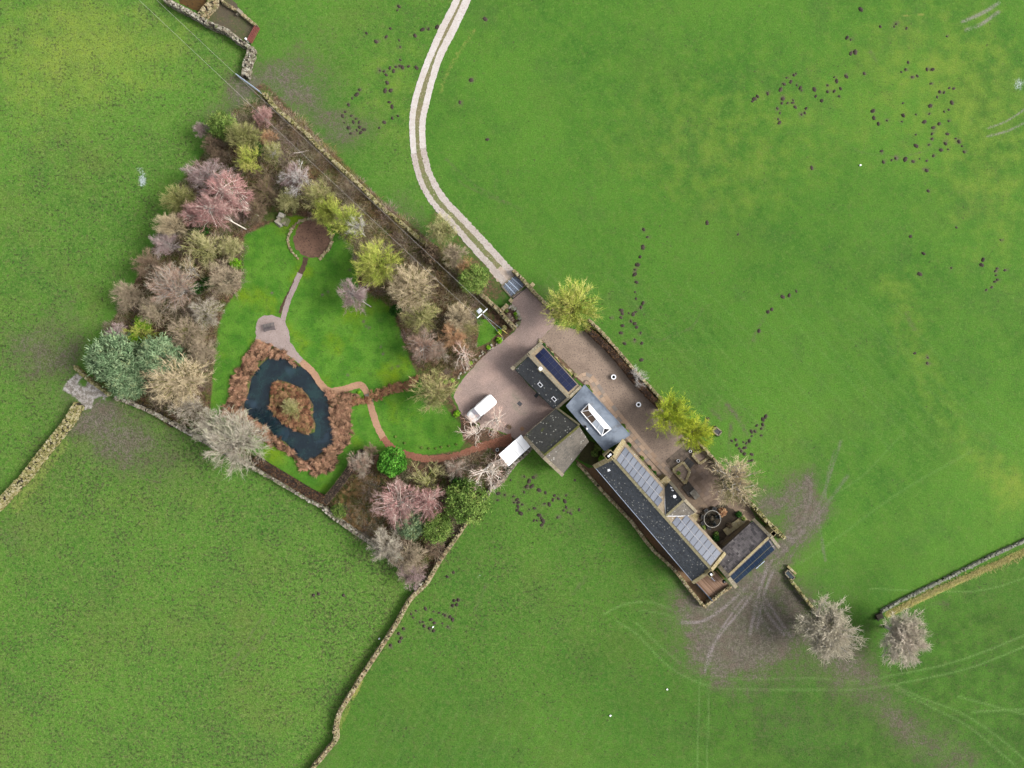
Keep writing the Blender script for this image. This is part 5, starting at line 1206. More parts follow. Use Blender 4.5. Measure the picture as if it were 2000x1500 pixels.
M_BARK = tinted('bark', [(96, 84, 68), (128, 114, 92), (110, 104, 72)])
BK = {'grey': tinted('grey_bark', [(134, 122, 104), (160, 148, 128), (146, 142, 112)], k=1.3),
      'white': tinted('white_bark', [(226, 216, 204), (236, 228, 216), (200, 186, 170)], k=1.68),
      'moss': tinted('mossy_bark', [(124, 126, 60), (150, 150, 84), (112, 104, 72)], k=1.40),
      'silver': tinted('silver_bark', [(176, 172, 166), (196, 192, 186), (160, 150, 140)], k=1.40)}
CR = {'lime': tinted('lime_twigs', [(76, 92, 32), (122, 140, 50), (168, 176, 80), (196, 180, 118)], k=2.19),
      'limebright': tinted('bright_lime_twigs', [(84, 104, 28), (138, 158, 40), (180, 190, 58), (198, 188, 92)], k=2.01),
      'limebeige': tinted('yellow_beige_twigs', [(90, 92, 54), (138, 142, 80), (176, 174, 116), (180, 156, 120)], k=1.6),
      'straw': tinted('straw_twigs', [(116, 100, 78), (184, 166, 134), (210, 194, 160), (171, 155, 111)], k=1.72),
      'beige': tinted('beige_twigs', [(101, 88, 72), (154, 138, 116), (174, 158, 134), (148, 143, 104)], k=1.68),
      'greybeige': tinted('grey_beige_twigs', [(114, 106, 91), (167, 156, 140), (186, 178, 162), (163, 165, 133)], k=1.65),
      'brown': tinted('brown_twigs', [(73, 58, 47), (114, 94, 77), (137, 117, 97), (110, 103, 73)], k=1.71),
      'redbrown': tinted('red_brown_twigs', [(99, 75, 62), (153, 120, 102), (169, 147, 131), (167, 165, 149)], k=1.70),
      'rust': tinted('rusty_twigs', [(122, 86, 60), (174, 128, 94), (188, 151, 116), (155, 136, 94)], k=1.71),
      'mauve': tinted('mauve_twigs', [(106, 85, 83), (155, 129, 126), (177, 155, 152), (174, 168, 161)], k=1.62),
      'pink': tinted('pink_twigs', [(129, 90, 87), (177, 129, 124), (192, 150, 144), (186, 165, 154)], k=1.61),
      'pale': tinted('pale_twigs', [(104, 102, 82), (150, 144, 124), (178, 170, 152), (182, 168, 156)], k=2.5),
      'silver': tinted('silver_twigs', [(138, 132, 125), (183, 178, 173), (203, 200, 196), (172, 153, 148)], k=1.88),
      'olive': tinted('olive_twigs', [(88, 87, 56), (134, 134, 86), (166, 164, 111), (184, 170, 136)], k=1.88),
      'whitebare': tinted('pink_tipped_twigs', [(225, 212, 199), (223, 208, 194), (197, 162, 146), (182, 142, 128)], k=1.96),
      'pine': tinted('blue_green_needles', [(62, 88, 58), (104, 132, 92), (146, 168, 128), (156, 162, 106)], k=1.6),
      'ever': tinted('evergreen_leaves', [(58, 84, 32), (96, 128, 52), (134, 160, 78), (152, 160, 84)], k=1.42),
      'holly': tinted('dark_green_leaves', [(30, 66, 22), (50, 100, 30), (72, 130, 42)], k=1.35),
      'bright': tinted('bright_green_leaves', [(72, 124, 20), (122, 178, 34), (168, 214, 60)], k=1.49),
      'ball': tinted('clipped_green_leaves', [(44, 100, 22), (84, 154, 44), (128, 190, 74)], k=1.42)}
PROTO = {}
for i in range(3): PROTO['fan%d' % i] = bare_tree('fan', 80, 11, 6, .045, .0052, .34, .20, 2.0, wob=.10, shell=.45)
for i in range(3): PROTO['open%d' % i] = bare_tree('open', 42, 10, 5, .05, .0060, .34, .22, 2.0, wob=.16, lobes=4, shell=.45)
for i in range(3): PROTO['birch%d' % i] = bare_tree('birch', 52, 15, 7, .045, .0046, .30, .17, 2.1, droop=.15, lobes=3, fork=(.2, .6), shell=.42)
for i in range(2): PROTO['lean%d' % i] = bare_tree('lean', 44, 16, 7, .030, .0046, .30, .17, 2.1, droop=.15, lobes=3, shell=.4, base=(.55, -.42))
for i in range(2): PROTO['dense%d' % i] = bare_tree('dense', 130, 14, 7, .055, .0046, .24, .15, 1.5, shell=.3, lobes=6)
for i in range(3): PROTO['limb%d' % i] = bare_tree('limb', 16, 9, 6, .058, .0042, .42, .24, 1.9, wob=.2, bot=.35, lobes=2, shell=.4)
for i in range(3): PROTO['ever%d' % i] = leafy_tree('ever', 150, 46, .055, 1.7, .12)
for i in range(2): PROTO['pine%d' % i] = leafy_tree('pine', 150, 40, .07, 1.9, .11, tuft=True, shell=.75)
for i in range(2): PROTO['bush%d' % i] = leafy_tree('bush', 60, 40, .10, 1.3, .2, bot=.05, up=.8)
def ball_mesh():
    tr = MB(); cr = MB(); tr.tube([[0, 0, 0], [0, 0, .5]], .06, 6)
    n_ = 5200; d = unit(RNG.normal(0, 1, (n_, 3))); d[:, 2] = np.abs(d[:, 2]) * 1.0 - .15
    lump = 1 + .10 * np.sin(d[:, 0] * 5 + 1) * np.sin(d[:, 1] * 6) + .04 * np.sin(d[:, 0] * 17) * np.cos(d[:, 1] * 15)
    p = d * (lump * RNG.uniform(.84, 1.0, n_))[:, None] * (1, 1, .9) + (0, 0, .75)
    cr.leaves(p, .07, np.clip(.5 + .8 * (lump - 1) * 4 + RNG.normal(0, .25, n_), 0, 1), .8)
    return tr.mesh('ball_trunk', M_BARK), cr.mesh('ball_crown', M_BARK)
PROTO['ball0'] = ball_mesh()
_cnt = {}
def tree(px, py, r, kind, crown, bark, h, label, name='bare_tree', cat='tree', group=None, ry=None, ang=0, zc=.6):
    """r = crown radius in photograph pixels at its height, h metres"""
    keys = [k for k in PROTO if k.rstrip('0123456789') == kind]
    _cnt[kind] = _cnt.get(kind, 0) + 1
    tm, cm = PROTO[keys[_cnt[kind] % len(keys)]]
    c = P(px, py, h * zc)
    root = thing(name, label, cat, (c[0], c[1], 0), group)
    rr = r * S * (H - h * zc) / H
    ry = rr if ry is None else ry * S * (H - h * zc) / H
    hr = max(v.co.z for v in list(cm.vertices)[::37])
    root.rotation_euler = (0, 0, R(ang))
    for nm_, me_, mt in (('trunk', tm, BK[bark]), ('crown', cm, CR[crown])):
        o = bpy.data.objects.new(nm_, me_); C.objects.link(o); o.parent = root
        o.scale = (rr * 1.04, ry * 1.04, h / hr)
        o.rotation_euler = (0, 0, RNG.uniform(0, 6.28) if ang == 0 and nm_ == 'trunk' else 0)
        o.material_slots[0].link = 'OBJECT'; o.material_slots[0].material = mt
    if ang == 0:
        root.rotation_euler = (0, 0, RNG.uniform(0, 6.28) if abs(rr - ry) < .01 else 0)
        root.children[1].rotation_euler = root.children[0].rotation_euler = (0, 0, 0)
    return root
T = tree
# around the yard and the field
T(1118, 602, 54, 'fan', 'lime', 'moss', 9.5, 'big round lime green tree over the gravel beside the cattle grid wall')
T(1310, 812, 42, 'fan', 'limebright', 'moss', 8, 'bright yellow green tree at the end of the clipped hedge')
T(1354, 846, 37, 'fan', 'limebright', 'moss', 7, 'yellow green tree leaning over the raised beds')
T(1430, 938, 56, 'open', 'straw', 'silver', 10, 'grey olive bare tree behind the round garden table')
T(1428, 948, 40, 'open', 'olive', 'moss', 8, 'mossy olive tree mingled in the big bare tree by the terrace')
T(1618, 1234, 66, 'dense', 'pale', 'silver', 9, 'largest pale grey bare tree standing alone in the lower right field')
T(1762, 1244, 57, 'dense', 'pale', 'silver', 8, 'pale round bare tree at the end of the grey field wall')
T(1242, 738, 22, 'limb', 'silver', 'silver', 4, 'small silvery bare sapling in the clipped hedge')
# white limbed trees by the yard
T(972, 822, 31, 'limb', 'whitebare', 'white', 6, 'white limbed bare tree beside the parked van')
T(930, 842, 31, 'limb', 'whitebare', 'white', 6, 'white limbed bare tree with pinkish tips on the edge of the half round lawn')
T(954, 914, 44, 'limb', 'whitebare', 'white', 7.5, 'large white limbed bare tree beside the white shed')
T(906, 692, 30, 'limb', 'whitebare', 'white', 5, 'white limbed bare tree on the edge of the setts near the box balls')
T(890, 916, 24, 'birch', 'redbrown', 'white', 4, 'small pinkish bare tree over the leaf strewn path')
T(850, 764, 46, 'open', 'limebeige', 'moss', 8.5, 'spreading yellow green bare tree between lawn and setts')
T(852, 775, 34, 'open', 'olive', 'moss', 7, 'olive bare tree tangled with the yellow green tree beside the setts')
# wet corner
T(776, 984, 47, 'birch', 'pink', 'white', 8.5, 'pink twigged birch over the small dark pools')
T(838, 980, 36, 'birch', 'pink', 'white', 8, 'smaller pink birch beside the evergreen in the wet corner')
T(834, 944, 40, 'limb', 'olive', 'moss', 6, 'bare olive limbed tree behind the clipped round tree')
T(912, 982, 42, 'ever', 'ever', 'grey', 7.5, 'big leafy evergreen tree beside the pale drystone wall', 'evergreen_tree')
T(896, 945, 17, 'bush', 'holly', 'grey', 4, 'dark green holly bush between white limbed tree and evergreen', 'holly_bush', 'bush')
T(853, 1030, 29, 'ever', 'ever', 'grey', 6, 'round grey green evergreen below the pink birches', 'evergreen_tree')
T(803, 1024, 26, 'pine', 'pine', 'grey', 6, 'dark blue green conifer half hidden below the pink birches', 'conifer_tree')
T(758, 1066, 38, 'birch', 'greybeige', 'grey', 6, 'grey beige bare tree at the lower left point of the wet corner')
T(800, 1090, 38, 'open', 'beige', 'grey', 6, 'beige bare tree in the bottom point of the garden')
T(806, 1122, 28, 'birch', 'mauve', 'grey', 4, 'brown mauve thicket tree at the very bottom corner of the garden')
T(852, 1072, 27, 'open', 'brown', 'grey', 4, 'brown bare shrub tree against the tan wall')
T(704, 906, 27, 'birch', 'redbrown', 'grey', 4, 'reddish beige shrub tree by the hedge corner under the lawn')
T(726, 880, 16, 'birch', 'brown', 'grey', 3, 'small brown twiggy shrub next to the clipped round tree', 'bare_shrub', 'shrub')
T(660, 1000, 14, 'bush', 'ever', 'grey', 2, 'low tawny green tussock bush in the corner by the two hedges', 'low_bush', 'bush')
T(765, 902, 28, 'ball', 'ball', 'grey', 4.2, 'clipped round bright green tree beside the leaf strewn path', 'clipped_tree', 'tree', zc=.5)
# along the lower left edge
T(460, 862, 64, 'fan', 'greybeige', 'grey', 8, 'big grey beige bare tree on the lower left wall by the pond')
T(415, 835, 38, 'birch', 'greybeige', 'grey', 6, 'grey beige bare tree left of the big one on the lower wall')
T(368, 796, 37, 'open', 'greybeige', 'grey', 6, 'grey bare tree above the lower left wall')
T(350, 742, 62, 'fan', 'straw', 'moss', 9, 'broad straw coloured bare tree with mossy centre beside the pines', ry=50)
T(222, 702, 46, 'pine', 'pine', 'grey', 10, 'largest blue green pine at the left corner of the garden', 'pine_tree')
T(246, 744, 31, 'pine', 'pine', 'grey', 8, 'yellowish green pine leaning over the stony gateway', 'pine_tree')
T(315, 697, 37, 'pine', 'pine', 'grey', 8, 'rounded blue green pine second in from the left corner', 'pine_tree')
T(272, 690, 18, 'ever', 'holly', 'grey', 5, 'dark green bush between the pines', 'dark_bush', 'bush')
T(366, 650, 34, 'fan', 'beige', 'moss', 6, 'yellowish beige bare tree above the broad straw tree')
T(398, 684, 30, 'birch', 'beige', 'grey', 6, 'beige bare tree at the edge of the left lawn strip')
T(402, 610, 32, 'birch', 'greybeige', 'moss', 6, 'grey green bare tree at the lawn edge left of the pebble circle')
T(440, 548, 37, 'birch', 'beige', 'grey', 7, 'rounded beige bare tree jutting onto the left of the lawn')
T(338, 562, 46, 'fan', 'redbrown', 'silver', 8.5, 'red and grey bare tree in the middle of the western wood')
T(366, 530, 31, 'limb', 'straw', 'silver', 7, 'pale gnarled bare tree standing over the red grey one')
T(400, 484, 40, 'open', 'olive', 'moss', 8, 'olive green bare tree with many limbs near the left lawn')
T(452, 487, 25, 'birch', 'olive', 'moss', 5, 'small grey green bare tree at the top left of the lawn')
T(322, 478, 29, 'birch', 'mauve', 'silver', 6, 'mauve bare tree on the western edge below the straw tree')
T(290, 518, 31, 'birch', 'brown', 'grey', 6, 'brown grey bare tree on the western edge of the wood')
T(248, 577, 29, 'fan', 'beige', 'grey', 6, 'round beige bare tree furthest out on the western edge')
T(304, 606, 35, 'open', 'beige', 'grey', 6, 'beige tangled tree above the bright green bushes')
T(230, 650, 22, 'birch', 'mauve', 'grey', 5, 'mauve grey shrub tree above the largest pine')
T(272, 648, 30, 'limb', 'lime', 'moss', 5, 'twisted yellow green bare tree among the dark gaps')
T(350, 392, 31, 'fan', 'limebeige', 'moss', 7, 'yellow beige bare tree on the western edge by the pink birches')
T(338, 442, 33, 'fan', 'straw', 'grey', 8, 'pale tan feathery tree on the western edge', ry=24)
T(404, 346, 48, 'birch', 'mauve', 'silver', 8, 'wide mauve bare tree above the pink birches', ry=36)
T(452, 384, 47, 'lean', 'pink', 'white', 10, 'pink birch with a white trunk pointing to the upper left', ang=.01)
T(424, 416, 50, 'lean', 'pink', 'white', 10, 'broad pink birch below the first white trunk', ry=36, ang=.01)
T(382, 420, 26, 'birch', 'pink', 'white', 8, 'small pink birch at the left end of the pink pair')
T(434, 244, 25, 'ever', 'ever', 'grey', 6, 'leafy green tree at the top of the western wood', 'evergreen_tree')
T(396, 255, 16, 'birch', 'mauve', 'grey', 4, 'small mauve shrub beside the leafy green tree', 'bare_shrub', 'shrub')
T(414, 280, 21, 'birch', 'brown', 'grey', 4, 'brown shrub tree below the small mauve shrub', 'bare_shrub', 'shrub')
T(428, 308, 18, 'birch', 'brown', 'grey', 4, 'brown thicket above the wide mauve tree', 'bare_shrub', 'shrub')
T(476, 270, 32, 'fan', 'limebeige', 'moss', 8, 'yellow beige tree in the upper part of the wood')
T(490, 314, 30, 'open', 'lime', 'moss', 8, 'yellow green bare tree with drooping limbs below the yellow beige one')
T(534, 300, 23, 'lean', 'limebeige', 'silver', 6, 'yellow green tree with a pale leaning trunk in the upper wood')
T(516, 230, 21, 'birch', 'pink', 'grey', 3.5, 'low pink red shrub near the top corner of the wood', 'bare_shrub', 'shrub')
T(524, 268, 18, 'open', 'rust', 'grey', 4, 'rusty brown shrub beside the low pink one', 'bare_shrub', 'shrub')
T(516, 372, 30, 'birch', 'brown', 'moss', 4, 'olive brown thicket between pink birches and silver tree', 'bare_shrub', 'shrub')
T(502, 412, 22, 'birch', 'brown', 'moss', 4, 'brown green shrub beside the rough stone seat', 'bare_shrub', 'shrub')
T(566, 392, 25, 'birch', 'olive', 'moss', 5, 'green brown shrub tree below the silver tree')
# north-east belt
T(577, 348, 33, 'limb', 'silver', 'silver', 8, 'silvery bare tree in the middle of the north eastern belt')
T(578, 350, 30, 'birch', 'mauve', 'grey', 6, 'mauve twigged tree behind the silvery bare tree')
T(622, 384, 34, 'open', 'limebeige', 'moss', 7.5, 'yellow green tree next to the silvery one')
T(640, 412, 28, 'fan', 'lime', 'moss', 7, 'lime tree left of the round bare bed')
T(678, 438, 42, 'open', 'lime', 'moss', 8.5, 'bright lichened tree above the round bare bed')
T(700, 448, 22, 'limb', 'silver', 'silver', 9, 'silver topped tree on the flank of the lichened tree')
T(738, 518, 47, 'fan', 'lime', 'moss', 9, 'largest yellow green tree of the belt by the lawn')
T(694, 578, 36, 'lean', 'mauve', 'silver', 7, 'delicate grey pink birch standing on the lawn', ang=.01)
T(804, 566, 47, 'fan', 'straw', 'moss', 9, 'broad beige tree in the belt next to the yellow green one')
T(822, 618, 40, 'open', 'limebeige', 'moss', 8, 'tangled yellow beige tree at the inner corner of the belt')
T(772, 606, 11, 'bush', 'holly', 'grey', 2.5, 'small fresh green bush at the lawn corner of the belt', 'green_bush', 'bush')
T(824, 676, 33, 'birch', 'redbrown', 'silver', 6, 'pinkish beige bare tree at the corner of the lawn')
T(856, 690, 24, 'birch', 'redbrown', 'grey', 4, 'brown pink shrub tree above the yellow green tree by the setts')
T(888, 658, 31, 'birch', 'rust', 'grey', 4.5, 'rusty brown bare shrub by the small lawn', 'bare_shrub', 'shrub')
T(898, 622, 28, 'fan', 'straw', 'grey', 4.5, 'straw coloured brush tree near the utility pole')
T(916, 640, 20, 'open', 'limebeige', 'moss', 4, 'pale feathery shrub beside the rusty one', 'bare_shrub', 'shrub')
T(864, 452, 30, 'birch', 'olive', 'moss', 6, 'airy green bare tree overhanging the white track', zc=.5)
T(890, 500, 26, 'birch', 'beige', 'grey', 5, 'thin beige bare tree between wall and white track')
T(908, 520, 20, 'open', 'rust', 'moss', 4, 'tawny green shrub beside the white track', 'bare_shrub', 'shrub')
T(924, 545, 27, 'ever', 'ever', 'grey', 4.5, 'leafy green shrub against the low wall by the track', 'evergreen_shrub', 'shrub')
T(842, 494, 16, 'bush', 'brown', 'grey', 3, 'dark brown bush at the broken end of the long mossy wall', 'brown_bush', 'bush')
# bushes of green inside the western wood
for x, y, r, c, lb in ((458, 513, 10, 'bright', 'vivid light green bush at the left edge of the lawn'), (403, 551, 10, 'holly', 'dark green bush beside the rounded beige tree'),
                       (275, 634, 14, 'bright', 'bright green bush among bare trees above the pines'), (265, 660, 10, 'bright', 'smaller yellow green bush just above the pines'),
                       (390, 448, 14, 'holly', 'green bush under the broad pink birch'), (440, 364, 14, 'holly', 'green ivy bush at the top of the pink birch'), (500, 288, 12, 'holly', 'dark green bush between the two yellow trees'),
                       (380, 560, 11, 'holly', 'dark ivy bush in the gap of the western wood')):
    T(x, y, r, 'bush', c, 'grey', 3.2, lb, 'green_bush', 'bush')
T(573, 800, 20, 'open', 'limebeige', 'moss', 3.2, 'pale yellow green bush in the middle of the pond island', 'island_bush', 'bush')
T(566, 792, 16, 'fan', 'olive', 'moss', 2.6, 'olive bush beside the yellow one on the pond island', 'island_bush', 'bush')

# ------------------------------------------------------------------ hedges, undergrowth, reeds, border plants
def hedge(px_top, h, wid, mat, label, n_per_m=230, name='clipped_hedge'):
    l = smooth_line(px_top, 6.0); p = to_world(l, h)[:, :2]
    seg = np.linalg.norm(np.diff(p, axis=0), axis=1); L = np.concatenate([[0], np.cumsum(seg)])
    m = int(L[-1] / .35) + 2
    q = np.stack([np.interp(np.linspace(0, L[-1], m), L, p[:, i]) for i in (0, 1)], 1)
    d = unit(np.gradient(q, axis=0)); nn = np.stack([-d[:, 1], d[:, 0]], 1)
    org = (*q[m // 2], 0)
    core = MB(); prof = [(-.42, 0), (-.40, .88), (.40, .88), (.42, 0)]
    V = np.stack([np.column_stack([q + nn * o * wid, np.full(m, h * f_) + RNG.normal(0, .03, m) * (f_ > 0)]) for o, f_ in prof], 1)
    i = np.arange(m - 1)[:, None] * 4; j = np.arange(3)[None]
    core.add(V.reshape(-1, 3), np.stack([i + j, i + j + 1, i + j + 5, i + j + 4], -1)); core.add(V[0], [[0, 1, 2, 3]]); core.add(V[-1], [[3, 2, 1, 0]])
    root = core.obj(name, solid('hedge_inside', (48, 38, 32), .95), None, org); tag(root, label, 'hedge')
    k = int(L[-1] * n_per_m); t = RNG.uniform(0, m - 1, k); i0 = t.astype(int)
    o = RNG.uniform(-.52, .52, k); z = np.where(RNG.random(k) < .6, h * RNG.uniform(.84, 1.04, k), h * RNG.uniform(.1, 1, k))
    o = np.where(z < h * .84, np.sign(o) * RNG.uniform(.42, .52, k), o)
    pts = np.column_stack([q[i0] + d[i0] * ((t - i0) * .35)[:, None] + nn[i0] * (o * wid)[:, None], z])
    clump = .5 + .5 * np.sin(t * 1.3 + 2 * np.sin(t * .37))
    lm = MB(); lm.leaves(pts, RNG.uniform(.05, .11, k), np.clip(clump * .5 + RNG.random(k) * .5, 0, 1), .8)
    lm.obj('foliage', mat, root, kind='stuff')
M_BEECH = tinted('beech_leaves', [(74, 52, 40), (122, 88, 62), (152, 114, 82), (110, 96, 66)], k=1.05)
hedge([(1146, 640), (1160, 653), (1190, 682), (1216, 712), (1240, 742), (1266, 770), (1292, 796)], 1.5, 1.0, M_BEECH, 'clipped brown beech hedge between gravel strip and big pasture')
hedge([(494, 896), (520, 914), (560, 938), (600, 962), (632, 978)], 1.6, 1.3, M_BEECH, 'dark brown hedge along the lower wall beneath the pond')
hedge([(632, 982), (652, 958), (676, 926), (696, 898), (708, 882)], 1.6, 1.3, tinted('grey_hedge_leaves', [(72, 58, 48), (118, 98, 80), (142, 122, 100), (100, 96, 70)]), 'grey brown hedge separating the wet corner from the lawn')
hedge([(264, 788), (290, 798), (318, 816), (336, 830)], 1.0, 1.2, tinted('mossy_bank', [(84, 76, 40), (120, 110, 56), (140, 104, 76)]), 'low mossy bank behind the lower left wall', name='mossy_hedge')

def scatter_poly(polys, n_each):
    return np.vstack([to_world(rand_in(pl, k)) for pl, k in zip(polys, n_each)])
WOOD_W = [(455, 215), (500, 200), (560, 270), (560, 330), (540, 400), (480, 450), (475, 540), (440, 600), (425, 650), (415, 730), (405, 830), (300, 790), (240, 770), (190, 720), (215, 640), (262, 560), (310, 470), (345, 390), (400, 310), (425, 265)]
WOOD_N = [(520, 200), (600, 275), (740, 410), (830, 490), (935, 580), (960, 612), (930, 600), (930, 690), (885, 730), (830, 745), (810, 690), (780, 620), (700, 540), (690, 480), (640, 430), (580, 420), (560, 330)]
WOOD_S = [(640, 985), (702, 905), (745, 905), (790, 925), (860, 924), (905, 908), (955, 888), (985, 915), (940, 975), (880, 1055), (820, 1135), (720, 1055), (660, 1010)]
DITCH = [(700, 350), (740, 395), (825, 465), (930, 562), (930, 580), (900, 560), (800, 470), (720, 400), (600, 285), (530, 215), (520, 190)]
def brush(name, polys, counts, mat, label, L=(.4, 1.1), tw=.022, zmax=.7):
    p = scatter_poly(polys, counts); k = len(p)
    cl = RNG.random(k); cen = np.sin(p[:, 0] * .55 + 2 * np.sin(p[:, 1] * .31)) * np.sin(p[:, 1] * .6 + np.sin(p[:, 0] * .4))
    keep = cen + RNG.normal(0, .35, k) > -.35; p = p[keep]; cen = cen[keep]; k = len(p)
    p[:, 2] = RNG.uniform(0, zmax * .6, k)
    d = unit(RNG.normal(0, 1, (k, 3)) * (1, 1, .5) + (0, 0, .5)); ln = RNG.uniform(*L, k)
    m = MB(); m.spikes(p, p + d * ln[:, None], tw * RNG.uniform(.6, 1.3, k), np.clip(.5 + cen * .35 + RNG.normal(0, .22, k), 0, 1))
    o = m.obj(name, mat, None, (0, 0, 0), kind='stuff'); o['label'] = label
    return o
M_BRUSH = tinted('undergrowth_stems', [(70, 54, 42), (122, 96, 74), (158, 130, 102), (128, 126, 80), (164, 148, 122)], k=1.35)
brush('undergrowth', [WOOD_W, WOOD_N, WOOD_S, DITCH], [15000, 11000, 7500, 4000], M_BRUSH, 'brown twiggy undergrowth and dead bramble between the trees')
def thicket(name, polys, counts, mat, label, per=190):
    c = scatter_poly(polys, counts); k = len(c); cc = np.repeat(c, per, 0); n_ = len(cc); hh = np.repeat(RNG.uniform(1.2, 3.2, k), per)
    d = unit(RNG.normal(0, 1, (n_, 3)) * (1, 1, .6) + (0, 0, .75))
    r0 = RNG.random(n_) ** .6; st = cc + d * (hh * r0 * .62)[:, None]; st[:, 2] = np.maximum(st[:, 2], .05)
    d2 = unit(d + RNG.normal(0, .45, (n_, 3))); tt = np.repeat(RNG.random(k), per)
    m = MB(); m.spikes(st, st + d2 * (hh * RNG.uniform(.22, .42, n_))[:, None], RNG.uniform(.012, .026, n_), np.clip(.2 + tt * .5 + r0 * .2 + RNG.normal(0, .15, n_), 0, 1))
    o = m.obj(name, mat, None, (0, 0, 0), kind='stuff'); o['label'] = label
thicket('bare_thicket', [WOOD_W, WOOD_N, WOOD_S, DITCH], [90, 85, 36, 26], tinted('thicket_tan', [(104, 92, 76), (150, 134, 110), (174, 160, 136), (140, 140, 100)], k=1.35), 'tan and olive bare scrub filling the gaps between the garden trees')
thicket('bare_thicket', [WOOD_W, WOOD_N, WOOD_S, DITCH], [66, 45, 26, 16], tinted('thicket_mauve', [(96, 76, 68), (150, 124, 112), (168, 152, 144), (150, 122, 108)], k=1.35), 'mauve grey bare scrub filling the gaps between the garden trees')
thicket('bare_thicket', [WOOD_N, DITCH], [40, 44], tinted('thicket_rust', [(92, 72, 52), (150, 112, 80), (140, 132, 80), (176, 146, 110)], k=1.3), 'rusty and olive scrub along the inside of the long mossy wall', 150)
M_TUSS = tinted('tussock_blades', [(84, 100, 42), (120, 134, 58), (150, 140, 84), (98, 122, 46)], k=1.05)
def tufts(name, pp, mat, label, per=14, ln=(.25, .6), wd=.018, spread=.16):
    c = np.repeat(pp, per, 0); k = len(c); c = c + RNG.normal(0, spread, (k, 3)) * (1, 1, 0)
    m = MB(); m.blades(c, RNG.uniform(0, 6.28, k), RNG.uniform(*ln, k), wd, RNG.uniform(.5, 1.3, k), RNG.uniform(.4, 1.6, k), np.clip(np.repeat(RNG.random(len(pp)), per) * .6 + RNG.random(k) * .4, 0, 1))
    o = m.obj(name, mat, None, (0, 0, 0), kind='stuff'); o['label'] = label
    return o
WETP = [(650, 990), (700, 925), (740, 930), (750, 985), (760, 1020), (735, 1050), (700, 1040)]
tufts('rough_grass', scatter_poly([WOOD_W, WOOD_N, WOOD_S, WETP, DITCH], [1300, 1100, 500, 500, 800]), M_TUSS, 'rough tussocky grass under the trees')
tufts('straw_grass', np.vstack([to_world(smooth_line(l, 2.0) + RNG.normal(0, sg, (len(smooth_line(l, 2.0)), 2))) for l, sg in [([(2030, 1066), (1900, 1122), (1800, 1166), (1735, 1202)], 2), ([(2030, 1062), (1900, 1118), (1800, 1162), (1735, 1198)], 2.2), ([(2030, 1075), (1880, 1132), (1760, 1190)], 3)]]),
      tinted('straw_blades', [(186, 172, 106), (196, 184, 124), (140, 150, 74)], k=1.3), 'straw coloured long grass along the grey field wall', 7, (.3, .7))

REEDO = np.array([(510, 120), (600, 135), (660, 160), (720, 200), (790, 270), (860, 330), (950, 385), (1045, 430), (1110, 540), (1190, 620), (1300, 645), (1400, 650), (1500, 645), (1440, 720), (1425, 800), (1420, 950), (1425, 1100), (1380, 1170), (1300, 1250), (1255, 1390), (1160, 1425), (1050, 1420), (950, 1380), (820, 1230), (700, 1170), (600, 1120), (450, 1000), (330, 960), (240, 920), (190, 850), (200, 740), (280, 650), (260, 560), (300, 460), (380, 360), (400, 270), (470, 180)]) / 5 + (400, 640)
M_REED = tinted('dead_reed', [(70, 50, 38), (132, 100, 76), (186, 146, 116), (164, 118, 94), (228, 200, 170)], k=1.25)
M_REEDR = tinted('rust_reed', [(74, 50, 38), (132, 88, 64), (178, 134, 100), (112, 104, 58)], k=1.25)
def reed_mass(name, clumps, mat, label, per=18, ln=(.5, 1.0)):
    k = len(clumps); c = np.repeat(clumps, per, 0); n_ = len(c)
    ph = np.sin(clumps[:, 0] * .8) * 2 + np.cos(clumps[:, 1] * .7) * 2
    head = ph + RNG.normal(0, .9, k); tt = RNG.random(k)
    h_ = np.repeat(head, per) + RNG.normal(0, .28, n_)
    c = c + RNG.normal(0, .11, (n_, 3)) * (1, 1, 0); c[:, 2] = np.repeat(RNG.uniform(.05, .45, k), per) + RNG.uniform(0, .1, n_)
    m = MB(); m.blades(c, h_, RNG.uniform(*ln, n_), RNG.uniform(.02, .045, n_), RNG.uniform(-.1, .5, n_), RNG.uniform(.2, .9, n_), np.clip(np.repeat(tt, per) * .85 + RNG.random(n_) * .15, 0, 1))
    o = m.obj(name, mat, None, (0, 0, 0), kind='stuff'); o['label'] = label
rp = rand_in(REEDO, 3600); pc = POND.mean(0); rp = rp[~inside(rp, pc + (POND - pc) * 1.05)][:1150]
reed_mass('reeds', to_world(rp), M_REED, 'flattened reddish brown dead reeds ringing the pond')
ip = ISLE.mean(0) + (rand_in(ISLE, 330) - ISLE.mean(0)) * .9; reed_mass('island_reeds', to_world(ip), M_REEDR, 'dark rusty dead reeds on the pond island', 18, (.4, .8))
sp = smooth_line(STREAM, 1.2); reed_mass('stream_plants', to_world(np.repeat(sp[:110], 2, 0) + RNG.normal(0, 3.4, (len(sp[:110]) * 2, 2))), M_REEDR, 'rusty dead plants along the little stream bed', 16, (.4, .8))
reed_mass('wet_tussocks', to_world(rand_in(WETP, 200)), tinted('tawny_tussock', [(110, 84, 50), (150, 122, 76), (176, 140, 100), (120, 124, 60)]), 'tawny tussocks around the two small dark pools', 18, (.5, 1.0))
BANK = [(446, 760), (440, 800), (452, 830), (500, 855), (540, 880), (560, 890), (600, 922), (560, 905), (500, 870), (440, 830), (430, 790)]
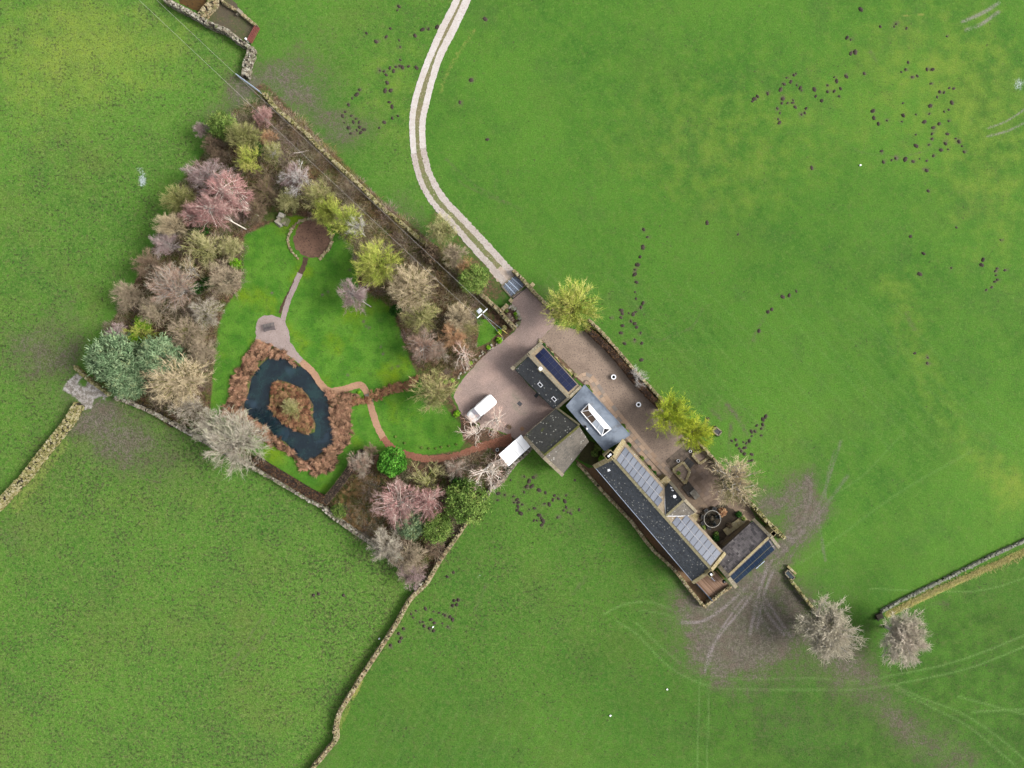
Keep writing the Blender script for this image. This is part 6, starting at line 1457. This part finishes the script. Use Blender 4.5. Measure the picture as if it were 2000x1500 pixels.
# leaf litter as scattered leaves
lp = scatter_poly([WOOD_W, WOOD_N, WOOD_S, [(900, 805), (930, 835), (1010, 860), (985, 900), (940, 870), (905, 860)]], [9000, 7000, 4500, 1200]); lp[:, 2] = RNG.uniform(.02, .12, len(lp))
m = MB(); m.leaves(lp, RNG.uniform(.05, .12, len(lp)), RNG.random(len(lp)), .3); o = m.obj('fallen_leaves', tinted('fallen_leaf', [(92, 62, 44), (144, 100, 72), (176, 134, 100), (110, 84, 62)]), None, (0, 0, 0), kind='stuff')

def plant(px, py, r, mat, label, h=None, cat='shrub', name='shrub', group=None, n_=None, flat=.9):
    """a low leafy cushion of radius r pixels"""
    c = P(px, py); rr = r * S; h = h or rr * 1.6; n_ = n_ or int(260 + 900 * rr)
    d = unit(RNG.normal(0, 1, (n_, 3))); d[:, 2] = np.abs(d[:, 2])
    lump = 1 + .14 * np.sin(d[:, 0] * 5 + px) * np.sin(d[:, 1] * 6 + py)
    p = c + d * (lump * RNG.uniform(.7, 1, n_))[:, None] * (rr, rr, h * flat)
    m = MB(); m.leaves(p, rr * RNG.uniform(.10, .2, n_) + .02, np.clip(.5 + (lump - 1) * 2.5 + RNG.normal(0, .25, n_), 0, 1), .7)
    th = np.linspace(0, 6.283, 9)[:-1]
    m.add(np.vstack([np.column_stack([c[0] + np.cos(th) * rr * .7, c[1] + np.sin(th) * rr * .7, np.zeros(8)]), [c + (0, 0, h * .6)]]), None, [(i, (i + 1) % 8, 8) for i in range(8)], tt=0.0)
    return tag(m.obj(name, mat, None, (c[0], c[1], 0)), label, cat, group)
for x, y, r, lb in ((975, 665, 6.5, 'largest lime green box ball beside the driveway'), (954, 679, 4.5, 'small box ball just below the largest one on the driveway edge'), (919, 710, 4.5, 'box ball beside the white limbed tree on the driveway edge'), (884, 743, 4, 'box ball at the left corner of the setts'), (870, 746, 4.5, 'box ball half under the yellow green tree by the setts'), (892, 808, 6.5, 'bright green box bush at the tip of the half round lawn')):
    plant(x, y, r, CR['bright'], lb, name='box_ball', group='box balls along the edge of the setts')
for k, (x, y) in enumerate(((553, 1127), (720, 1170), (790, 1180), (857, 1180), (910, 1165), (985, 1155), (1058, 1140), (465, 1065))):
    plant(680 + x / 5, 640 + y / 5, 2.4, CR['ever'], 'tiny green tussock in the row along the lower edge of the half round lawn', name='small_tussock', cat='plant', group='small green tussocks along the half round lawn')
for x, y, r, mt, h, lb in ((1060, 676, 6, 'holly', 1.4, 'dark green shrub at the top corner of the courtyard house'), (1068, 685, 6, 'holly', 1.3, 'second dark green shrub along the gravel side of the courtyard house'), (1076, 694, 6, 'holly', 1.2, 'third dark green shrub along the gravel side of the courtyard house'), (1083, 703, 5, 'ever', 1.0, 'paler green shrub near the wooden planter'),
                          (1147, 757, 6, 'ever', .9, 'green shrub at the top corner of the lead roofed link'), (1153, 766, 5, 'ever', .8, 'smaller green shrub beside the lead roofed link'), (1216, 833, 6, 'ever', .9, 'green shrub beside the paved walk near the link'), (1223, 843, 5, 'bright', .8, 'yellow green shrub at the right corner of the link'),
                          (1228, 869, 5, 'holly', .8, 'dark green shrub at the top of the long house border'), (1253, 895, 5, 'ever', .8, 'green shrub in the middle of the long house border'), (1267, 913, 5, 'holly', .8, 'dark green shrub lower in the long house border'), (1277, 924, 5, 'holly', .9, 'dark green shrub beside the pale stone bay'),
                          (1186, 884, 10, 'bright', 2.2, 'vivid mossy green shrub in the corner between barn and long house'), (1168, 872, 8, 'ever', 2.0, 'dull mossy shrub against the barn corner'), (1161, 885, 7, 'ever', 1.6, 'mossy mound between barn and sunken passage'), (1176, 897, 8, 'bright', 1.8, 'low yellow green moss mound by the long house gable'),
                          (1324, 924, 5, 'ever', .9, 'green plant in the left raised bed'), (1397, 1050, 7, 'holly', 1.2, 'dark green shrub behind the tan patio at the workshop'), (1450, 1012, 5, 'ever', 1.0, 'green shrub by the top corner of the workshop'), (1398, 1042, 5, 'ever', .8, 'small green shrub near the round garden table'),
                          (989, 607, 4, 'ever', .6, 'green plant at the top of the gateway flower bed'), (1007, 613, 4, 'bright', .6, 'yellow green plant on the rim of the gateway flower bed'), (1009, 620, 4, 'ever', .5, 'green cushion at the lower rim of the gateway flower bed'), (985, 640, 5, 'limebeige', 1.4, 'yellow stemmed shrub against the pale lichened wall'), (975, 648, 5, 'bright', .8, 'yellow green plant between the pole stays and the wall'),
                          (1442, 1004, 6, 'holly', 1.0, 'dark shrub at the outer side of the terrace soil'), (1424, 1026, 6, 'brown', .9, 'brown shrub between the tan slabs and the round table'), (1372, 1030, 6, 'ever', .9, 'green shrub against the long house wall near the round table'), (1410, 1000, 9, 'rust', .8, 'red brown shrub beside the round garden table'), (998, 625, 6, 'redbrown', .6, 'deep red plant in the gateway flower bed'), (994, 616, 5, 'redbrown', .5, 'smaller deep red plant in the gateway flower bed'),
                          (932, 830, 5, 'ever', .6, 'green plant under the white limbed trees'), (994, 834, 5, 'brown', .8, 'brown plant by the edge of the setts near the shed'), (963, 846, 6, 'redbrown', .6, 'russet plant under the white limbed trees'), (778, 762, 5, 'rust', .5, 'orange brown plant in the stream border'), (701, 766, 3, 'bright', .4, 'small yellow green plant by the stone slab bridge'), (710, 778, 3, 'bright', .4, 'tiny yellow green plant beside the stone slab bridge'), (755, 762, 3, 'bright', .4, 'yellow green plant in the stream border'),
                          (1110, 880, 5, 'holly', .5, 'dark weed tuft by the barn gable')):
    plant(x, y, r, CR[mt], lb, h)
# pebbles and rocks edging the gateway bed
sheet('flower_bed', [(979, 606), (992, 600), (1004, 600), (1011, 610), (1014, 622), (1010, 634), (1003, 640), (996, 630)], 0.012, M_SOIL, 3, .5)
def stones(name, line, n_, size, mat, label, cat, jit=1.5):
    l = smooth_line(line, 2.0); q = l[np.linspace(0, len(l) - 1, n_).astype(int)] + RNG.normal(0, jit, (n_, 2))
    p = to_world(q); p[:, 2] = size * .25
    c = p[n_ // 2]; o = thing(name, label, cat, (c[0], c[1], 0))
    for q_ in p:
        m = MB(); m.boxes([q_], np.array((RNG.uniform(.6, 1.5), RNG.uniform(.6, 1.2), RNG.uniform(.5, 1))) * size, RNG.uniform(0, 6.28), .2); m.obj('stone', mat, o)
    return o
stones('stone_edging', [(985, 600), (1000, 600), (1012, 612), (1015, 626), (1008, 638)], 36, .4, M_STONE, 'loose pale stones edging the gateway flower bed', 'edging', 2)
stones('stone_edging', [(562, 470), (566, 456), (575, 442), (588, 432), (604, 428), (620, 427)], 40, .34, M_STONE_TAN, 'tan stones edging the upper left of the round bed', 'edging', .8)
stones('stone_edging', [(626, 505), (636, 494), (645, 480), (649, 466), (648, 450)], 30, .34, M_STONE_TAN, 'tan stones edging the right of the round bed', 'edging', .9)
stones('stone_edging', [(562, 472), (566, 484), (574, 496), (582, 504)], 18, .28, M_STONE_TAN, 'low stones edging the lower left of the round bed', 'edging', .7)
stones('border_stones', [(1054, 665), (1075, 692), (1088, 708), (1102, 718), (1116, 730), (1126, 738)], 34, .42, M_STONE_TAN, 'rounded tan stones along the gravel side of the courtyard house', 'edging', 2.2)
stones('border_stones', [(898, 736), (915, 716), (935, 697), (960, 680), (984, 662)], 30, .26, M_STONE, 'small stones along the planted edge of the setts', 'edging', 2)
stones('stone_heap', [(549, 424), (553, 432), (548, 438), (557, 436), (553, 424)], 7, 1.0, M_STONE, 'rough heap of big pale and dark stones at the top of the lawn', 'stones', 2.0)
m = MB(); a, b = P(718, 769), P(724, 786); strip(m, a + (0, 0, .1), b + (0, 0, .1), 1.0, .14, 3); tag(m.obj('slab_bridge', solid('grey_slab', (122, 118, 108), .85, wear=.2), None, tuple((a + b) / 2)), 'grey stone slab bridge carrying the path over the stream bed', 'bridge')

# flagstones of the walk
def flags(name, line, width, rows, z, label, ln=.75, mat=None):
    l = smooth_line(line, 2.0); p = to_world(l)[:, :2]
    L = np.concatenate([[0], np.cumsum(np.linalg.norm(np.diff(p, axis=0), axis=1))]); m = MB()
    def at(s_, o):
        q = np.array([np.interp(s_, L, p[:, i]) for i in (0, 1)]); q2 = np.array([np.interp(min(s_ + .2, L[-1]), L, p[:, i]) for i in (0, 1)]); q1 = np.array([np.interp(max(s_ - .2, 0), L, p[:, i]) for i in (0, 1)])
        d = (q2 - q1) / np.linalg.norm(q2 - q1); return np.array([q[0] - d[1] * o, q[1] + d[0] * o])
    for r in range(rows):
        s_ = RNG.uniform(0, .3); o0, o1 = width * (r / rows - .5) + .015, width * ((r + 1) / rows - .5) - .015
        while s_ < L[-1] - .2:
            e = min(s_ + ln * RNG.uniform(.6, 1.5), L[-1]); zz = z + RNG.uniform(0, .012)
            v = [(*at(s_ + .015, o0), zz), (*at(e - .015, o0), zz), (*at(e - .015, o1), zz), (*at(s_ + .015, o1), zz)]
            m.add(np.array(v + [(x, y, z - .05) for x, y, _ in v]), [(0, 1, 2, 3), (0, 4, 5, 1), (1, 5, 6, 2), (2, 6, 7, 3), (3, 7, 4, 0)], qt=RNG.random()); s_ = e
    o = m.obj(name, mat or M_FLAG, None, (0, 0, 0), kind='stuff'); o['label'] = label
flags('flagstones', [(1131, 742), (1138, 736), (1148, 735), (1157, 742), (1172, 764), (1190, 790), (1222, 830), (1262, 878), (1296, 914), (1312, 930)], 1.25, 2, .05, 'pale sandstone flags of the curved walk beside the gravel')
flags('flagstones', [(1140, 745), (1152, 754), (1168, 778), (1186, 804), (1216, 842), (1250, 882), (1284, 922), (1300, 940)], .7, 1, .045, 'inner course of browner flags of the walk')
flags('flagstones', [(1306, 912), (1330, 892), (1352, 874)], 2.3, 4, .055, 'grey brown flags of the cross terrace above the raised beds', .6, tinted('grey_flags', [(108, 96, 86), (134, 120, 108), (150, 134, 118)]))
flags('flagstones', [(1350, 915), (1380, 950), (1405, 985)], 3.6, 5, .05, 'mottled brown flags of the terrace by the bare tree', .7, tinted('brown_flags', [(112, 96, 84), (138, 118, 102), (128, 112, 102), (150, 130, 112)], k=1.15))
M_DFLAG = tinted('dark_steps', [(64, 62, 62), (86, 84, 82), (76, 70, 64)])
for (a, b, wd, n_, z, lb) in (((1338, 898), (1352, 910), 1.1, 3, .12, 'dark worn steps between the two raised beds'), ((1338, 946), (1354, 966), 1.5, 4, .12, 'dark stone steps by the cross gable'), ((1350, 958), (1362, 972), 1.0, 2, .3, 'pale grey stained slab beside the cross gable')):
    m = MB(); strip(m, P(*a) , P(*b), wd, z + .1, n_); tag(m.obj('stone_steps', M_DFLAG if z < .2 else speckle('stained_slab', (120, 112, 100), (160, 158, 150), None, 1, 4, .3), None, tuple((P(*a) + P(*b)) / 2)), lb, 'steps')
sheet('terrace_soil', [(1362, 1004), (1380, 992), (1412, 984), (1440, 1000), (1452, 1014), (1425, 1036), (1404, 1066), (1384, 1044)], 0.075, speckle('damp_earth', (66, 56, 44), (92, 78, 62), (50, 44, 36), 0.8, 4, .35), 4, 1.2)
def raised_bed(pts, label, open_=False):
    c = P(*np.mean(pts, 0)); root = thing('raised_bed', label, 'raised bed', c)
    w_ = [P(*p) for p in pts]; m = MB(); k = len(w_)
    for i in range(k - 1 if open_ else k): strip(m, w_[i], w_[(i + 1) % k], .42, .5, 4)
    m.obj('stone_kerb', M_COPINGY, root)
    q = [x + (0, 0, .3) for x in w_]
    MB().add(np.array(q[:4]), [(0, 1, 2, 3)]).obj('soil', M_GRAVEL, root)
raised_bed([(1313, 917), (1333, 902), (1346, 920), (1337, 944)], 'left raised bed with pale stone kerb and gravelly soil')
raised_bed([(1351, 888), (1369, 880), (1384, 892), (1366, 905)], 'right raised bed with pale stone kerb under the yellow green tree')
# wooden planters along the courtyard house
for a, b, lb in (((1084, 700), (1091, 708), 'narrow pale wooden planter beside the dark green shrubs'), ((1102, 720), (1115, 733), 'longer pale wooden planter at the lower corner of the navy panels')):
    a, b = P(*a), P(*b); c = (a + b) / 2; t = thing('wooden_planter', lb, 'planter', c); d = (b - a) / np.linalg.norm(b - a); s_ = np.array((-d[1], d[0], 0)) * .22
    m = MB()
    for p, q in ((a - s_, b - s_), (b - s_, b + s_), (b + s_, a + s_), (a + s_, a - s_)): strip(m, p, q, .06, .4, 1, gap=0)
    m.obj('box', M_YELLOW, t); MB().add(np.array([a - s_, b - s_, b + s_, a + s_]) + (0, 0, .34), [(0, 1, 2, 3)]).obj('soil', M_SOIL, t)
    k = 260; p = (a + (b - a) * RNG.random((k, 1))) + s_ * RNG.uniform(-.8, .8, (k, 1)) + np.column_stack([np.zeros((k, 2)), RNG.uniform(.34, .6, k)])
    MB().leaves(p, .08, RNG.random(k), .7).obj('plants', CR['ever'], t)
def pot(px, py, r, h, mat, label, name='plant_pot', fill=None, rim=.22):
    c = P(px, py); t = thing(name, label, 'pot', c); m = MB()
    m.tube([c, c + (0, 0, h * .5), c + (0, 0, h)], [r * .78, r * .95, r], 18, cap=False); th = np.linspace(0, 2 * math.pi, 19)[:-1]; ring = np.stack([np.cos(th), np.sin(th), th * 0], 1); i = np.arange(18); j = (i + 1) % 18
    m.add(np.vstack([c + ring * r + (0, 0, h), c + ring * r * (1 - rim) + (0, 0, h), c + ring * r * (1 - rim) + (0, 0, h - .2)]), np.vstack([np.stack([i, j, 18 + j, 18 + i], 1), np.stack([18 + i, 18 + j, 36 + j, 36 + i], 1)]))
    m.tube([c + (0, 0, .01), c + (0, 0, .03)], r * .78, 18); m.obj('body', mat, t)
    m = MB(); m.tube([c + (0, 0, h - .14), c + (0, 0, h - .1)], r * (1 - rim) + .01, 18); m.obj('soil', fill or M_BLACK, t)
pot(1197.6, 736.4, .42, .6, M_WHITE2, 'round white planter nearer the courtyard house on the gravel', rim=.4); pot(1246, 790, .42, .6, M_WHITE2, 'round white planter further down the gravel near the yellow green trees', rim=.4)
pot(1347, 881, .22, .5, M_WHITE2, 'small pale pot beside the right raised bed', rim=.2); pot(1323.5, 899.5, .26, .5, M_WHITE2, 'pale pot on the cross terrace by the left raised bed', rim=.2)
pot(1020, 837.5, .36, .06, M_BRONZE, 'thin copper coloured hoop lying at the barn corner', 'copper_ring', M_SETT, .1); pot(971.5, 878, .26, .5, M_WHITE2, 'white pot at the corner of the white shed', rim=.15)
pot(960, 848.5, .38, .4, M_TERRA, 'larger terracotta pot under the white limbed trees', rim=.2); pot(970, 845, .28, .35, M_TERRA, 'smaller terracotta pot under the white limbed trees', rim=.2)
m = MB(); c = P(1015, 788.5); m.box(c + (0, 0, .02), (.62, .72, .04), R(48)); tag(m.obj('drain_cover', solid('iron_cover', (82, 82, 86), .6), None, tuple(c)), 'dark square drain cover in the middle of the setts', 'drain cover')
m = MB(); c = P(1048, 772); m.box(c + (0, 0, .02), (.8, .55, .05), R(48)); tag(m.obj('door_mat', solid('grey_mat', (84, 90, 92), .9), None, tuple(c)), 'grey mat beside the wall of the courtyard house', 'mat')

# round garden table with chairs
tc = P(1389, 1012); tb = thing('garden_table', 'very large round see-through garden table with a thin pale rim', 'table', tc)
th = np.linspace(0, 2 * math.pi, 37); m = MB(); m.tube([tc + (1.38 * math.cos(a), 1.38 * math.sin(a), .74) for a in th], .035, 6, cap=False); m.obj('rim', solid('pale_rim', (206, 202, 192), .4, .5, k=1.3), tb)
gm = NT('clear_glass', .05, .5); gm.b.inputs['Transmission Weight'].default_value = 1.0; gm.b.inputs['Base Color'].default_value = (.86, .9, .88, 1); gm.b.inputs['IOR'].default_value = 1.05
m = MB(); m.tube([tc + (0, 0, .735), tc + (0, 0, .745)], 1.37, 36); m.obj('glass_top', gm.m, tb)
m = MB(); m.tube([tc, tc + (0, 0, .7)], [.5, .3], 10); m.obj('pedestal', M_WOOD, tb)
ch0 = None
for k, (a, d) in enumerate(((2.2, 1.7), (2.95, 1.6), (3.6, 1.7), (1.35, 1.65), (.3, .95), (5.1, .95), (4.4, 1.5))):
    c = tc + (d * math.cos(a), d * math.sin(a), 0)
    if ch0 is None:
        ch0 = r_ = thing('garden_chair', '', 'chair', (0, 0, 0), 'dark garden chairs around the round table')
        for nm_, bx in (('seat', [((0, 0, .42), (.55, .55, .1))]), ('backrest', [((.27, 0, .68), (.08, .55, .5))]), ('armrest', [((0, .27, .6), (.5, .07, .06))]), ('armrest', [((0, -.27, .6), (.5, .07, .06))])) + tuple(('leg', [((x, y, .2), (.06, .06, .4))]) for x in (-.22, .22) for y in (-.22, .22)):
            m = MB(); [m.box(*b) for b in bx]; m.obj(nm_, solid('dark_wicker', (48, 50, 52), .8) if nm_ == 'seat' else M_DARK, r_)
    else:
        r_ = copy_tree(ch0)
    r_.location = tuple(c); r_.rotation_euler = (0, 0, a)
    r_['label'] = ('dark garden chair standing inside the ring of the round table' if d < 1.2 else 'dark garden chair outside the rim of the round table')
for (a, b, lb) in (((1415, 1040), (1440, 1022), 'tan stone slab step along the upper wall of the workshop'), ((1432, 1028), (1456, 1010), 'tan stone slab nearest the top corner of the workshop'), ((1346, 1004), (1362, 1012), 'small tan stone doorstep at the cross gable')):
    m = MB(); strip(m, P(*a), P(*b), 1.2, .3, 3); tag(m.obj('stone_bench', M_COPINGY, None, tuple((P(*a) + P(*b)) / 2)), lb, 'slab')
# troughs
def trough(px, py, L, W_, ang, label, fill):
    c = P(px, py); t = thing('stone_trough', label, 'trough', c); m = MB(); d = np.array((math.cos(R(ang)), math.sin(R(ang)), 0)); s_ = np.array((-d[1], d[0], 0))
    k = [c + d * L / 2 * a + s_ * W_ / 2 * b for a, b in ((-1, -1), (1, -1), (1, 1), (-1, 1))]
    for i in range(4): strip(m, k[i], k[(i + 1) % 4], .18, .55, 1, gap=-.09)
    m.obj('basin', M_COPING, t); MB().add(np.array(k) + (0, 0, .42), [(0, 1, 2, 3)]).obj('water', fill, t)
trough(1399, 842, 1.3, .9, -40, 'grey stone trough out on the pasture by the yellow green trees', M_DARK)
trough(1540.5, 1122, 1.7, .8, -48, 'pale stone water trough at the head of the short thin wall', M_WATER)
m = MB(); strip(m, P(1536, 1104), P(1553, 1120), .35, .5, 3); tag(m.obj('stone_rail', M_STONE_MOSS, None, tuple(P(1545, 1112))), 'short mossy rail of stone beside the water trough', 'rail')
m = MB(); strip(m, P(1473, 1108), P(1482, 1100), .1, .9, 1); strip(m, P(1482, 1100), P(1490, 1093), .1, .9, 1); tag(m.obj('metal_rail', M_GALV, None, tuple(P(1481, 1100))), 'pale metal rail along the panelled side of the workshop', 'rail')
m = MB(); strip(m, P(1710, 1205), P(1722, 1200), .9, .5, 2); strip(m, P(1706, 1206), P(1712, 1210), .15, .9, 1); tag(m.obj('wall_end', M_CORE, None, tuple(P(1716, 1203))), 'dark stone stile at the end of the grey field wall', 'stile')
for x, y, lb in ((313, 771, 'black bin bag shape under the straw tree by the mossy bank'),):
    plant(x, y, 5, solid('black_plastic', (30, 34, 42), .4), lb, .6, 'bag', 'black_bag')
# slatted bench on the pinkish gravel
bc = P(527, 639); be = thing('garden_bench', 'grey slatted garden bench on the pinkish gravel circle', 'bench', bc); ba = R(12)
def bx(cx, cy, cz, sx, sy, sz):
    ca, sa = math.cos(ba), math.sin(ba); m = MB(); m.box((bc[0] + cx * ca - cy * sa, bc[1] + cx * sa + cy * ca, cz), (sx, sy, sz), ba); return m
M_BENCH = solid('grey_teak', (128, 122, 120), .8, wear=.15); M_BENCHD = solid('dark_teak', (84, 80, 84), .8, wear=.15)
for i in range(4): bx(0, .52 - i * .15, .5, 1.9, .09, .04).obj('seat_slat', M_BENCH, be)
for i in range(4): bx(.1, -.1 - i * .16, .72 + .04 * i, 1.9, .1, .04).obj('table_slat', M_BENCHD, be)
for x in (-.85, -.3, .3, .85): bx(x, .3, .45, .07, .6, .05).obj('crossbar', M_BENCHD, be)
for x in (-.85, .85):
    for y in (.5, -.55): bx(x, y, .25, .08, .08, .5).obj('leg', M_BENCHD, be)

# ------------------------------------------------------------------ utility pole and lines
pc_ = P(942, 612, 8.2); up = thing('utility_pole', 'utility pole with white crossarm and transformer at the corner by the small lawn', 'pole', (pc_[0], pc_[1], 0))
m = MB(); m.tube([(pc_[0], pc_[1], -.2), (pc_[0], pc_[1], 8.6)], [.16, .11], 8); m.obj('post', M_WOOD, up)
ea, eb = P(951.5, 603.5, 8.3), P(932.5, 621, 8.3); m = MB(); strip(m, ea, eb, .14, .12, 1); m.obj('crossarm', M_WHITE2, up)
q = P(936.5, 607.5, 6.8); m = MB(); m.box(q, (.75, .55, .95), R(42)); tr_ = m.obj('transformer', solid('pale_grey_paint', (214, 220, 228), .5, k=1.5), up)
for k in range(3):
    m = MB(); b_ = q + np.array((.2 * (k - 1) * .7, .2 * (k - 1) * .7, .48)); m.tube([b_, b_ + (0, 0, .35)], [.05, .03], 6); m.obj('bushing', M_WHITE2, tr_)
for e in (ea, eb):
    m = MB(); m.tube([e + (0, 0, .1), e + (0, 0, .3)], [.07, .05], 6); m.obj('insulator', M_WHITE2, up)
for (a, b, lb) in (((981, 644), (990.5, 651.5), 'right'), ((973, 648), (980.5, 657), 'left')):
    m = MB(); g0 = P(*b); top = np.array((pc_[0], pc_[1], 7.4)); kk = P(*a, 0); m.tube([g0, g0 + (top - g0) * .22], .055, 6); o = m.obj('stay_guard', M_YELLOW, up)
    m = MB(); m.tube([g0 + (top - g0) * .2, top], .014, 4); m.obj('stay_wire', M_GALV, up)
def cable(a, b, sag, label, mid=None):
    n_ = 60; t = np.linspace(0, 1, n_)[:, None]; p = a + (b - a) * t; p[:, 2] -= (4 * sag * t * (1 - t))[:, 0]
    m = MB(); m.tube(p, .016, 4); o = m.obj('power_line', solid('aluminium_wire', (206, 200, 196), .5), None, tuple(a)); tag(o, label, 'cable')
cable(ea + (0, 0, .3), P(270, -34, 9.5), 1.2, 'upper pale power line running to the top left past the long mossy wall')
cable(eb + (0, 0, .3), P(240, -30, 9.5), 1.2, 'lower pale power line running to the top left over the tree belt')
for x, y, lb in ((1303, 1346, 'small white stone in the lower pasture nearest the wheel tracks'), (1192, 1397, 'small white stone in the lower pasture left of the wheel tracks'), (1680, 323, 'small white stone in the upper right pasture'), (741, 1247, 'small white stone beside the long pale wall'), (846, 1224, 'white stone among the lower molehills')):
    m = MB(); c = P(x, y); m.boxes([c + (0, 0, .1)], (.27, .2, .18), .6, .2, 1.0); tag(m.obj('white_stone', M_WHITE2, None, tuple(c)), lb, 'stone')
m = MB(); m.tube([P(574, 299, .3), P(590, 297, .4), P(604, 293, .3)], [.09, .08, .04], 6); tag(m.obj('fallen_branch', BK['white'], None, tuple(P(588, 297))), 'pale fallen branch lying in the tree belt', 'branch')

# ------------------------------------------------------------------ molehills
MG = ['scattered left of the white track', 'in the string running down to the clipped hedge', 'in the faint line across the middle of the big pasture', 'in the dense dark patch of the upper pasture', 'in the wide ring at the upper right', 'near the right edge of the big pasture',
      'in the cluster below the barn', 'near the yellow green trees and trough', 'beside the long pale wall']
M_MOLE = speckle('molehill_earth', (66, 58, 50), (88, 78, 68), (48, 42, 36), 2.5, 8, .35)
def mole_mesh():
    m = MB(); n_ = 11; v = []; ph = RNG.uniform(0, 6.28, 3)
    for rr, z in ((1, -.02), (.82, .45), (.5, .85), (.18, 1.0)):
        for i in range(n_):
            a = i * 2 * math.pi / n_; k = rr * (1 + .2 * math.sin(2 * a + ph[0]) + .12 * math.sin(5 * a + ph[1])) * RNG.uniform(.9, 1.1)
            v.append((k * math.cos(a), k * math.sin(a), z * RNG.uniform(.85, 1.1)))
    q = [(r * n_ + i, r * n_ + (i + 1) % n_, (r + 1) * n_ + (i + 1) % n_, (r + 1) * n_ + i) for r in range(3) for i in range(n_)]
    v.append((0, 0, 1.0)); m.add(v, q, [(3 * n_ + i, 3 * n_ + (i + 1) % n_, 4 * n_) for i in range(n_)])
    return m.mesh('molehill', M_MOLE, smooth=True)
MM = [mole_mesh() for _ in range(6)]
KB = {}
for x, y, k in MOLE[:298]: KB.setdefault(k, []).append((x, y))
KB = {k: np.array(v) for k, v in KB.items()}
for i, (x, y, k) in enumerate(MOLE):
    if i >= 298: break
    o = bpy.data.objects.new('molehill', MM[i % 6]); C.objects.link(o); c = P(x, y, .1)
    s_ = (.17 + .23 * RNG.random() ** 1.3) * (.85 if k == 8 else 1)
    o.location = (c[0], c[1], -.02); o.scale = (s_, s_ * RNG.uniform(.8, 1.1), s_ * RNG.uniform(.3, .5)); o.rotation_euler = (0, 0, RNG.uniform(0, 6.28))
    b_ = KB[k]; lo, hi = b_.min(0), b_.max(0); fx, fy = (x - lo[0]) / (hi[0] - lo[0] + 1), (y - lo[1]) / (hi[1] - lo[1] + 1)
    sz = 'small' if s_ < .25 else 'large' if s_ > .32 else 'middling'
    if y == lo[1]: lb = 'topmost dark earth molehill ' + MG[k]
    elif y == hi[1]: lb = 'lowest dark earth molehill ' + MG[k]
    elif x == lo[0]: lb = 'leftmost dark earth molehill ' + MG[k]
    elif x == hi[0]: lb = 'rightmost dark earth molehill ' + MG[k]
    else:
        where = ('upper', 'middle', 'lower')[min(2, int(fy * 3))] + ' ' + ('left', 'centre', 'right')[min(2, int(fx * 3))]
        lb = sz + ' earth molehill, ' + where + ', ' + MG[k]
    tag(o, lb, 'molehill', 'molehills ' + MG[k])
mb = MB()
for x, y, k in MOLE[298:]:
    c = P(x, y); p = c + np.array([(math.cos(a) * .3, math.sin(a) * .3, -.02) for a in np.linspace(0, 6.28, 9)[:-1]]); mb.add(np.vstack([p, [c + (0, 0, .2)]]), None, [(j, (j + 1) % 8, 8) for j in range(8)])
if len(MOLE) > 298:
    o = mb.obj('molehills', M_MOLE, None, (0, 0, 0), kind='stuff')
